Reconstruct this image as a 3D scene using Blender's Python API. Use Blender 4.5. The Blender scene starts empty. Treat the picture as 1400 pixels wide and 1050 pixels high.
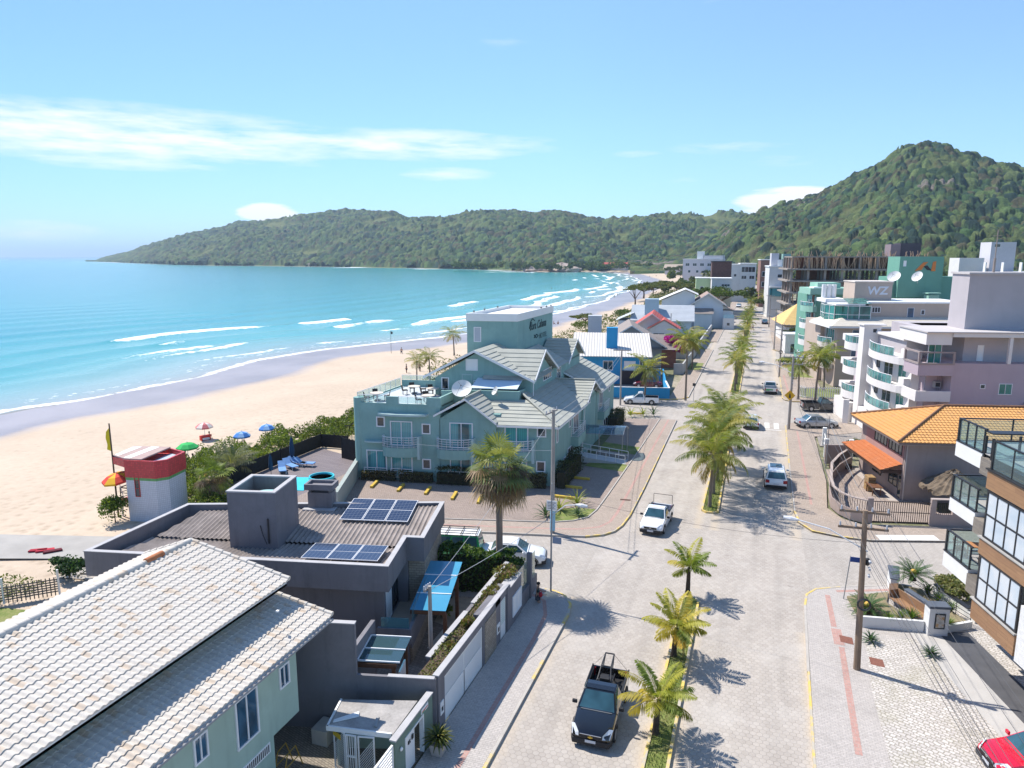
import bpy,bmesh,math,random
import numpy as np
from mathutils import Vector,Matrix
R=math.radians
rnd=random.Random(7)
scn=bpy.context.scene
COL=scn.collection
FPX,CAMH,HZY=971.0,20.0,350.0
PIT=math.atan((525-HZY)/FPX)
YAW=R(19.118)
_cp,_sp,_cy,_sy=math.cos(PIT),math.sin(PIT),math.cos(YAW),math.sin(YAW)
def ray(px,py):
 u=px-700;v=py-525
 fw=FPX*_cp-v*_sp;up=-FPX*_sp-v*_cp
 return(u*_cy-fw*_sy,u*_sy+fw*_cy,up)
def at(px,py,z=0.0):
 """surveyed point of the place: where the sight line through a photo pixel meets height z"""
 r=ray(px,py);t=(z-CAMH)/r[2]
 return(r[0]*t,r[1]*t,z)
def tag(o,label,cat,group=None,kind=None):
 if label:o['label']=label
 if cat:o['category']=cat
 if group:o['group']=group
 if kind:o['kind']=kind
 return o
def thing(name,label,cat,loc=(0,0,0),rz=0.0,group=None):
 o=bpy.data.objects.new(name,None)
 o.empty_display_size=.3
 COL.objects.link(o)
 o.location=loc;o.rotation_euler=(0,0,rz)
 return tag(o,label,cat,group)
_kids={}
def link(o,parent=None):
 COL.objects.link(o)
 if parent is not None:
  o.parent=parent
  _kids.setdefault(parent.name,[]).append(o)
 return o
def dup(root,loc,rz=0.0,scale=None,label=None,mats=None):
 def cp(o,par):
  c=o.copy();COL.objects.link(c)
  if par is not None:
   c.parent=par
   _kids.setdefault(par.name,[]).append(c)
  for k in list(_kids.get(o.name,[])):
   cp(k,c)
  return c
 r=cp(root,None)
 r.location=loc;r.rotation_euler=(0,0,rz)
 if scale:r.scale=(scale,scale,scale)if not hasattr(scale,'__len__')else scale
 if label:r['label']=label
 return r
class MB:
 def __init__(s,T=None):
  s.v=[];s.f=[];s.T=T
 def add(s,vs,fs):
  n=len(s.v)
  s.v+=[tuple(p)for p in vs]
  s.f+=[tuple(i+n for i in f)for f in fs]
  return s
 def box(s,x0,y0,z0,x1,y1,z1):
  s.add([(x0,y0,z0),(x1,y0,z0),(x1,y1,z0),(x0,y1,z0),(x0,y0,z1),(x1,y0,z1),(x1,y1,z1),(x0,y1,z1)],
   [(0,3,2,1),(4,5,6,7),(0,1,5,4),(1,2,6,5),(2,3,7,6),(3,0,4,7)])
  return s
 def obox(s,c,size,rz=0.0,tilt=0.0):
  hx,hy,hz=size[0]/2,size[1]/2,size[2]/2
  M=Matrix.Rotation(rz,3,'Z')@Matrix.Rotation(tilt,3,'X')
  vs=[Vector(c)+M@Vector((x,y,z))for z in(-hz,hz)for x,y in((-hx,-hy),(hx,-hy),(hx,hy),(-hx,hy))]
  s.add(vs,[(0,3,2,1),(4,5,6,7),(0,1,5,4),(1,2,6,5),(2,3,7,6),(3,0,4,7)])
  return s
 def face(s,*pts):
  s.add(pts,[tuple(range(len(pts)))]);return s
 def prism(s,pts,z0,z1):
  n=len(pts)
  zz0=z0 if hasattr(z0,'__len__')else[z0]*n
  zz1=z1 if hasattr(z1,'__len__')else[z1]*n
  a=sum(pts[i][0]*pts[(i+1)%n][1]-pts[(i+1)%n][0]*pts[i][1]for i in range(n))
  if a<0:
   pts=pts[::-1];zz0=zz0[::-1];zz1=zz1[::-1]
  s.add([(p[0],p[1],z)for p,z in zip(pts,zz0)]+[(p[0],p[1],z)for p,z in zip(pts,zz1)],
   [tuple(range(n))[::-1],tuple(range(n,2*n))]+[(i,(i+1)%n,n+(i+1)%n,n+i)for i in range(n)])
  return s
 def extr(s,pts,d):
  """solid from planar 3-D polygon pushed along vector d"""
  n=len(pts)
  q=[(p[0]+d[0],p[1]+d[1],p[2]+d[2])for p in pts]
  s.add(list(pts)+q,[tuple(range(n))[::-1],tuple(range(n,2*n))]+[(i,(i+1)%n,n+(i+1)%n,n+i)for i in range(n)])
  return s
 def pb(s,o,du,n,s0,s1,z0,z1,n0,n1):
  """box in wall coordinates: s along du, z up, depth along n"""
  vs=[]
  for d in(n0,n1):
   for a,z in((s0,z0),(s1,z0),(s1,z1),(s0,z1)):
    vs.append((o[0]+du[0]*a+n[0]*d,o[1]+du[1]*a+n[1]*d,o[2]+z))
  s.add(vs,[(0,3,2,1),(4,5,6,7),(0,1,5,4),(1,2,6,5),(2,3,7,6),(3,0,4,7)])
  return s
 def cyl(s,p0,p1,r0,r1=None,n=8,cap=True):
  r1=r0 if r1 is None else r1
  p0=Vector(p0);p1=Vector(p1);d=(p1-p0)
  if d.length<1e-6:return s
  d.normalize()
  a=d.orthogonal().normalized();b=d.cross(a)
  vs=[]
  for p,r in((p0,r0),(p1,r1)):
   for i in range(n):
    t=2*math.pi*i/n
    vs.append(p+a*(r*math.cos(t))+b*(r*math.sin(t)))
  fs=[(i,(i+1)%n,n+(i+1)%n,n+i)for i in range(n)]
  if cap:fs+=[tuple(range(n))[::-1],tuple(range(n,2*n))]
  return s.add(vs,fs)
 def tube(s,pts,r,n=6):
  rr=r if hasattr(r,'__len__')else[r]*len(pts)
  P=[Vector(p)for p in pts]
  vs=[];up=None
  for k,p in enumerate(P):
   d=(P[min(k+1,len(P)-1)]-P[max(k-1,0)]).normalized()
   if up is None:up=d.orthogonal().normalized()
   a=(up-d*up.dot(d)).normalized();up=a;b=d.cross(a)
   for i in range(n):
    t=2*math.pi*i/n
    vs.append(p+a*(rr[k]*math.cos(t))+b*(rr[k]*math.sin(t)))
  fs=[(k*n+i,k*n+(i+1)%n,(k+1)*n+(i+1)%n,(k+1)*n+i)for k in range(len(P)-1)for i in range(n)]
  fs+=[tuple(range(n))[::-1],tuple(range((len(P)-1)*n,len(P)*n))]
  return s.add(vs,fs)
 def lathe(s,prof,c=(0,0,0),n=16):
  vs=[]
  for r,z in prof:
   for i in range(n):
    t=2*math.pi*i/n
    vs.append((c[0]+r*math.cos(t),c[1]+r*math.sin(t),c[2]+z))
  m=len(prof)
  fs=[(k*n+i,k*n+(i+1)%n,(k+1)*n+(i+1)%n,(k+1)*n+i)for k in range(m-1)for i in range(n)]
  fs+=[tuple(range(n))[::-1],tuple(range((m-1)*n,m*n))]
  return s.add(vs,fs)
 def ell(s,c,r,nu=10,nv=6):
  prof=[(math.cos(-math.pi/2+math.pi*k/nv),math.sin(-math.pi/2+math.pi*k/nv))for k in range(nv+1)]
  vs=[]
  for a,z in prof:
   a=max(a,1e-3)
   for i in range(nu):
    t=2*math.pi*i/nu
    vs.append((c[0]+r[0]*a*math.cos(t),c[1]+r[1]*a*math.sin(t),c[2]+r[2]*z))
  fs=[(k*nu+i,k*nu+(i+1)%nu,(k+1)*nu+(i+1)%nu,(k+1)*nu+i)for k in range(nv)for i in range(nu)]
  fs+=[tuple(range(nu))[::-1],tuple(range(nv*nu,(nv+1)*nu))]
  return s.add(vs,fs)
 def build(s,name,m,parent=None,smooth=False,bevel=0.0):
  me=bpy.data.meshes.new(name)
  vs=[s.T(p)for p in s.v]if s.T else s.v
  me.from_pydata(vs,[],s.f)
  me.materials.append(m)
  if smooth:
   me.polygons.foreach_set('use_smooth',[True]*len(me.polygons))
   try:me.set_sharp_from_angle(angle=R(40))
   except Exception:pass
  me.update()
  o=bpy.data.objects.new(name,me)
  link(o,parent)
  if bevel:
   b=o.modifiers.new('bevel','BEVEL');b.width=bevel;b.segments=2;b.limit_method='ANGLE'
  return o
def np_mesh(name,V,Fq,m,parent=None,smooth=False,tri=False):
 """fast mesh from numpy: V (n,3), Fq (k,4) or (k,3)"""
 me=bpy.data.meshes.new(name)
 k=Fq.shape[1]
 me.vertices.add(len(V));me.vertices.foreach_set('co',np.ascontiguousarray(V,dtype=np.float32).ravel())
 me.loops.add(Fq.size);me.loops.foreach_set('vertex_index',np.ascontiguousarray(Fq,dtype=np.int32).ravel())
 me.polygons.add(len(Fq));me.polygons.foreach_set('loop_start',np.arange(0,Fq.size,k,dtype=np.int32))
 me.polygons.foreach_set('loop_total',np.full(len(Fq),k,dtype=np.int32))
 if smooth:me.polygons.foreach_set('use_smooth',np.ones(len(Fq),dtype=bool))
 me.update(calc_edges=True);me.validate()
 me.materials.append(m)
 o=bpy.data.objects.new(name,me)
 link(o,parent)
 return o
def vcol(o,name,C):
 a=o.data.color_attributes.new(name,'FLOAT_COLOR','POINT')
 C4=np.ones((len(C),4),dtype=np.float32);C4[:,:C.shape[1]]=C
 a.data.foreach_set('color',C4.ravel())
def aff(ra,rb=None):
 """local (u, v, z) -> offset in metres with the u axis turned by ra and the v axis by rb degrees"""
 rb=ra if rb is None else rb
 a=(math.cos(R(ra)),math.sin(R(ra)));b=(-math.sin(R(rb)),math.cos(R(rb)))
 return lambda p:(p[0]*a[0]+p[1]*b[0],p[0]*a[1]+p[1]*b[1],p[2])
_mats={}
class NT:
 """tiny node-graph writer"""
 def __init__(s,m):
  m.use_nodes=True
  s.t=m.node_tree;s.t.nodes.clear()
  s.out=s.t.nodes.new('ShaderNodeOutputMaterial')
 def n(s,kind,**kw):
  x=s.t.nodes.new('ShaderNode'+kind)
  for k,val in kw.items():
   if k in x.inputs:s.set(x.inputs[k],val)
   else:setattr(x,k,val)
  return x
 def set(s,inp,val):
  if hasattr(val,'is_output')or isinstance(val,bpy.types.NodeSocket):s.t.links.new(val,inp)
  else:
   if inp.type=='RGBA' and len(val)==3:val=(*val,1)
   inp.default_value=val
 def math(s,op,a,b=None,c=None,clamp=False):
  x=s.t.nodes.new('ShaderNodeMath');x.operation=op;x.use_clamp=clamp
  s.set(x.inputs[0],a)
  if b is not None:s.set(x.inputs[1],b)
  if c is not None:s.set(x.inputs[2],c)
  return x.outputs[0]
 def vm(s,op,a,b=None):
  x=s.t.nodes.new('ShaderNodeVectorMath');x.operation=op
  s.set(x.inputs[0],a)
  if b is not None:s.set(x.inputs[1],b)
  return x.outputs[1]if op in('DOT_PRODUCT','LENGTH','DISTANCE')else x.outputs[0]
 def mix(s,f,a,b,blend='MIX'):
  x=s.t.nodes.new('ShaderNodeMix');x.data_type='RGBA';x.blend_type=blend
  s.set(x.inputs[0],f);s.set(x.inputs[6],a);s.set(x.inputs[7],b)
  return x.outputs[2]
 def ramp(s,f,pts):
  x=s.t.nodes.new('ShaderNodeValToRGB')
  e=x.color_ramp.elements
  while len(e)<len(pts):e.new(0.5)
  for el,(p,c)in zip(e,pts):
   el.position=p
   el.color=(c,c,c,1)if not hasattr(c,'__len__')else(*c,1)
  s.set(x.inputs[0],f)
  return x.outputs[0]
 def noise(s,vec,scale,detail=3,rough=.55,dim=None):
  x=s.n('TexNoise',Scale=scale,Detail=detail,Roughness=rough)
  s.set(x.inputs['Vector'],vec)
  return x.outputs[0]
 def obj(s):return s.n('TexCoord').outputs['Object']
 def pos(s):return s.n('NewGeometry').outputs['Position']
 def done(s,color,rough=.8,bump=None,bstr=.3,bdist=.02,**kw):
  p=s.n('BsdfPrincipled')
  s.set(p.inputs['Base Color'],color);s.set(p.inputs['Roughness'],rough)
  for k,val in kw.items():s.set(p.inputs[k.replace('_',' ')],val)
  if bump is not None:
   b=s.n('Bump',Strength=bstr,Distance=bdist);s.set(b.inputs['Height'],bump)
   s.t.links.new(b.outputs[0],p.inputs['Normal'])
  s.t.links.new(p.outputs[0],s.out.inputs[0])
  return p
def newmat(name):
 m=bpy.data.materials.new(name);_mats[name]=m
 return m,NT(m)
def mat(name,col=None,rough=.8,var=.12,scale=1.5,bump=0.15,metal=0.0,fine=25.0,spec=.3,stain=0.0,coat=0.0):
 """weathered plain surface: broad tone drift, fine grain, optional stains running down"""
 if name in _mats:return _mats[name]
 m,g=newmat(name)
 P=g.obj()
 a=g.noise(P,scale,4);b=g.noise(P,fine,3)
 f=g.math('ADD',g.math('MULTIPLY',a,.7),g.math('MULTIPLY',b,.3))
 lo=tuple(max(0,c*(1-var))for c in col);hi=tuple(min(1,c*(1+var))for c in col)
 c=g.ramp(f,[(.3,lo),(.7,hi)])
 if stain:
  mp=g.n('Mapping',Scale=(1.6,1.6,.16));g.set(mp.inputs[0],P)
  s_=g.ramp(g.noise(mp.outputs[0],1.3,5,.65),[(.52,0.0),(.75,1.0)])
  c=g.mix(g.math('MULTIPLY',s_,min(1,stain*1.5)),c,tuple(x*.55 for x in col))
  blot=g.ramp(g.noise(P,.45,6,.7),[(.5,0.0),(.68,1.0)])
  c=g.mix(g.math('MULTIPLY',blot,min(.5,stain*1.6)),c,tuple(min(1,x*1.25+.02)for x in col))
 g.done(c,rough,b if bump else None,bump,.01,Metallic=metal,Specular_IOR_Level=spec,Coat_Weight=coat,Coat_Roughness=.05)
 return m
def glassmat(name,col,rough=.04,bands=None,spec=.8):
 """window glass seen in daylight: dark glossy pane, curtains (bands) hanging just behind it"""
 if name in _mats:return _mats[name]
 m,g=newmat(name)
 P=g.obj()
 c=g.mix(g.ramp(g.noise(P,.9,2),[(.35,0.),(.65,1.)]),tuple(x*.6 for x in col),tuple(min(1,x*1.35)for x in col))
 if bands:
  sx=g.n('SeparateXYZ');g.set(sx.inputs[0],P)
  h=g.math('ADD',sx.outputs[0],g.math('MULTIPLY',sx.outputs[1],1.0))
  w=g.math('SINE',g.math('MULTIPLY',h,34.0))
  k=g.noise(g.vm('MULTIPLY',P,(1,1,.02)),.95,1)
  msk=g.ramp(k,[(.44,0.),(.5,1.)])
  c=g.mix(msk,c,g.mix(g.math('MULTIPLY_ADD',w,.5,.5),tuple(x*.65 for x in bands),bands))
 g.done(c,rough,Specular_IOR_Level=spec)
 return m
def clearglass(name,col=(.75,.9,.9),alpha=.35):
 if name in _mats:return _mats[name]
 m,g=newmat(name)
 p=g.n('BsdfGlossy',Color=(1,1,1),Roughness=.02);t=g.n('BsdfTransparent',Color=col)
 d=g.n('BsdfDiffuse',Color=tuple(c*.6 for c in col))
 lw=g.n('LayerWeight',Blend=.5);fr_=g.math('MULTIPLY_ADD',g.math('POWER',lw.outputs['Facing'],4.0),.8,.04)
 m1=g.n('MixShader');m1.inputs[0].default_value=alpha
 g.t.links.new(t.outputs[0],m1.inputs[1]);g.t.links.new(d.outputs[0],m1.inputs[2])
 m2=g.n('MixShader');g.t.links.new(fr_,m2.inputs[0])
 g.t.links.new(m1.outputs[0],m2.inputs[1]);g.t.links.new(p.outputs[0],m2.inputs[2])
 g.t.links.new(m2.outputs[0],g.out.inputs[0])
 return m
WHITE=mat('white_paint',(.78,.78,.76),.6,.04,1.2,.08)
ALU=mat('white_aluminium',(.74,.75,.76),.45,.04,2,.03)
DARKMETAL=mat('black_metal',(.02,.021,.024),.45,.15,3,.05,spec=.5)
CONC=mat('concrete',(.36,.35,.33),.9,.16,.8,.3,stain=.3)
GL_DARK=glassmat('dark_window_glass',(.025,.04,.05))
GL_TEAL=glassmat('teal_window_glass',(.03,.13,.15),bands=(.12,.40,.42))
GL_GREEN=glassmat('green_window_glass',(.025,.14,.12),bands=(.06,.28,.24))
GL_BLUE=glassmat('blue_window_glass',(.03,.09,.15))
GL_RAIL=clearglass('clear_balcony_glass',(.82,.94,.94),.12)
GL_RAILG=clearglass('green_balcony_glass',(.35,.66,.58),.5)
def window(parent,T,o,du,n,w,h,cols=1,rows=1,fw=.07,frame=None,glass=None,proud=.05,kind='window'):
 fm=frame or ALU
 f=MB(T)
 f.pb(o,du,n,0,w,0,fw,-.02,proud);f.pb(o,du,n,0,w,h-fw,h,-.02,proud)
 f.pb(o,du,n,0,fw,fw,h-fw,-.02,proud);f.pb(o,du,n,w-fw,w,fw,h-fw,-.02,proud)
 for i in range(1,cols):
  x=w*i/cols;f.pb(o,du,n,x-fw*.4,x+fw*.4,fw,h-fw,-.02,proud*.8)
 for i in range(1,rows):
  z=h*i/rows;f.pb(o,du,n,fw,w-fw,z-fw*.4,z+fw*.4,-.02,proud*.75)
 fo=f.build(kind,fm,parent)
 p=MB(T);p.pb(o,du,n,fw,w-fw,fw,h-fw,-.02,proud*.25)
 p.build('pane',glass or GL_DARK,fo)
 return fo
def railing(parent,T,pts,h=1.0,bars=4,post=1.2,r=.022,m=None,glass=None,name='railing',z0=.12):
 """metal railing along a path of local points (z = floor)"""
 b=MB(T);g=MB(T)if glass else None
 m=m or ALU
 for a,c in zip(pts,pts[1:]):
  A=Vector(a);C=Vector(c);L=(C-A).length;k=max(1,round(L/post))
  for i in range(k+1):
   q=A.lerp(C,i/k);b.cyl(q,q+Vector((0,0,h)),r*1.25,n=6)
  b.cyl(A+Vector((0,0,h)),C+Vector((0,0,h)),r*1.5,n=6)
  for j in range(bars):
   z=z0+(h-z0)*j/bars
   b.cyl(A+Vector((0,0,z)),C+Vector((0,0,z)),r,n=5)
  if glass:
   d=(C-A).normalized();nn=Vector((-d.y,d.x,0))*.006
   lo,hi=Vector((0,0,.06)),Vector((0,0,h-.05))
   g.extr([A+lo-nn,C+lo-nn,C+hi-nn,A+hi-nn],nn*2)
 ro=b.build(name,m,parent)
 if glass:g.build('glass_panel',glass,ro)
 return ro
def _clip(poly,ax,lim,keep_gt):
 out=[]
 for i in range(len(poly)):
  p,q=poly[i],poly[(i+1)%len(poly)]
  ip=(p[ax]>=lim)if keep_gt else(p[ax]<=lim)
  iq=(q[ax]>=lim)if keep_gt else(q[ax]<=lim)
  if ip:out.append(p)
  if ip!=iq:
   t=(lim-p[ax])/(q[ax]-p[ax])
   out.append((p[0]+(q[0]-p[0])*t,p[1]+(q[1]-p[1])*t))
 return out
def roofing(mb,poly,row=.5,h=.04,col=None,amp=.04,sub=6,thick=.0):
 """tiled roof plane. poly: 3-D corners, first edge = eave. rows overlap like tiles; col gives barrel tiles"""
 P=[Vector(p)for p in poly]
 es=(P[1]-P[0]).normalized()
 nn=None
 for k in range(2,len(P)):
  c=es.cross(P[k]-P[0])
  if c.length>1e-4:nn=c.normalized();break
 if nn.z<0:nn=-nn
 et=nn.cross(es)
 cen=sum(P,Vector())/len(P)
 if(cen-P[0]).dot(et)<0:et=-et
 Q=[((p-P[0]).dot(es),(p-P[0]).dot(et))for p in P]
 tmin=min(q[1]for q in Q);tmax=max(q[1]for q in Q)
 smin=min(q[0]for q in Q);smax=max(q[0]for q in Q)
 nr=max(1,round((tmax-tmin)/row));rw=(tmax-tmin)/nr
 if col:
  nc=max(1,round((smax-smin)/col));ds=(smax-smin)/(nc*sub)
  prof=[(amp*(math.sqrt(max(0,1-((2*(j/sub)-1))**2))))if False else amp*(0.5-0.5*math.cos(2*math.pi*j/sub))**.8 for j in range(sub+1)]
 for i in range(nr):
  t0=tmin+rw*i;t1=t0+rw
  strip=_clip(_clip(Q,1,t0,True),1,t1,False)
  if len(strip)<3:continue
  cells=[]
  if col:
   for j in range(nc*sub):
    a=smin+ds*j
    c=_clip(_clip(strip,0,a,True),0,a+ds,False)
    if len(c)>=3:cells.append((c,a,prof[j%sub],prof[j%sub+1]))
  else:cells.append((strip,0,0,0))
  jit=rnd.uniform(-.15,.15)*h
  for c,a,z0,z1 in cells:
   up=[];lowv=[]
   for q in c:
    k=1-(q[1]-t0)/rw
    z=(h+jit)*k+((z0+(z1-z0)*(q[0]-a)/ds)if col else 0)
    base=P[0]+es*q[0]+et*q[1]
    up.append(base+nn*z)
    if abs(q[1]-t0)<1e-4:lowv.append((base+nn*z,base-nn*.01))
   if len(up)>=3:
    nrm=Vector()
    for x in range(len(up)):
     u,w=up[x],up[(x+1)%len(up)]
     nrm+=Vector(((u.y-w.y)*(u.z+w.z),(u.z-w.z)*(u.x+w.x),(u.x-w.x)*(u.y+w.y)))
    mb.face(*(up if nrm.dot(nn)>0 else up[::-1]))
   if len(lowv)>=2:
    l=sorted(lowv,key=lambda e:(e[0]-P[0]).dot(es));A,B=l[0],l[-1]
    mb.face(A[1],B[1],B[0],A[0])
 return mb
def text(parent,s,o,du,size,m,name='lettering',T=None,n=None,depth=.02,italic=0.0,weight=0.0,sx=1.0):
 """raised lettering on a wall: o = start of baseline, du = reading direction"""
 cu=bpy.data.curves.new('t','FONT');cu.body=s;cu.size=size;cu.extrude=depth;cu.shear=italic;cu.offset=weight
 ob=bpy.data.objects.new('t',cu);COL.objects.link(ob)
 bpy.context.view_layer.update()
 me=bpy.data.meshes.new_from_object(ob.evaluated_get(bpy.context.evaluated_depsgraph_get()))
 bpy.data.objects.remove(ob)
 n=n or(du[1],-du[0],0)
 for v in me.vertices:
  x,y,z=v.co
  p=(o[0]+du[0]*x*sx+n[0]*z,o[1]+du[1]*x*sx+n[1]*z,o[2]+y)
  v.co=T(p)if T else p
 me.materials.clear();me.materials.append(m)
 me.name=name
 t=bpy.data.objects.new(name,me)
 return link(t,parent)
EXPOSURE,SUN_E,SKY_S,SKYWHITE,HAZE=.6,4.6,.15,5.6,.00011
                # camera, sun, sky
cam=bpy.data.cameras.new('camera');cam.sensor_width=36;cam.lens=FPX/1400*36
cam.clip_start=.2;cam.clip_end=60000
co=bpy.data.objects.new('camera',cam);COL.objects.link(co)
co.location=(0,0,CAMH);co.rotation_euler=(R(90)-PIT,0,YAW)
scn.camera=co
scn.view_settings.view_transform='Standard';scn.view_settings.look='None'
scn.view_settings.gamma=1;scn.view_settings.exposure=EXPOSURE
SUN_DIR=Vector((-.70,.20,1)).normalized()
SUN_EL=math.asin(SUN_DIR.z)
sl=bpy.data.lights.new('sun','SUN');sl.energy=SUN_E;sl.angle=R(.53);sl.color=(1,.945,.87)
so=bpy.data.objects.new('sun',sl);COL.objects.link(so)
so.rotation_euler=SUN_DIR.to_track_quat('Z','Y').to_euler();so.location=(-40,10,90)
w=bpy.data.worlds.new('World');scn.world=w;w.use_nodes=True
wt=w.node_tree;wt.nodes.clear()
class WN(NT):
 def __init__(s):
  s.t=wt;s.out=wt.nodes.new('ShaderNodeOutputWorld')
g=WN()
sky=g.n('TexSky');sky.sky_type='NISHITA';sky.sun_disc=False
sky.sun_elevation=SUN_EL;sky.sun_rotation=math.atan2(SUN_DIR.x,SUN_DIR.y)
sky.air_density=1.0;sky.dust_density=.05;sky.ozone_density=1.0;sky.altitude=20
D=g.n('TexCoord').outputs['Generated']
sx=g.n('SeparateXYZ');g.set(sx.inputs[0],D)
az=g.math('ARCTAN2',sx.outputs[0],sx.outputs[1])            # 0 = along the avenue, + right
el=g.math('ARCSINE',sx.outputs[2])
cv=g.n('CombineXYZ');g.set(cv.inputs[0],g.math('MULTIPLY',az,1.0));g.set(cv.inputs[1],g.math('MULTIPLY',el,7.0))
n1=g.noise(cv.outputs[0],5.2,9,.66)
n2=g.noise(g.vm('ADD',cv.outputs[0],(3.1,1.7,0)),13.0,6,.6)
def blob(a0,e0,ra,re,soft=.55):
 d=g.math('ADD',g.math('POWER',g.math('ABSOLUTE',g.math('DIVIDE',g.math('SUBTRACT',az,R(a0)),R(ra))),2.0),
   g.math('POWER',g.math('ABSOLUTE',g.math('DIVIDE',g.math('SUBTRACT',el,R(e0)),R(re))),2.0))
 return g.ramp(d,[(0.0,1.0),(1.0,0.0)])
def addm(*xs):
 t=xs[0]
 for x in xs[1:]:t=g.math('MAXIMUM',t,x)
 return t
nn_=g.math('ADD',g.math('MULTIPLY',n1,.65),g.math('MULTIPLY',n2,.45))
band=addm(blob(-46,8.1,20,2.5),g.math('MULTIPLY',blob(-27,8.3,14,1.5),.9),g.math('MULTIPLY',blob(-47,6.4,10,.8),.7),g.math('MULTIPLY',blob(-24,6.2,5,.7),.7),
   g.math('MULTIPLY',blob(-3,7.9,6.5,.6),.55),g.math('MULTIPLY',blob(-9.5,7.6,3.2,.5),.45),g.math('MULTIPLY',blob(-7,5.6,4,.45),.4),g.math('MULTIPLY',blob(1,6.8,6,.7),.4),
   g.math('MULTIPLY',blob(-52,1.6,5,1.0),.6),g.math('MULTIPLY',blob(-20,15.5,4,.9),.28),g.math('MULTIPLY',blob(-5,17.5,5,.9),.25))
wisp=g.ramp(g.math('MULTIPLY',band,g.math('MULTIPLY_ADD',nn_,3.0,-1.0)),[(.18,0.0),(.75,1.0)])
cum=addm(blob(-37.6,3.15,2.9,.95),blob(1.8,3.9,5.2,1.5))
cuf=g.ramp(g.math('MULTIPLY',cum,g.math('MULTIPLY_ADD',n2,1.5,.1)),[(.30,0.0),(.52,1.0)])
cl=g.math('MAXIMUM',g.math('MULTIPLY',wisp,.78),g.math('MULTIPLY',cuf,.9))
lp=g.ramp(el,[(0.0,(.52,.66,.92)),(.06,(.58,.70,.93)),(.16,(.70,.79,.96)),(.35,(.86,.90,1.0)),(1.0,(1,1,1))])
skc=g.mix(1.0,sky.outputs[0],lp,'MULTIPLY')
skc=g.mix(1.0,skc,g.ramp(g.math('MULTIPLY_ADD',az,.5,.75),[(.22,(.52,.64,.80)),(.62,(.82,.93,1.0)),(.8,(.88,.96,1.0))]),'MULTIPLY')
skc=g.mix(cl,skc,(SKYWHITE,SKYWHITE*.985,SKYWHITE*.97))
bg=g.n('Background',Strength=SKY_S);g.set(bg.inputs[0],skc)
wt.links.new(bg.outputs[0],g.out.inputs[0])
                # shoreline, beach, sea
SHORE=np.array([(-96,-600),(-98,-100),(-101,40),(-101,69),(-98.5,82),(-97,103),(-101,124),(-97.5,146),(-89.5,159),(-82,176),(-75.5,210),
    (-73,282),(-73,311),(-72.5,353),(-78,426),(-80,500),(-104,667),(-143,830),(-168,927),(-200,966),(-240,965),(-304,940),
    (-412,1110),(-762,1260),(-1185,1360),(-1472,1500),(-2100,1900),(-2760,2376),(-3300,3300),(-4200,6000)],dtype=float)
def shore_dist(X,Y):
 """signed distance (positive to seaward) and run along the shoreline"""
 best=np.full(X.shape,1e12);sgn=np.ones(X.shape);run=np.zeros(X.shape)
 acc=0
 for(x0,y0),(x1,y1)in zip(SHORE[:-1],SHORE[1:]):
  dx,dy=x1-x0,y1-y0;L2=dx*dx+dy*dy
  t=np.clip(((X-x0)*dx+(Y-y0)*dy)/L2,0,1)
  ex,ey=X-(x0+t*dx),Y-(y0+t*dy)
  d2=ex*ex+ey*ey
  s=np.sign(dx*(Y-y0)-dy*(X-x0))
  k=d2<best
  best=np.where(k,d2,best);sgn=np.where(k,s,sgn);run=np.where(k,acc+t*math.sqrt(L2),run)
  acc+=math.sqrt(L2)
 return np.sqrt(best)*np.where(sgn==0,1,sgn),run
def vnoise(X,Y,seed=0):
 """smooth value noise for numpy"""
 xi=np.floor(X).astype(np.int64);yi=np.floor(Y).astype(np.int64)
 fx=X-xi;fy=Y-yi
 fx=fx*fx*(3-2*fx);fy=fy*fy*(3-2*fy)
 def h(a,b):
  n=(a*374761393+b*668265263+seed*1442695041)&0x7fffffff
  n=((n^(n>>13))*1274126177)&0x7fffffff
  return((n^(n>>16))&0xffff)/65535.0
 return(h(xi,yi)*(1-fx)+h(xi+1,yi)*fx)*(1-fy)+(h(xi,yi+1)*(1-fx)+h(xi+1,yi+1)*fx)*fy
def fbm(X,Y,seed=0,o=4):
 t=0;a=.5;s=0
 for k in range(o):
  t=t+a*vnoise(X*2**k,Y*2**k,seed+k);s+=a;a*=.5
 return t/s
def grid_faces(ny,nx):
 i=np.arange(ny-1)[:,None]*nx+np.arange(nx-1)[None,:]
 return np.stack([i,i+1,i+nx+1,i+nx],-1).reshape(-1,4)
SEA_Z=-2.0
xs=np.arange(-330,-24,2.0);ys=np.concatenate([np.arange(-90,400,2.5),np.arange(400,1100,5.0)])
X,Y=np.meshgrid(xs,ys);d,s_=shore_dist(X,Y);L=-d
dune=fbm(X/9,Y/9,3)
Z=np.interp(L,[-200,-30,0,16,40,54,60],[-9,-4,-2.06,-1.55,-.45,-.12,-.05])+np.where((L>30),.22,0)*(dune-.5)*np.clip((60-L)/20,0,1)
Z=np.where(X>-40,np.minimum(Z,-.06),Z)
m,g=newmat('sand')
P=g.pos()
at_d=g.n('Attribute',attribute_name='shore');L_=at_d.outputs['Fac']
wob=g.math('MULTIPLY_ADD',g.noise(P,.05,4),9.0,-4.5)
wet=g.ramp(g.math('DIVIDE',g.math('ADD',L_,wob),40.0),[(.36,1.0),(.46,0.0)])
fine=g.noise(P,1.6,6,.7);big=g.noise(P,.09,4)
foot=g.n('TexVoronoi',Scale=1.1);g.set(foot.inputs[0],P)
track=g.ramp(g.math('DIVIDE',L_,80.0),[(.3,0.0),(.6,1.0)])
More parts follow.
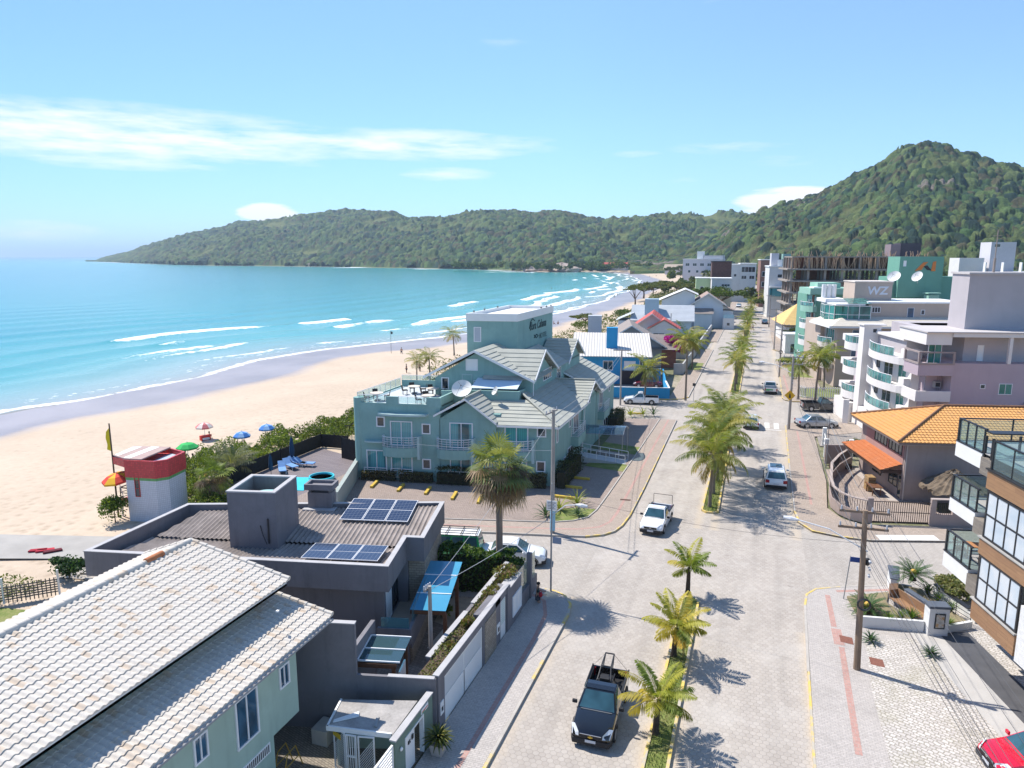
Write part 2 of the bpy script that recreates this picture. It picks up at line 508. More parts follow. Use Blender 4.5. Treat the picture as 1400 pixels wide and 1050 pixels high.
dry=g.mix(g.ramp(g.math('ADD',g.math('MULTIPLY',fine,.5),g.math('MULTIPLY',big,.5)),[(.35,0.),(.65,1.)]),(.46,.365,.27),(.555,.45,.34))
dry=g.mix(g.math('MULTIPLY',track,g.ramp(foot.outputs[0],[(0.05,.8),(.45,0.)])),dry,(.36,.28,.20))
wc=g.mix(g.ramp(big,[(.35,0.),(.65,1.)]),(.27,.235,.225),(.36,.315,.30))
line=g.math('SUBTRACT',1.0,g.math('DIVIDE',g.math('ABSOLUTE',g.math('SUBTRACT',g.math('ADD',L_,wob),24.0)),6.0),clamp=True)
dry=g.mix(g.math('MULTIPLY',line,g.ramp(g.noise(P,.9,6,.75),[(.58,0.),(.68,.6)])),dry,(.17,.13,.09))
c=g.mix(wet,dry,wc)
g.done(c,g.math('MULTIPLY_ADD',wet,-.62,.93),g.math('ADD',g.math('MULTIPLY',fine,.4),g.math('MULTIPLY',foot.outputs[0],g.math('MULTIPLY',track,.8))),.5,.12,Specular_IOR_Level=.3)
o=np_mesh('beach',np.stack([X,Y,Z],-1).reshape(-1,3),grid_faces(*X.shape),m,smooth=True)
a=o.data.attributes.new('shore','FLOAT','POINT');a.data.foreach_set('value',L.ravel().astype(np.float32))
tag(o,None,None,kind='structure')
xs=np.concatenate([[-26000,-18000,-12000,-8000,-5000,-3500],np.arange(-2400,-900,100),np.arange(-900,-300,25),np.arange(-300,-200,4),np.arange(-200,-62,1.0)])
ys=np.concatenate([np.arange(-400,-20,20),np.arange(-20,420,2.0),np.arange(420,720,4),np.arange(720,1010,8),np.arange(1010,2600,60),[2600,3500,5000,8000,12000,18000,27000]])
X,Y=np.meshgrid(xs,ys);d,s_=shore_dist(X,Y)
wobs=(fbm(s_/60,s_*0+.5,11)-.5)*2
foam=np.zeros(X.shape);Zw=np.zeros(X.shape)
sw=(fbm(s_/22,s_*0,5)-.5)*7
e=d-sw-1.0
foam=np.maximum(foam,np.clip(1-np.abs(e)/2.0,0,1)*1.15)                        # the swash edge
foam=np.maximum(foam,.50*np.clip(1-np.abs(e-6)/9,0,1)*(fbm(s_/9,d/4,19)>.42))
for k,(d0,amp,seed,thr,wid)in enumerate([(7,.15,91,.40,1.1),(13,.25,21,.42,1.5),(21,.4,71,.48,1.6),(29,.55,33,.5,2.4),(42,.6,47,.53,2.6),(56,.5,59,.60,2.2)]):
 cr=d0+(fbm(s_/70,s_*0+k,seed)-.5)*22+(fbm(s_/17,s_*0+k,seed+1)-.5)*5
 on=np.clip((fbm(s_/42,s_*0+k*3,seed+2)-thr)*9,0,1)
 on=np.where(d0>6,on*np.clip((Y-95)/50,.0,1),on*np.clip((Y-20)/60,.3,1));on=np.where((Y>250)&(d0>20),np.clip(on*1.6+.15,0,1),on)
 q=d-cr
 foam=np.maximum(foam,on*np.where(q>0,np.clip(1-q/1.3,0,1),np.clip(1+q/(wid*2.2),0,1))*1.25)
 Zw+=amp*(.35+.65*on)*np.exp(-((q-1.2)/2.6)**2)
near=np.clip((260-d)/120,0,1)*np.clip(d/25,0,1)
Zw+=.16*near*np.sin((d+5*wobs+6*fbm(s_/90,d/90,77))/3.1)*(.4+fbm(s_/45,d/30,8))
Z=SEA_Z+Zw*(np.abs(X)<330)
Z=np.where(d<-1,SEA_Z-.9+d*0,Z)
m,g=newmat('sea_water')
P=g.pos()
dd=g.n('Attribute',attribute_name='offshore').outputs['Fac'];fo=g.n('Attribute',attribute_name='foam').outputs['Fac']
lg=g.math('DIVIDE',g.math('LOGARITHM',g.math('ADD',g.math('MAXIMUM',dd,0.0),4.0),10.0),4.4)
patch=g.noise(P,.012,4)
lg=g.math('ADD',lg,g.math('MULTIPLY_ADD',patch,.09,-.045))
c=g.ramp(lg,[(.14,(.36,.35,.31)),(.27,(.25,.37,.34)),(.36,(.085,.34,.315)),(.46,(.022,.265,.265)),(.55,(.014,.24,.25)),(.66,(.014,.20,.235)),(.80,(.018,.16,.215)),(.97,(.022,.115,.175))])
stre=g.noise(g.vm('MULTIPLY',P,(.05,.012,0)),1.0,5,.6)
c=g.mix(g.ramp(stre,[(.40,.0),(.62,.35)]),c,g.mix(1.0,c,(.62,.78,.86),'MULTIPLY'))
fn=g.noise(P,.55,6,.72)
fm=g.ramp(g.math('ADD',fo,g.math('MULTIPLY_ADD',fn,1.5,-.98)),[(.28,0.0),(.55,1.0)])
c=g.mix(fm,c,(.82,.84,.84))
rip=g.math('ADD',g.noise(g.vm('MULTIPLY',P,(1.0,.45,1)),.35,5,.65),g.math('MULTIPLY',g.noise(P,2.2,3),.25))
g.done(c,g.math('MULTIPLY_ADD',fm,.6,.16),rip,.35,.5,Specular_IOR_Level=.28,IOR=1.33)
o=np_mesh('sea',np.stack([X,Y,Z],-1).reshape(-1,3),grid_faces(*X.shape),m,smooth=True)
for nm,A in(('offshore',d),('foam',foam)):
 a=o.data.attributes.new(nm,'FLOAT','POINT');a.data.foreach_set('value',A.ravel().astype(np.float32))
tag(o,None,None,kind='structure')
m,g=newmat('ground_soil')
P=g.pos();a=g.noise(P,.06,5);b=g.noise(P,1.4,5,.7)
c=g.ramp(g.math('ADD',g.math('MULTIPLY',a,.6),g.math('MULTIPLY',b,.4)),[(.32,(.07,.095,.035)),(.48,(.15,.15,.075)),(.6,(.36,.31,.235)),(.75,(.42,.37,.29))])
g.done(c,.95,b,.5,.05)
b_=MB();b_.add([(-25.9,-300,-.03),(3200,-300,-.03),(3200,1100,-.03),(-25.9,1100,-.03)],[(0,1,2,3)])
b_.add([(-25.9,1100,-.03),(3200,1100,-.03),(3200,2400,-.03),(-260,1100,-.03)],[(0,1,2,3)])
tag(b_.build('ground',m),None,None,kind='structure')
                # forested hills
def crest_tab(tab):
 px=np.array([t[0]for t in tab],float);py=np.array([t[1]for t in tab],float)
 return px,py
FAR=[(116,356.4,3560,3600),(129,354.6,3480,3640),(138,351,3250,3700),(180,342,2700,3500),(234,327,2080,3000),(264,319.5,1990,2900),(288,316.5,1930,2800),(330,303,1850,2700),(360,303,1800,2620),(408,295.5,1720,2550),
 (438,292.5,1660,2450),(474,288,1560,2400),(540,291,1400,2250),(562,300,1370,2100),(608,298,1310,2000),(648,291,1260,2050),(697,289.7,1180,2000),(727,293.7,1070,1950),
 (756,289,1020,1950),(786,294.6,1030,1900),(815,301,1030,1850),(858,300,1060,1850),(907,295.6,1080,1850),(960,293.7,1090,1850),(979,290,1100,1850),(1004,293,1100,1850),(1040,300,1120,1850),(1120,320,1150,1800),(1200,345,1200,1700)]
RIGHT=[(862,352,900,960),(900,349,880,1000),(930,343,850,1020),(960,330,820,1050),(1000,306,760,1080),(1023,295,720,1100),(1054,284,680,1120),(1111,270,640,1130),(1149,246.6,610,1140),(1180,231,590,1150),(1202,220,580,1150),
  (1215,209,575,1150),(1237,203,570,1150),(1259,201,565,1150),(1278,204,560,1150),(1306,218,560,1130),(1337,225,555,1110),(1375,232.5,550,1100),(1420,241,550,1080),(1500,262,550,1050),(1620,300,560,1000),(1750,345,600,900)]
def hill(name,tab,ncol,nrow,cell,dome,seed):
 T=np.array(tab,float)
 px=np.linspace(T[0,0],T[-1,0],ncol)
 py=np.interp(px,T[:,0],T[:,1]);r0=np.interp(px,T[:,0],T[:,2]);r1=np.interp(px,T[:,0],T[:,3])
 u=px-700
 fw=FPX*_cp+175*_sp
 hx=(u*_cy-fw*_sy);hy=(u*_sy+fw*_cy);hl=np.hypot(hx,hy)
 hx,hy=hx/hl,hy/hl
 v=py-525
 slope=(-FPX*_sp-v*_cp)/np.hypot(u,FPX*_cp-v*_sp)
 hc=np.maximum(CAMH+slope*r1-6,1.0)                       # crest height
 t=np.concatenate([np.linspace(-.02,1.05,nrow),np.linspace(1.08,1.8,12)])
 TT,_=np.meshgrid(t,px,indexing='ij')
 RR=r0[None]+(r1-r0)[None]*TT
 X=RR*hx[None];Y=RR*hy[None]
 tc=np.clip(TT,0,1)
 prof=tc**.85*(1-.0*tc);prof=np.sin(tc*math.pi/2)**1.15*.72+tc*.28
 back=np.clip((TT-1)/.8,0,1)
 ridge=(fbm(X/230,Y/230,seed)-.5)*2;gul=(fbm(X/90,Y/90,seed+5)-.5)*2
 env=np.sin(np.clip(tc,0,1)*math.pi)
 Z=hc[None]*(prof+env*(.16*ridge+.07*gul))*(1-back**2)
 Z=np.where(TT<0,-4,Z)
 return X,Y,Z,TT
def canopy(X,Y,Z,cell,dome,seed,clear):
 """tree crowns as domes of one closed canopy; colour follows each crown"""
 best=np.full(X.shape,1e9);cid=np.zeros(X.shape);rad=np.ones(X.shape)
 wx=X+(fbm(X/6,Y/6,seed+40)-.5)*cell*.5;wy=Y+(fbm(X/6,Y/6,seed+41)-.5)*cell*.5
 gx=np.floor(wx/cell).astype(np.int64);gy=np.floor(wy/cell).astype(np.int64)
 def h(a,b,k):
  n=(a*73856093+b*19349663+(seed+k)*83492791)&0x7fffffff
  n=((n^(n>>13))*1274126177)&0x7fffffff
  return((n^(n>>15))&0xffff)/65535.0
 for ox in(-1,0,1):
  for oy in(-1,0,1):
   a,b=gx+ox,gy+oy
   cx=(a+.15+.7*h(a,b,1))*cell;cy=(b+.15+.7*h(a,b,2))*cell
   rr=.72+.55*h(a,b,3)
   dd=np.hypot(wx-cx,wy-cy)/rr
   k=dd<best
   best=np.where(k,dd,best);cid=np.where(k,h(a,b,4),cid);rad=np.where(k,rr,rad)
 q=np.clip(best/(cell*.78),0,1)
 H=dome*rad*(1-q**2.6)*(.7+.6*cid)+(fbm(X/2.3,Y/2.3,seed+9)-.5)*dome*.3
 return Z+H*clear-(1-clear)*1.0,cid
m,g=newmat('forest_canopy')
vc=g.n('Attribute',attribute_name='leaf').outputs['Color']
P=g.pos();n=g.noise(P,.55,4,.7);n2=g.noise(P,2.0,3,.7)
c=g.mix(g.ramp(n,[(.35,0.),(.65,1.)]),g.mix(1.0,vc,(.7,.72,.7),'MULTIPLY'),g.mix(1.0,vc,(1.25,1.22,1.1),'MULTIPLY'))
g.done(c,.85,g.math('ADD',n,g.math('MULTIPLY',n2,.6)),1.0,1.6,Specular_IOR_Level=.15)
FOREST=m
HILL=mat('hill_grass',(.10,.12,.04),.95,.3,.02,.4,fine=.6)
for name,tab,nc,nr,cell,dome,seed in(('far_headland',FAR,1250,260,9.0,7.5,3),('near_hill',RIGHT,1050,340,6.6,6.4,17)):
 X,Y,Z,TT=hill(name,tab,nc,nr,cell,dome,seed)
 base=X[::6,::6],Y[::6,::6],Z[::6,::6]-1.2
 o=np_mesh(name,np.stack(base,-1).reshape(-1,3),grid_faces(*base[0].shape),HILL,smooth=True)
 tag(o,None,None,kind='structure')
 big=fbm(X/130,Y/130,seed+60);med=fbm(X/42,Y/42,seed+61)
 clear=np.clip((.665-(big*.6+med*.4))*14,0,1)
 if name=='near_hill':clear=np.maximum(clear,.35)
 clear=np.where(TT<.06,1,clear)
 Zc,cid=canopy(X,Y,Z,cell,dome*np.clip(Z.max(0)/60,.12,1)[None],seed,clear)
 Zc=np.where(TT<.005,Z-1,Zc)
 Z2,cid2=canopy(X,Y,Z,cell*1.75,1.35*dome*np.clip(Z.max(0)/60,.12,1)[None],seed+200,clear);pk=(fbm(X/33,Y/33,seed+70)>.52)&(Z2>Zc);Zc=np.where(pk,Z2,Zc);cid=np.where(pk,cid2,cid)
 pal=np.array([(.022,.046,.022),(.030,.062,.024),(.040,.078,.026),(.062,.098,.032),(.066,.062,.034),(.018,.040,.030),(.085,.115,.042)])
 idx=np.minimum((cid*7+(big-.5)*3.2).clip(0,6.99),6.99).astype(int)
 C=1.25*pal[idx]*(.75+.6*((cid*13.7)%1))[...,None]
 rk=((fbm(X/24,Y/24,seed+80)>.745)&(TT>.45)&(name=='near_hill'))[...,None]
 C=np.where(rk,np.array((.22,.19,.17)),C)*(1-(1-clear))[...,None]+np.array((.13,.15,.05))*(1-clear)[...,None]
 o=np_mesh(name.replace('headland','forest').replace('near_hill','hill_forest'),np.stack([X,Y,Zc],-1).reshape(-1,3),grid_faces(*X.shape),FOREST,smooth=False)
 vcol(o,'leaf',C.reshape(-1,3))
 tag(o,None,None,kind='stuff')
                # the sea air
m=bpy.data.materials.new('sea_air');m.use_nodes=True;t_=m.node_tree;t_.nodes.clear()
o_=t_.nodes.new('ShaderNodeOutputMaterial');v_=t_.nodes.new('ShaderNodeVolumePrincipled')
v_.inputs['Color'].default_value=(.62,.82,1.0,1);v_.inputs['Density'].default_value=HAZE;v_.inputs['Anisotropy'].default_value=.2
t_.links.new(v_.outputs[0],o_.inputs['Volume'])
b_=MB();b_.box(-26500,-700,-10.5,3300,27500,262)
tag(b_.build('haze',m),None,None,kind='stuff')
                # roads, pavements, medians
def hexmat(name,lo,hi,size,joint=.6,dust=None):
 m,g=newmat(name)
 P=g.pos()
 q=g.vm('SCALE',P);q.node.inputs['Scale'].default_value=1.0/size
 r_,h_=(1.0,1.7320508,1.0),(.5,.8660254,.5)
 def cell(v):return g.vm('SUBTRACT',g.vm('MODULO',v,r_),h_)
 big=g.vm('ADD',q,(5000.0,5000*1.7320508,0))
 a=cell(big);b=cell(g.vm('SUBTRACT',big,h_))
 fl=(1,1,0)
 a=g.vm('MULTIPLY',a,fl);b=g.vm('MULTIPLY',b,fl)
 la=g.vm('LENGTH',a);lb=g.vm('LENGTH',b)
 pick=g.math('LESS_THAN',la,lb)
 mx=g.n('Mix');mx.data_type='VECTOR';g.set(mx.inputs[0],pick);g.set(mx.inputs[4],b);g.set(mx.inputs[5],a)
 v=g.vm('ABSOLUTE',mx.outputs[1])
 sv=g.n('SeparateXYZ');g.set(sv.inputs[0],v)
 dist=g.math('MAXIMUM',sv.outputs[0],g.math('ADD',g.math('MULTIPLY',sv.outputs[0],.5),g.math('MULTIPLY',sv.outputs[1],.8660254)))
 mort=g.ramp(dist,[(.435,0.0),(.485,1.0)])
 idv=g.vm('SUBTRACT',big,mx.outputs[1])
 wn=g.n('TexWhiteNoise');wn.noise_dimensions='2D';g.set(wn.inputs['Vector'],g.vm('SNAP',g.vm('ADD',idv,(.01,.01,0)),(.25,.4330127,1)))
 tone=g.noise(P,.22,5,.6);fine=g.noise(P,9.0,4,.7);mid=g.noise(P,1.1,4,.6)
 f=g.math('ADD',g.math('MULTIPLY',wn.outputs[0],.28),g.math('ADD',g.math('MULTIPLY',tone,.5),g.math('MULTIPLY',fine,.25)))
 c=g.ramp(f,[(.25,lo),(.75,hi)])
 c=g.mix(g.ramp(g.noise(g.vm('MULTIPLY',P,(1,.12,1)),.9,4),[(.45,0.),(.75,.22)]),c,(.17,.155,.14))
 jt=g.math('MULTIPLY',mort,g.math('MULTIPLY',g.ramp(g.noise(P,.7,3),[(.3,.25),(.7,1.)]),joint))
 c=g.mix(jt,c,(.155,.135,.11))
 if dust:
  sx=g.n('SeparateXYZ');g.set(sx.inputs[0],P)
  k=None
  for x0,wdt in dust:
   e=g.math('SUBTRACT',1.0,g.math('DIVIDE',g.math('ABSOLUTE',g.math('SUBTRACT',sx.outputs[0],x0)),wdt),clamp=True)
   k=e if k is None else g.math('MAXIMUM',k,e)
  for ya,yb in((38.5,52),(86.5,104)):
   yw=g.math('MULTIPLY',g.math('GREATER_THAN',sx.outputs[1],ya),g.math('LESS_THAN',sx.outputs[1],yb))
   k=g.math('MULTIPLY',k,g.math('SUBTRACT',1.0,yw))
  k=g.ramp(g.math('ADD',g.math('MULTIPLY',k,.8),g.math('MULTIPLY',mid,.55)),[(.62,0.0),(1.0,.7)])
  c=g.mix(k,c,g.mix(fine,(.42,.345,.255),(.52,.44,.34)))
  sp=g.ramp(g.noise(P,.33,6,.7),[(.66,0.0),(.74,.5)])
  c=g.mix(sp,c,(.14,.12,.10))
 if dust:
  tk=None
  for x0 in(-7.6,-6.0,-4.6,-.9,.7,2.2):
   e=g.math('SUBTRACT',1.0,g.math('DIVIDE',g.math('ABSOLUTE',g.math('SUBTRACT',g.math('ADD',sx.outputs[0],g.math('MULTIPLY_ADD',g.noise(g.vm('MULTIPLY',P,(0,.04,0)),1.0,2),1.2,-.6)),x0)),.38),clamp=True)
   tk=e if tk is None else g.math('MAXIMUM',tk,e)
  c=g.mix(g.math('MULTIPLY',g.math('MULTIPLY',tk,g.ramp(g.noise(g.vm('MULTIPLY',P,(1,.25,1)),.5,5,.65),[(.4,0.),(.65,1.)])),.34),c,(.20,.18,.16))
  oil=g.ramp(g.noise(g.vm('ADD',P,(31,7,0)),.75,4,.6),[(.71,0.),(.76,.55)])
  c=g.mix(oil,c,(.12,.105,.09))
  lite=g.ramp(g.noise(g.vm('ADD',P,(3,57,0)),.18,5,.7),[(.52,0.),(.70,.5)])
  c=g.mix(lite,c,(.50,.465,.42))
 g.done(c,.92,g.math('SUBTRACT',g.math('MULTIPLY',fine,.3),mort),.6,.012)
 return m
def brickmat(name,a,b,mort,bw,bh,joint=.012,rot=0.0,var=.5,bump=.5,dirt=.25,dirtcol=(.12,.11,.09),warp=0):
 m,g=newmat(name)
 P=g.pos()
 mp=g.n('Mapping',Rotation=(0,0,rot));g.set(mp.inputs[0],P)
 br=g.n('TexBrick',Color1=a,Color2=b,Mortar=mort,Scale=1.0)
 br.inputs['Mortar Size'].default_value=joint;br.inputs['Brick Width'].default_value=bw;br.inputs['Row Height'].default_value=bh
 br.inputs['Mortar Smooth'].default_value=.3
 vv=mp.outputs[0]
 if warp:nz=g.n('TexNoise',Scale=2.2,Detail=2);g.set(nz.inputs['Vector'],P);vv=g.vm('ADD',vv,g.vm('MULTIPLY',g.vm('SUBTRACT',nz.outputs['Color'],(.5,.5,.5)),(warp*4,warp*4,0)))
 g.set(br.inputs['Vector'],vv)
 fine=g.noise(P,8,4,.7);big=g.noise(P,.35,5,.6)
 c=g.mix(g.ramp(fine,[(.3,0.),(.7,1.)]),g.mix(1.0,br.outputs[0],(.84,.84,.84),'MULTIPLY'),g.mix(1.0,br.outputs[0],(1.12,1.12,1.12),'MULTIPLY'))
 c=g.mix(g.ramp(big,[(.5,0.),(.72,dirt)]),c,dirtcol)
 g.done(c,.92,g.math('SUBTRACT',g.math('MULTIPLY',fine,.4),br.outputs['Fac']),bump,.015)
 return m
ROAD=hexmat('hexagonal_concrete_pavers',(.345,.305,.265),(.45,.405,.355),.27,.5,dust=[(-9.3,1.3),(-3.4,.8),(-2.2,.8),(3.5,1.2)])
ROAD2=hexmat('side_street_pavers',(.335,.30,.262),(.43,.39,.345),.27,.5)
PAVE=brickmat('grey_brick_paving',(.41,.375,.345),(.47,.43,.395),(.31,.285,.26),.22,.11,.010)
PAVEH=brickmat('buff_brick_paving',(.36,.29,.235),(.43,.35,.285),(.20,.165,.135),.24,.12,.010,dirt=.2)
PARKP=brickmat('brown_brick_paving',(.30,.235,.20),(.36,.285,.24),(.16,.13,.11),.24,.12,.012,rot=.2,dirt=.3)
PEBBLE=brickmat('pale_stone_setts',(.44,.405,.37),(.58,.54,.495),(.33,.30,.25),.24,.19,.022,rot=.45,bump=1.0,dirt=.45,dirtcol=(.27,.25,.15),warp=.07)
REDP=brickmat('red_tactile_paving',(.45,.27,.225),(.41,.235,.20),(.38,.31,.27),.24,.24,.012)
KERB=mat('kerb_concrete',(.42,.39,.35),.9,.15,2,.3)
m,g=newmat('worn_yellow_kerb_paint')
P=g.pos();n=g.noise(P,1.3,5,.7)
g.done(g.mix(g.ramp(n,[(.43,0.),(.58,1.)]),(.43,.39,.32),(.64,.46,.11)),.8,n,.3,.01)
YELLOW=m
WHITEROAD=mat('worn_white_road_paint',(.66,.65,.62),.8,.15,3,.2)
GRASS=None
def sheet(name,pts,z,m,kind='structure'):
 b=MB();n=len(pts)
 a=sum(pts[i][0]*pts[(i+1)%n][1]-pts[(i+1)%n][0]*pts[i][1]for i in range(n))
 if a<0:pts=pts[::-1]
 b.add([(x,y,z)for x,y in pts],[tuple(range(n))])
 return tag(b.build(name,m),None,None,kind=kind)
def slab(name,pts,z,m):
 b=MB();b.prism(pts,-.05,z)
 return tag(b.build(name,m),None,None,kind='structure')
def kerbline(name,pts,m,w=.14,z0=-.04,z1=.135,side=1):
 """kerb stones along an edge, lying outside the pavement edge"""
 b=MB();P=[Vector((x,y,0))for x,y in pts];N=[]
 for i in range(len(P)):
  d=(P[min(i+1,len(P)-1)]-P[max(i-1,0)]).normalized();N.append(Vector((d.y,-d.x,0))*w*side)
 for i in range(len(P)-1):
  q=[P[i],P[i+1],P[i+1]+N[i+1],P[i]+N[i]]
  b.prism([(v.x,v.y)for v in q],z0,z1)
 return tag(b.build(name,m),None,None,kind='structure')
def ribbon(name,pts,w,z,m):
 b=MB();P=[Vector((x,y,z))for x,y in pts];vs=[]
 for i in range(len(P)):
  d=(P[min(i+1,len(P)-1)]-P[max(i-1,0)]).normalized();n_=Vector((-d.y,d.x,0))*w/2
  vs+=[P[i]+n_,P[i]-n_]
 b.add(vs,[(2*i,2*i+1,2*i+3,2*i+2)for i in range(len(P)-1)])
 return tag(b.build(name,m),None,None,kind='structure')
sheet('avenue',[(-9.6,-60),(3.9,-60),(3.9,520),(-9.6,520)],0,ROAD)
sheet('side_street',[(-41,30.3),(-9.5,36.4),(-9.5,50.5),(-41,44)],-.006,ROAD2)
sheet('side_street_right',[(3.7,41),(30,48),(30,60),(3.7,56)],-.006,ROAD2)
sheet('second_street',[(-36,80),(-9.5,85.5),(-9.5,104),(-36,97)],-.006,ROAD2)
sheet('second_street_right',[(3.7,84),(40,92),(40,112),(3.7,106)],-.006,ROAD2)
sheet('third_street',[(-12,160),(-9.5,160),(-9.5,172),(-12,172)],-.006,ROAD2)
sheet('third_street_right',[(3.7,148),(60,156),(60,168),(3.7,160)],-.006,ROAD2)
sheet('patched_asphalt',[(-7.9,100.6),(-5.2,100.9),(-5.0,103.2),(-7.7,103.0)],.003,mat('asphalt',(.07,.068,.066),.9,.2,1,.3))if False else None
e1=[(-9.3,-40),(-9.28,20),(-9.25,36.2),(-9.42,37.3),(-9.95,38.15),(-10.6,38.52),(-11.3,38.6)]
slab('pavement',e1+[(-40,32.5),(-40,31.1),(-11.8,36.9),(-11.8,-40)],.12,PAVE)
kerbline('kerb',[(-9.28,-40),(-9.27,12),(-9.26,22.5)],KERB,side=1)
kerbline('kerb',[(-9.26,22.5),(-9.26,24.2)],YELLOW,side=1)
kerbline('kerb',[(-9.26,24.2),(-9.25,29.5)],KERB,side=1)
kerbline('kerb',[(-9.25,29.5),(-9.25,31.2)],YELLOW,side=1)
kerbline('kerb',[(-9.25,31.2),(-9.25,35)],KERB,side=1)
kerbline('kerb',[(-9.25,35),(-9.25,36.2),(-9.42,37.3),(-9.95,38.15),(-10.6,38.52),(-11.3,38.6)],YELLOW,side=1)
kerbline('kerb',[(-11.3,38.6),(-40,32.5)],KERB,side=1)
ribbon('tactile_strip',[(-10.2,-40),(-10.2,33),(-10.35,35.6),(-10.9,37.2),(-12,37.8)],.22,.124,REDP)
e2=[(-36,42.2),(-21.3,45.24),(-13.4,46.98),(-10.9,47.6),(-9.8,48.3),(-9.15,49.2),(-8.82,50.5),(-8.62,53),(-8.6,60),(-8.75,75),(-8.85,87.4)]
i2=[(-10.75,87.1),(-10.9,70),(-11.1,57),(-11.2,53),(-11.5,51.2),(-12.4,50.1),(-13.8,49.3),(-22,47.2),(-36,44.3)]
slab('hotel_pavement',e2+i2,.12,PAVEH)
slab('forecourt',i2+[(-35.2,57.8),(-33,58),(-15,61),(-15,86.2)],.10,PARKP)
kerbline('kerb',e2[:4],KERB,w=.10)
kerbline('kerb',e2[3:8],YELLOW,w=.10)
kerbline('kerb',e2[7:10],YELLOW,w=.09)
kerbline('kerb',e2[9:],KERB,w=.09)
kerbline('forecourt_kerb',i2,KERB,w=.10,z0=.02,z1=.19,side=1)
ribbon('tactile_strip',[(-36,43.2),(-22,46.1),(-13.6,48.1),(-11.6,48.7),(-10.3,49.6),(-9.75,50.9),(-9.6,53),(-9.65,62),(-9.75,87.2)],.22,.124,REDP)
sheet('drain_cover',[(-9.95,55.95),(-9.1,56.05),(-9.1,56.4),(-9.95,56.3)],.128,mat('rusty_iron',(.10,.055,.04),.8,.2,5))
e3=[(-34,95.5),(-17.6,98.9),(-11.3,100.4),(-9.6,101.2),(-8.9,102.6),(-8.9,150),(-8.9,158)]
slab('far_left_pavement',e3+[(-11.4,158),(-11.4,102.4),(-34,97.7)],.12,PAVEH)
kerbline('kerb',e3[:2],KERB);kerbline('kerb',e3[1:5],YELLOW);kerbline('kerb',e3[4:],KERB)
slab('far_left_pavement',[(-8.9,173),(-8.9,480),(-11.4,480),(-11.4,173)],.12,PAVEH)
kerbline('kerb',[(-8.9,173),(-8.9,480)],KERB)
e4=[(25,51.0),(10.9,47.0),(5.7,44.75),(4.3,44.0),(3.75,43.1),(3.58,41.6),(3.2,28),(3.1,-40)]
slab('right_pavement',e4+[(25,-40)],.12,PAVE)
kerbline('kerb',e4[:3],KERB);kerbline('kerb',e4[2:6],YELLOW,w=.12);kerbline('kerb',[(3.58,41.6),(3.36,34.5)],KERB,w=.12)
kerbline('kerb',[(3.36,34.5),(3.2,28),(3.1,10)],YELLOW,w=.10);kerbline('kerb',[(3.1,10),(3.1,-40)],KERB,w=.10)
ribbon('tactile_strip',[(4.85,43.4),(4.87,39.5)],.28,.125,REDP);ribbon('tactile_strip',[(4.95,39.3),(4.98,37.6)],.5,.125,REDP);ribbon('tactile_strip',[(5.05,37.4),(4.88,28.8)],.28,.125,REDP)
ribbon('tactile_strip',[(5.4,44.1),(8.6,45.4)],.26,.125,REDP)
sheet('stone_parking',[(5.9,-40),(6.0,34),(6.3,38.4),(10.6,40.5),(12.9,42),(16.5,34),(16.5,-40)],.126,PEBBLE)
for bx,by in((5.05,37.95),(6.25,36.15)):
 sheet('inspection_cover',[(bx,by),(bx+.62,by-.1),(bx+.62,by+.62),(bx,by+.72)],.131,mat('red_cover',(.20,.085,.06),.9,.25,8))
e5=[(40,61.2),(13.3,54.95),(8.5,53.42),(6.5,53.45),(4.65,53.95),(3.75,55.6),(3.55,58),(3.6,72),(3.75,88.6),(4.1,90.2),(6.0,91.5),(12.0,93.0)]
slab('right_pavement',e5+[(12.0,88),(6.7,84),(6.6,67),(6.1,59.6),(7.0,57.4),(8.2,56.6),(15,58.3),(40,64)],.12,PAVEH)
kerbline('kerb',e5[:3],KERB,w=.12);kerbline('kerb',e5[2:7],YELLOW,w=.15);kerbline('kerb',e5[6:8],KERB,w=.12);kerbline('kerb',e5[7:9],YELLOW,w=.12);kerbline('kerb',e5[8:],KERB,w=.12)
sheet('white_ramp',[(9.1,53.75),(13.1,55.0),(12.9,55.9),(8.9,54.6)],.127,WHITEROAD)
ribbon('tactile_strip',[(4.95,60),(5.0,86)],.2,.125,REDP)
slab('car_park',[(5.2,91.9),(12.5,93.2),(17,94.5),(17,80),(7.0,80),(7.0,88.5)],.09,brickmat('grey_brown_paving',(.28,.25,.225),(.34,.305,.275),(.15,.135,.12),.25,.12,.012))
e6=[(40,111),(12,105.6),(5.2,104.2),(4.2,104.9),(3.85,106.4),(3.9,126),(3.3,146),(3.8,147.2),(8,148.2)]
slab('right_pavement',e6+[(9.6,148),(9.6,108),(40,114)],.12,PAVEH)
kerbline('kerb',e6[:2],KERB);kerbline('kerb',e6[1:6],YELLOW,w=.14);kerbline('kerb',e6[5:8],KERB)
ribbon('tactile_strip',[(4.95,107),(4.6,127)],.3,.125,REDP)
e7=[(8,159.5),(4.2,160.6),(3.3,162.5),(3.0,200),(3.3,480)]
slab('right_pavement',e7+[(9,480),(9,160)],.12,PAVEH)
kerbline('kerb',e7[:3],YELLOW);kerbline('kerb',e7[2:],KERB)
for x in(.35,1.45,2.5):
 sheet('crosswalk_bar',[(x,86.9),(x+.55,86.9),(x+.55,89.9),(x,89.9)],.005,WHITEROAD)
sheet('stop_line',[(.1,86.1),(3.3,86.1),(3.3,86.3),(.1,86.3)],.005,WHITEROAD)
m,g=newmat('verge_grass')
P=g.pos();n=g.noise(P,.8,5,.7);f=g.noise(P,14,3,.7)
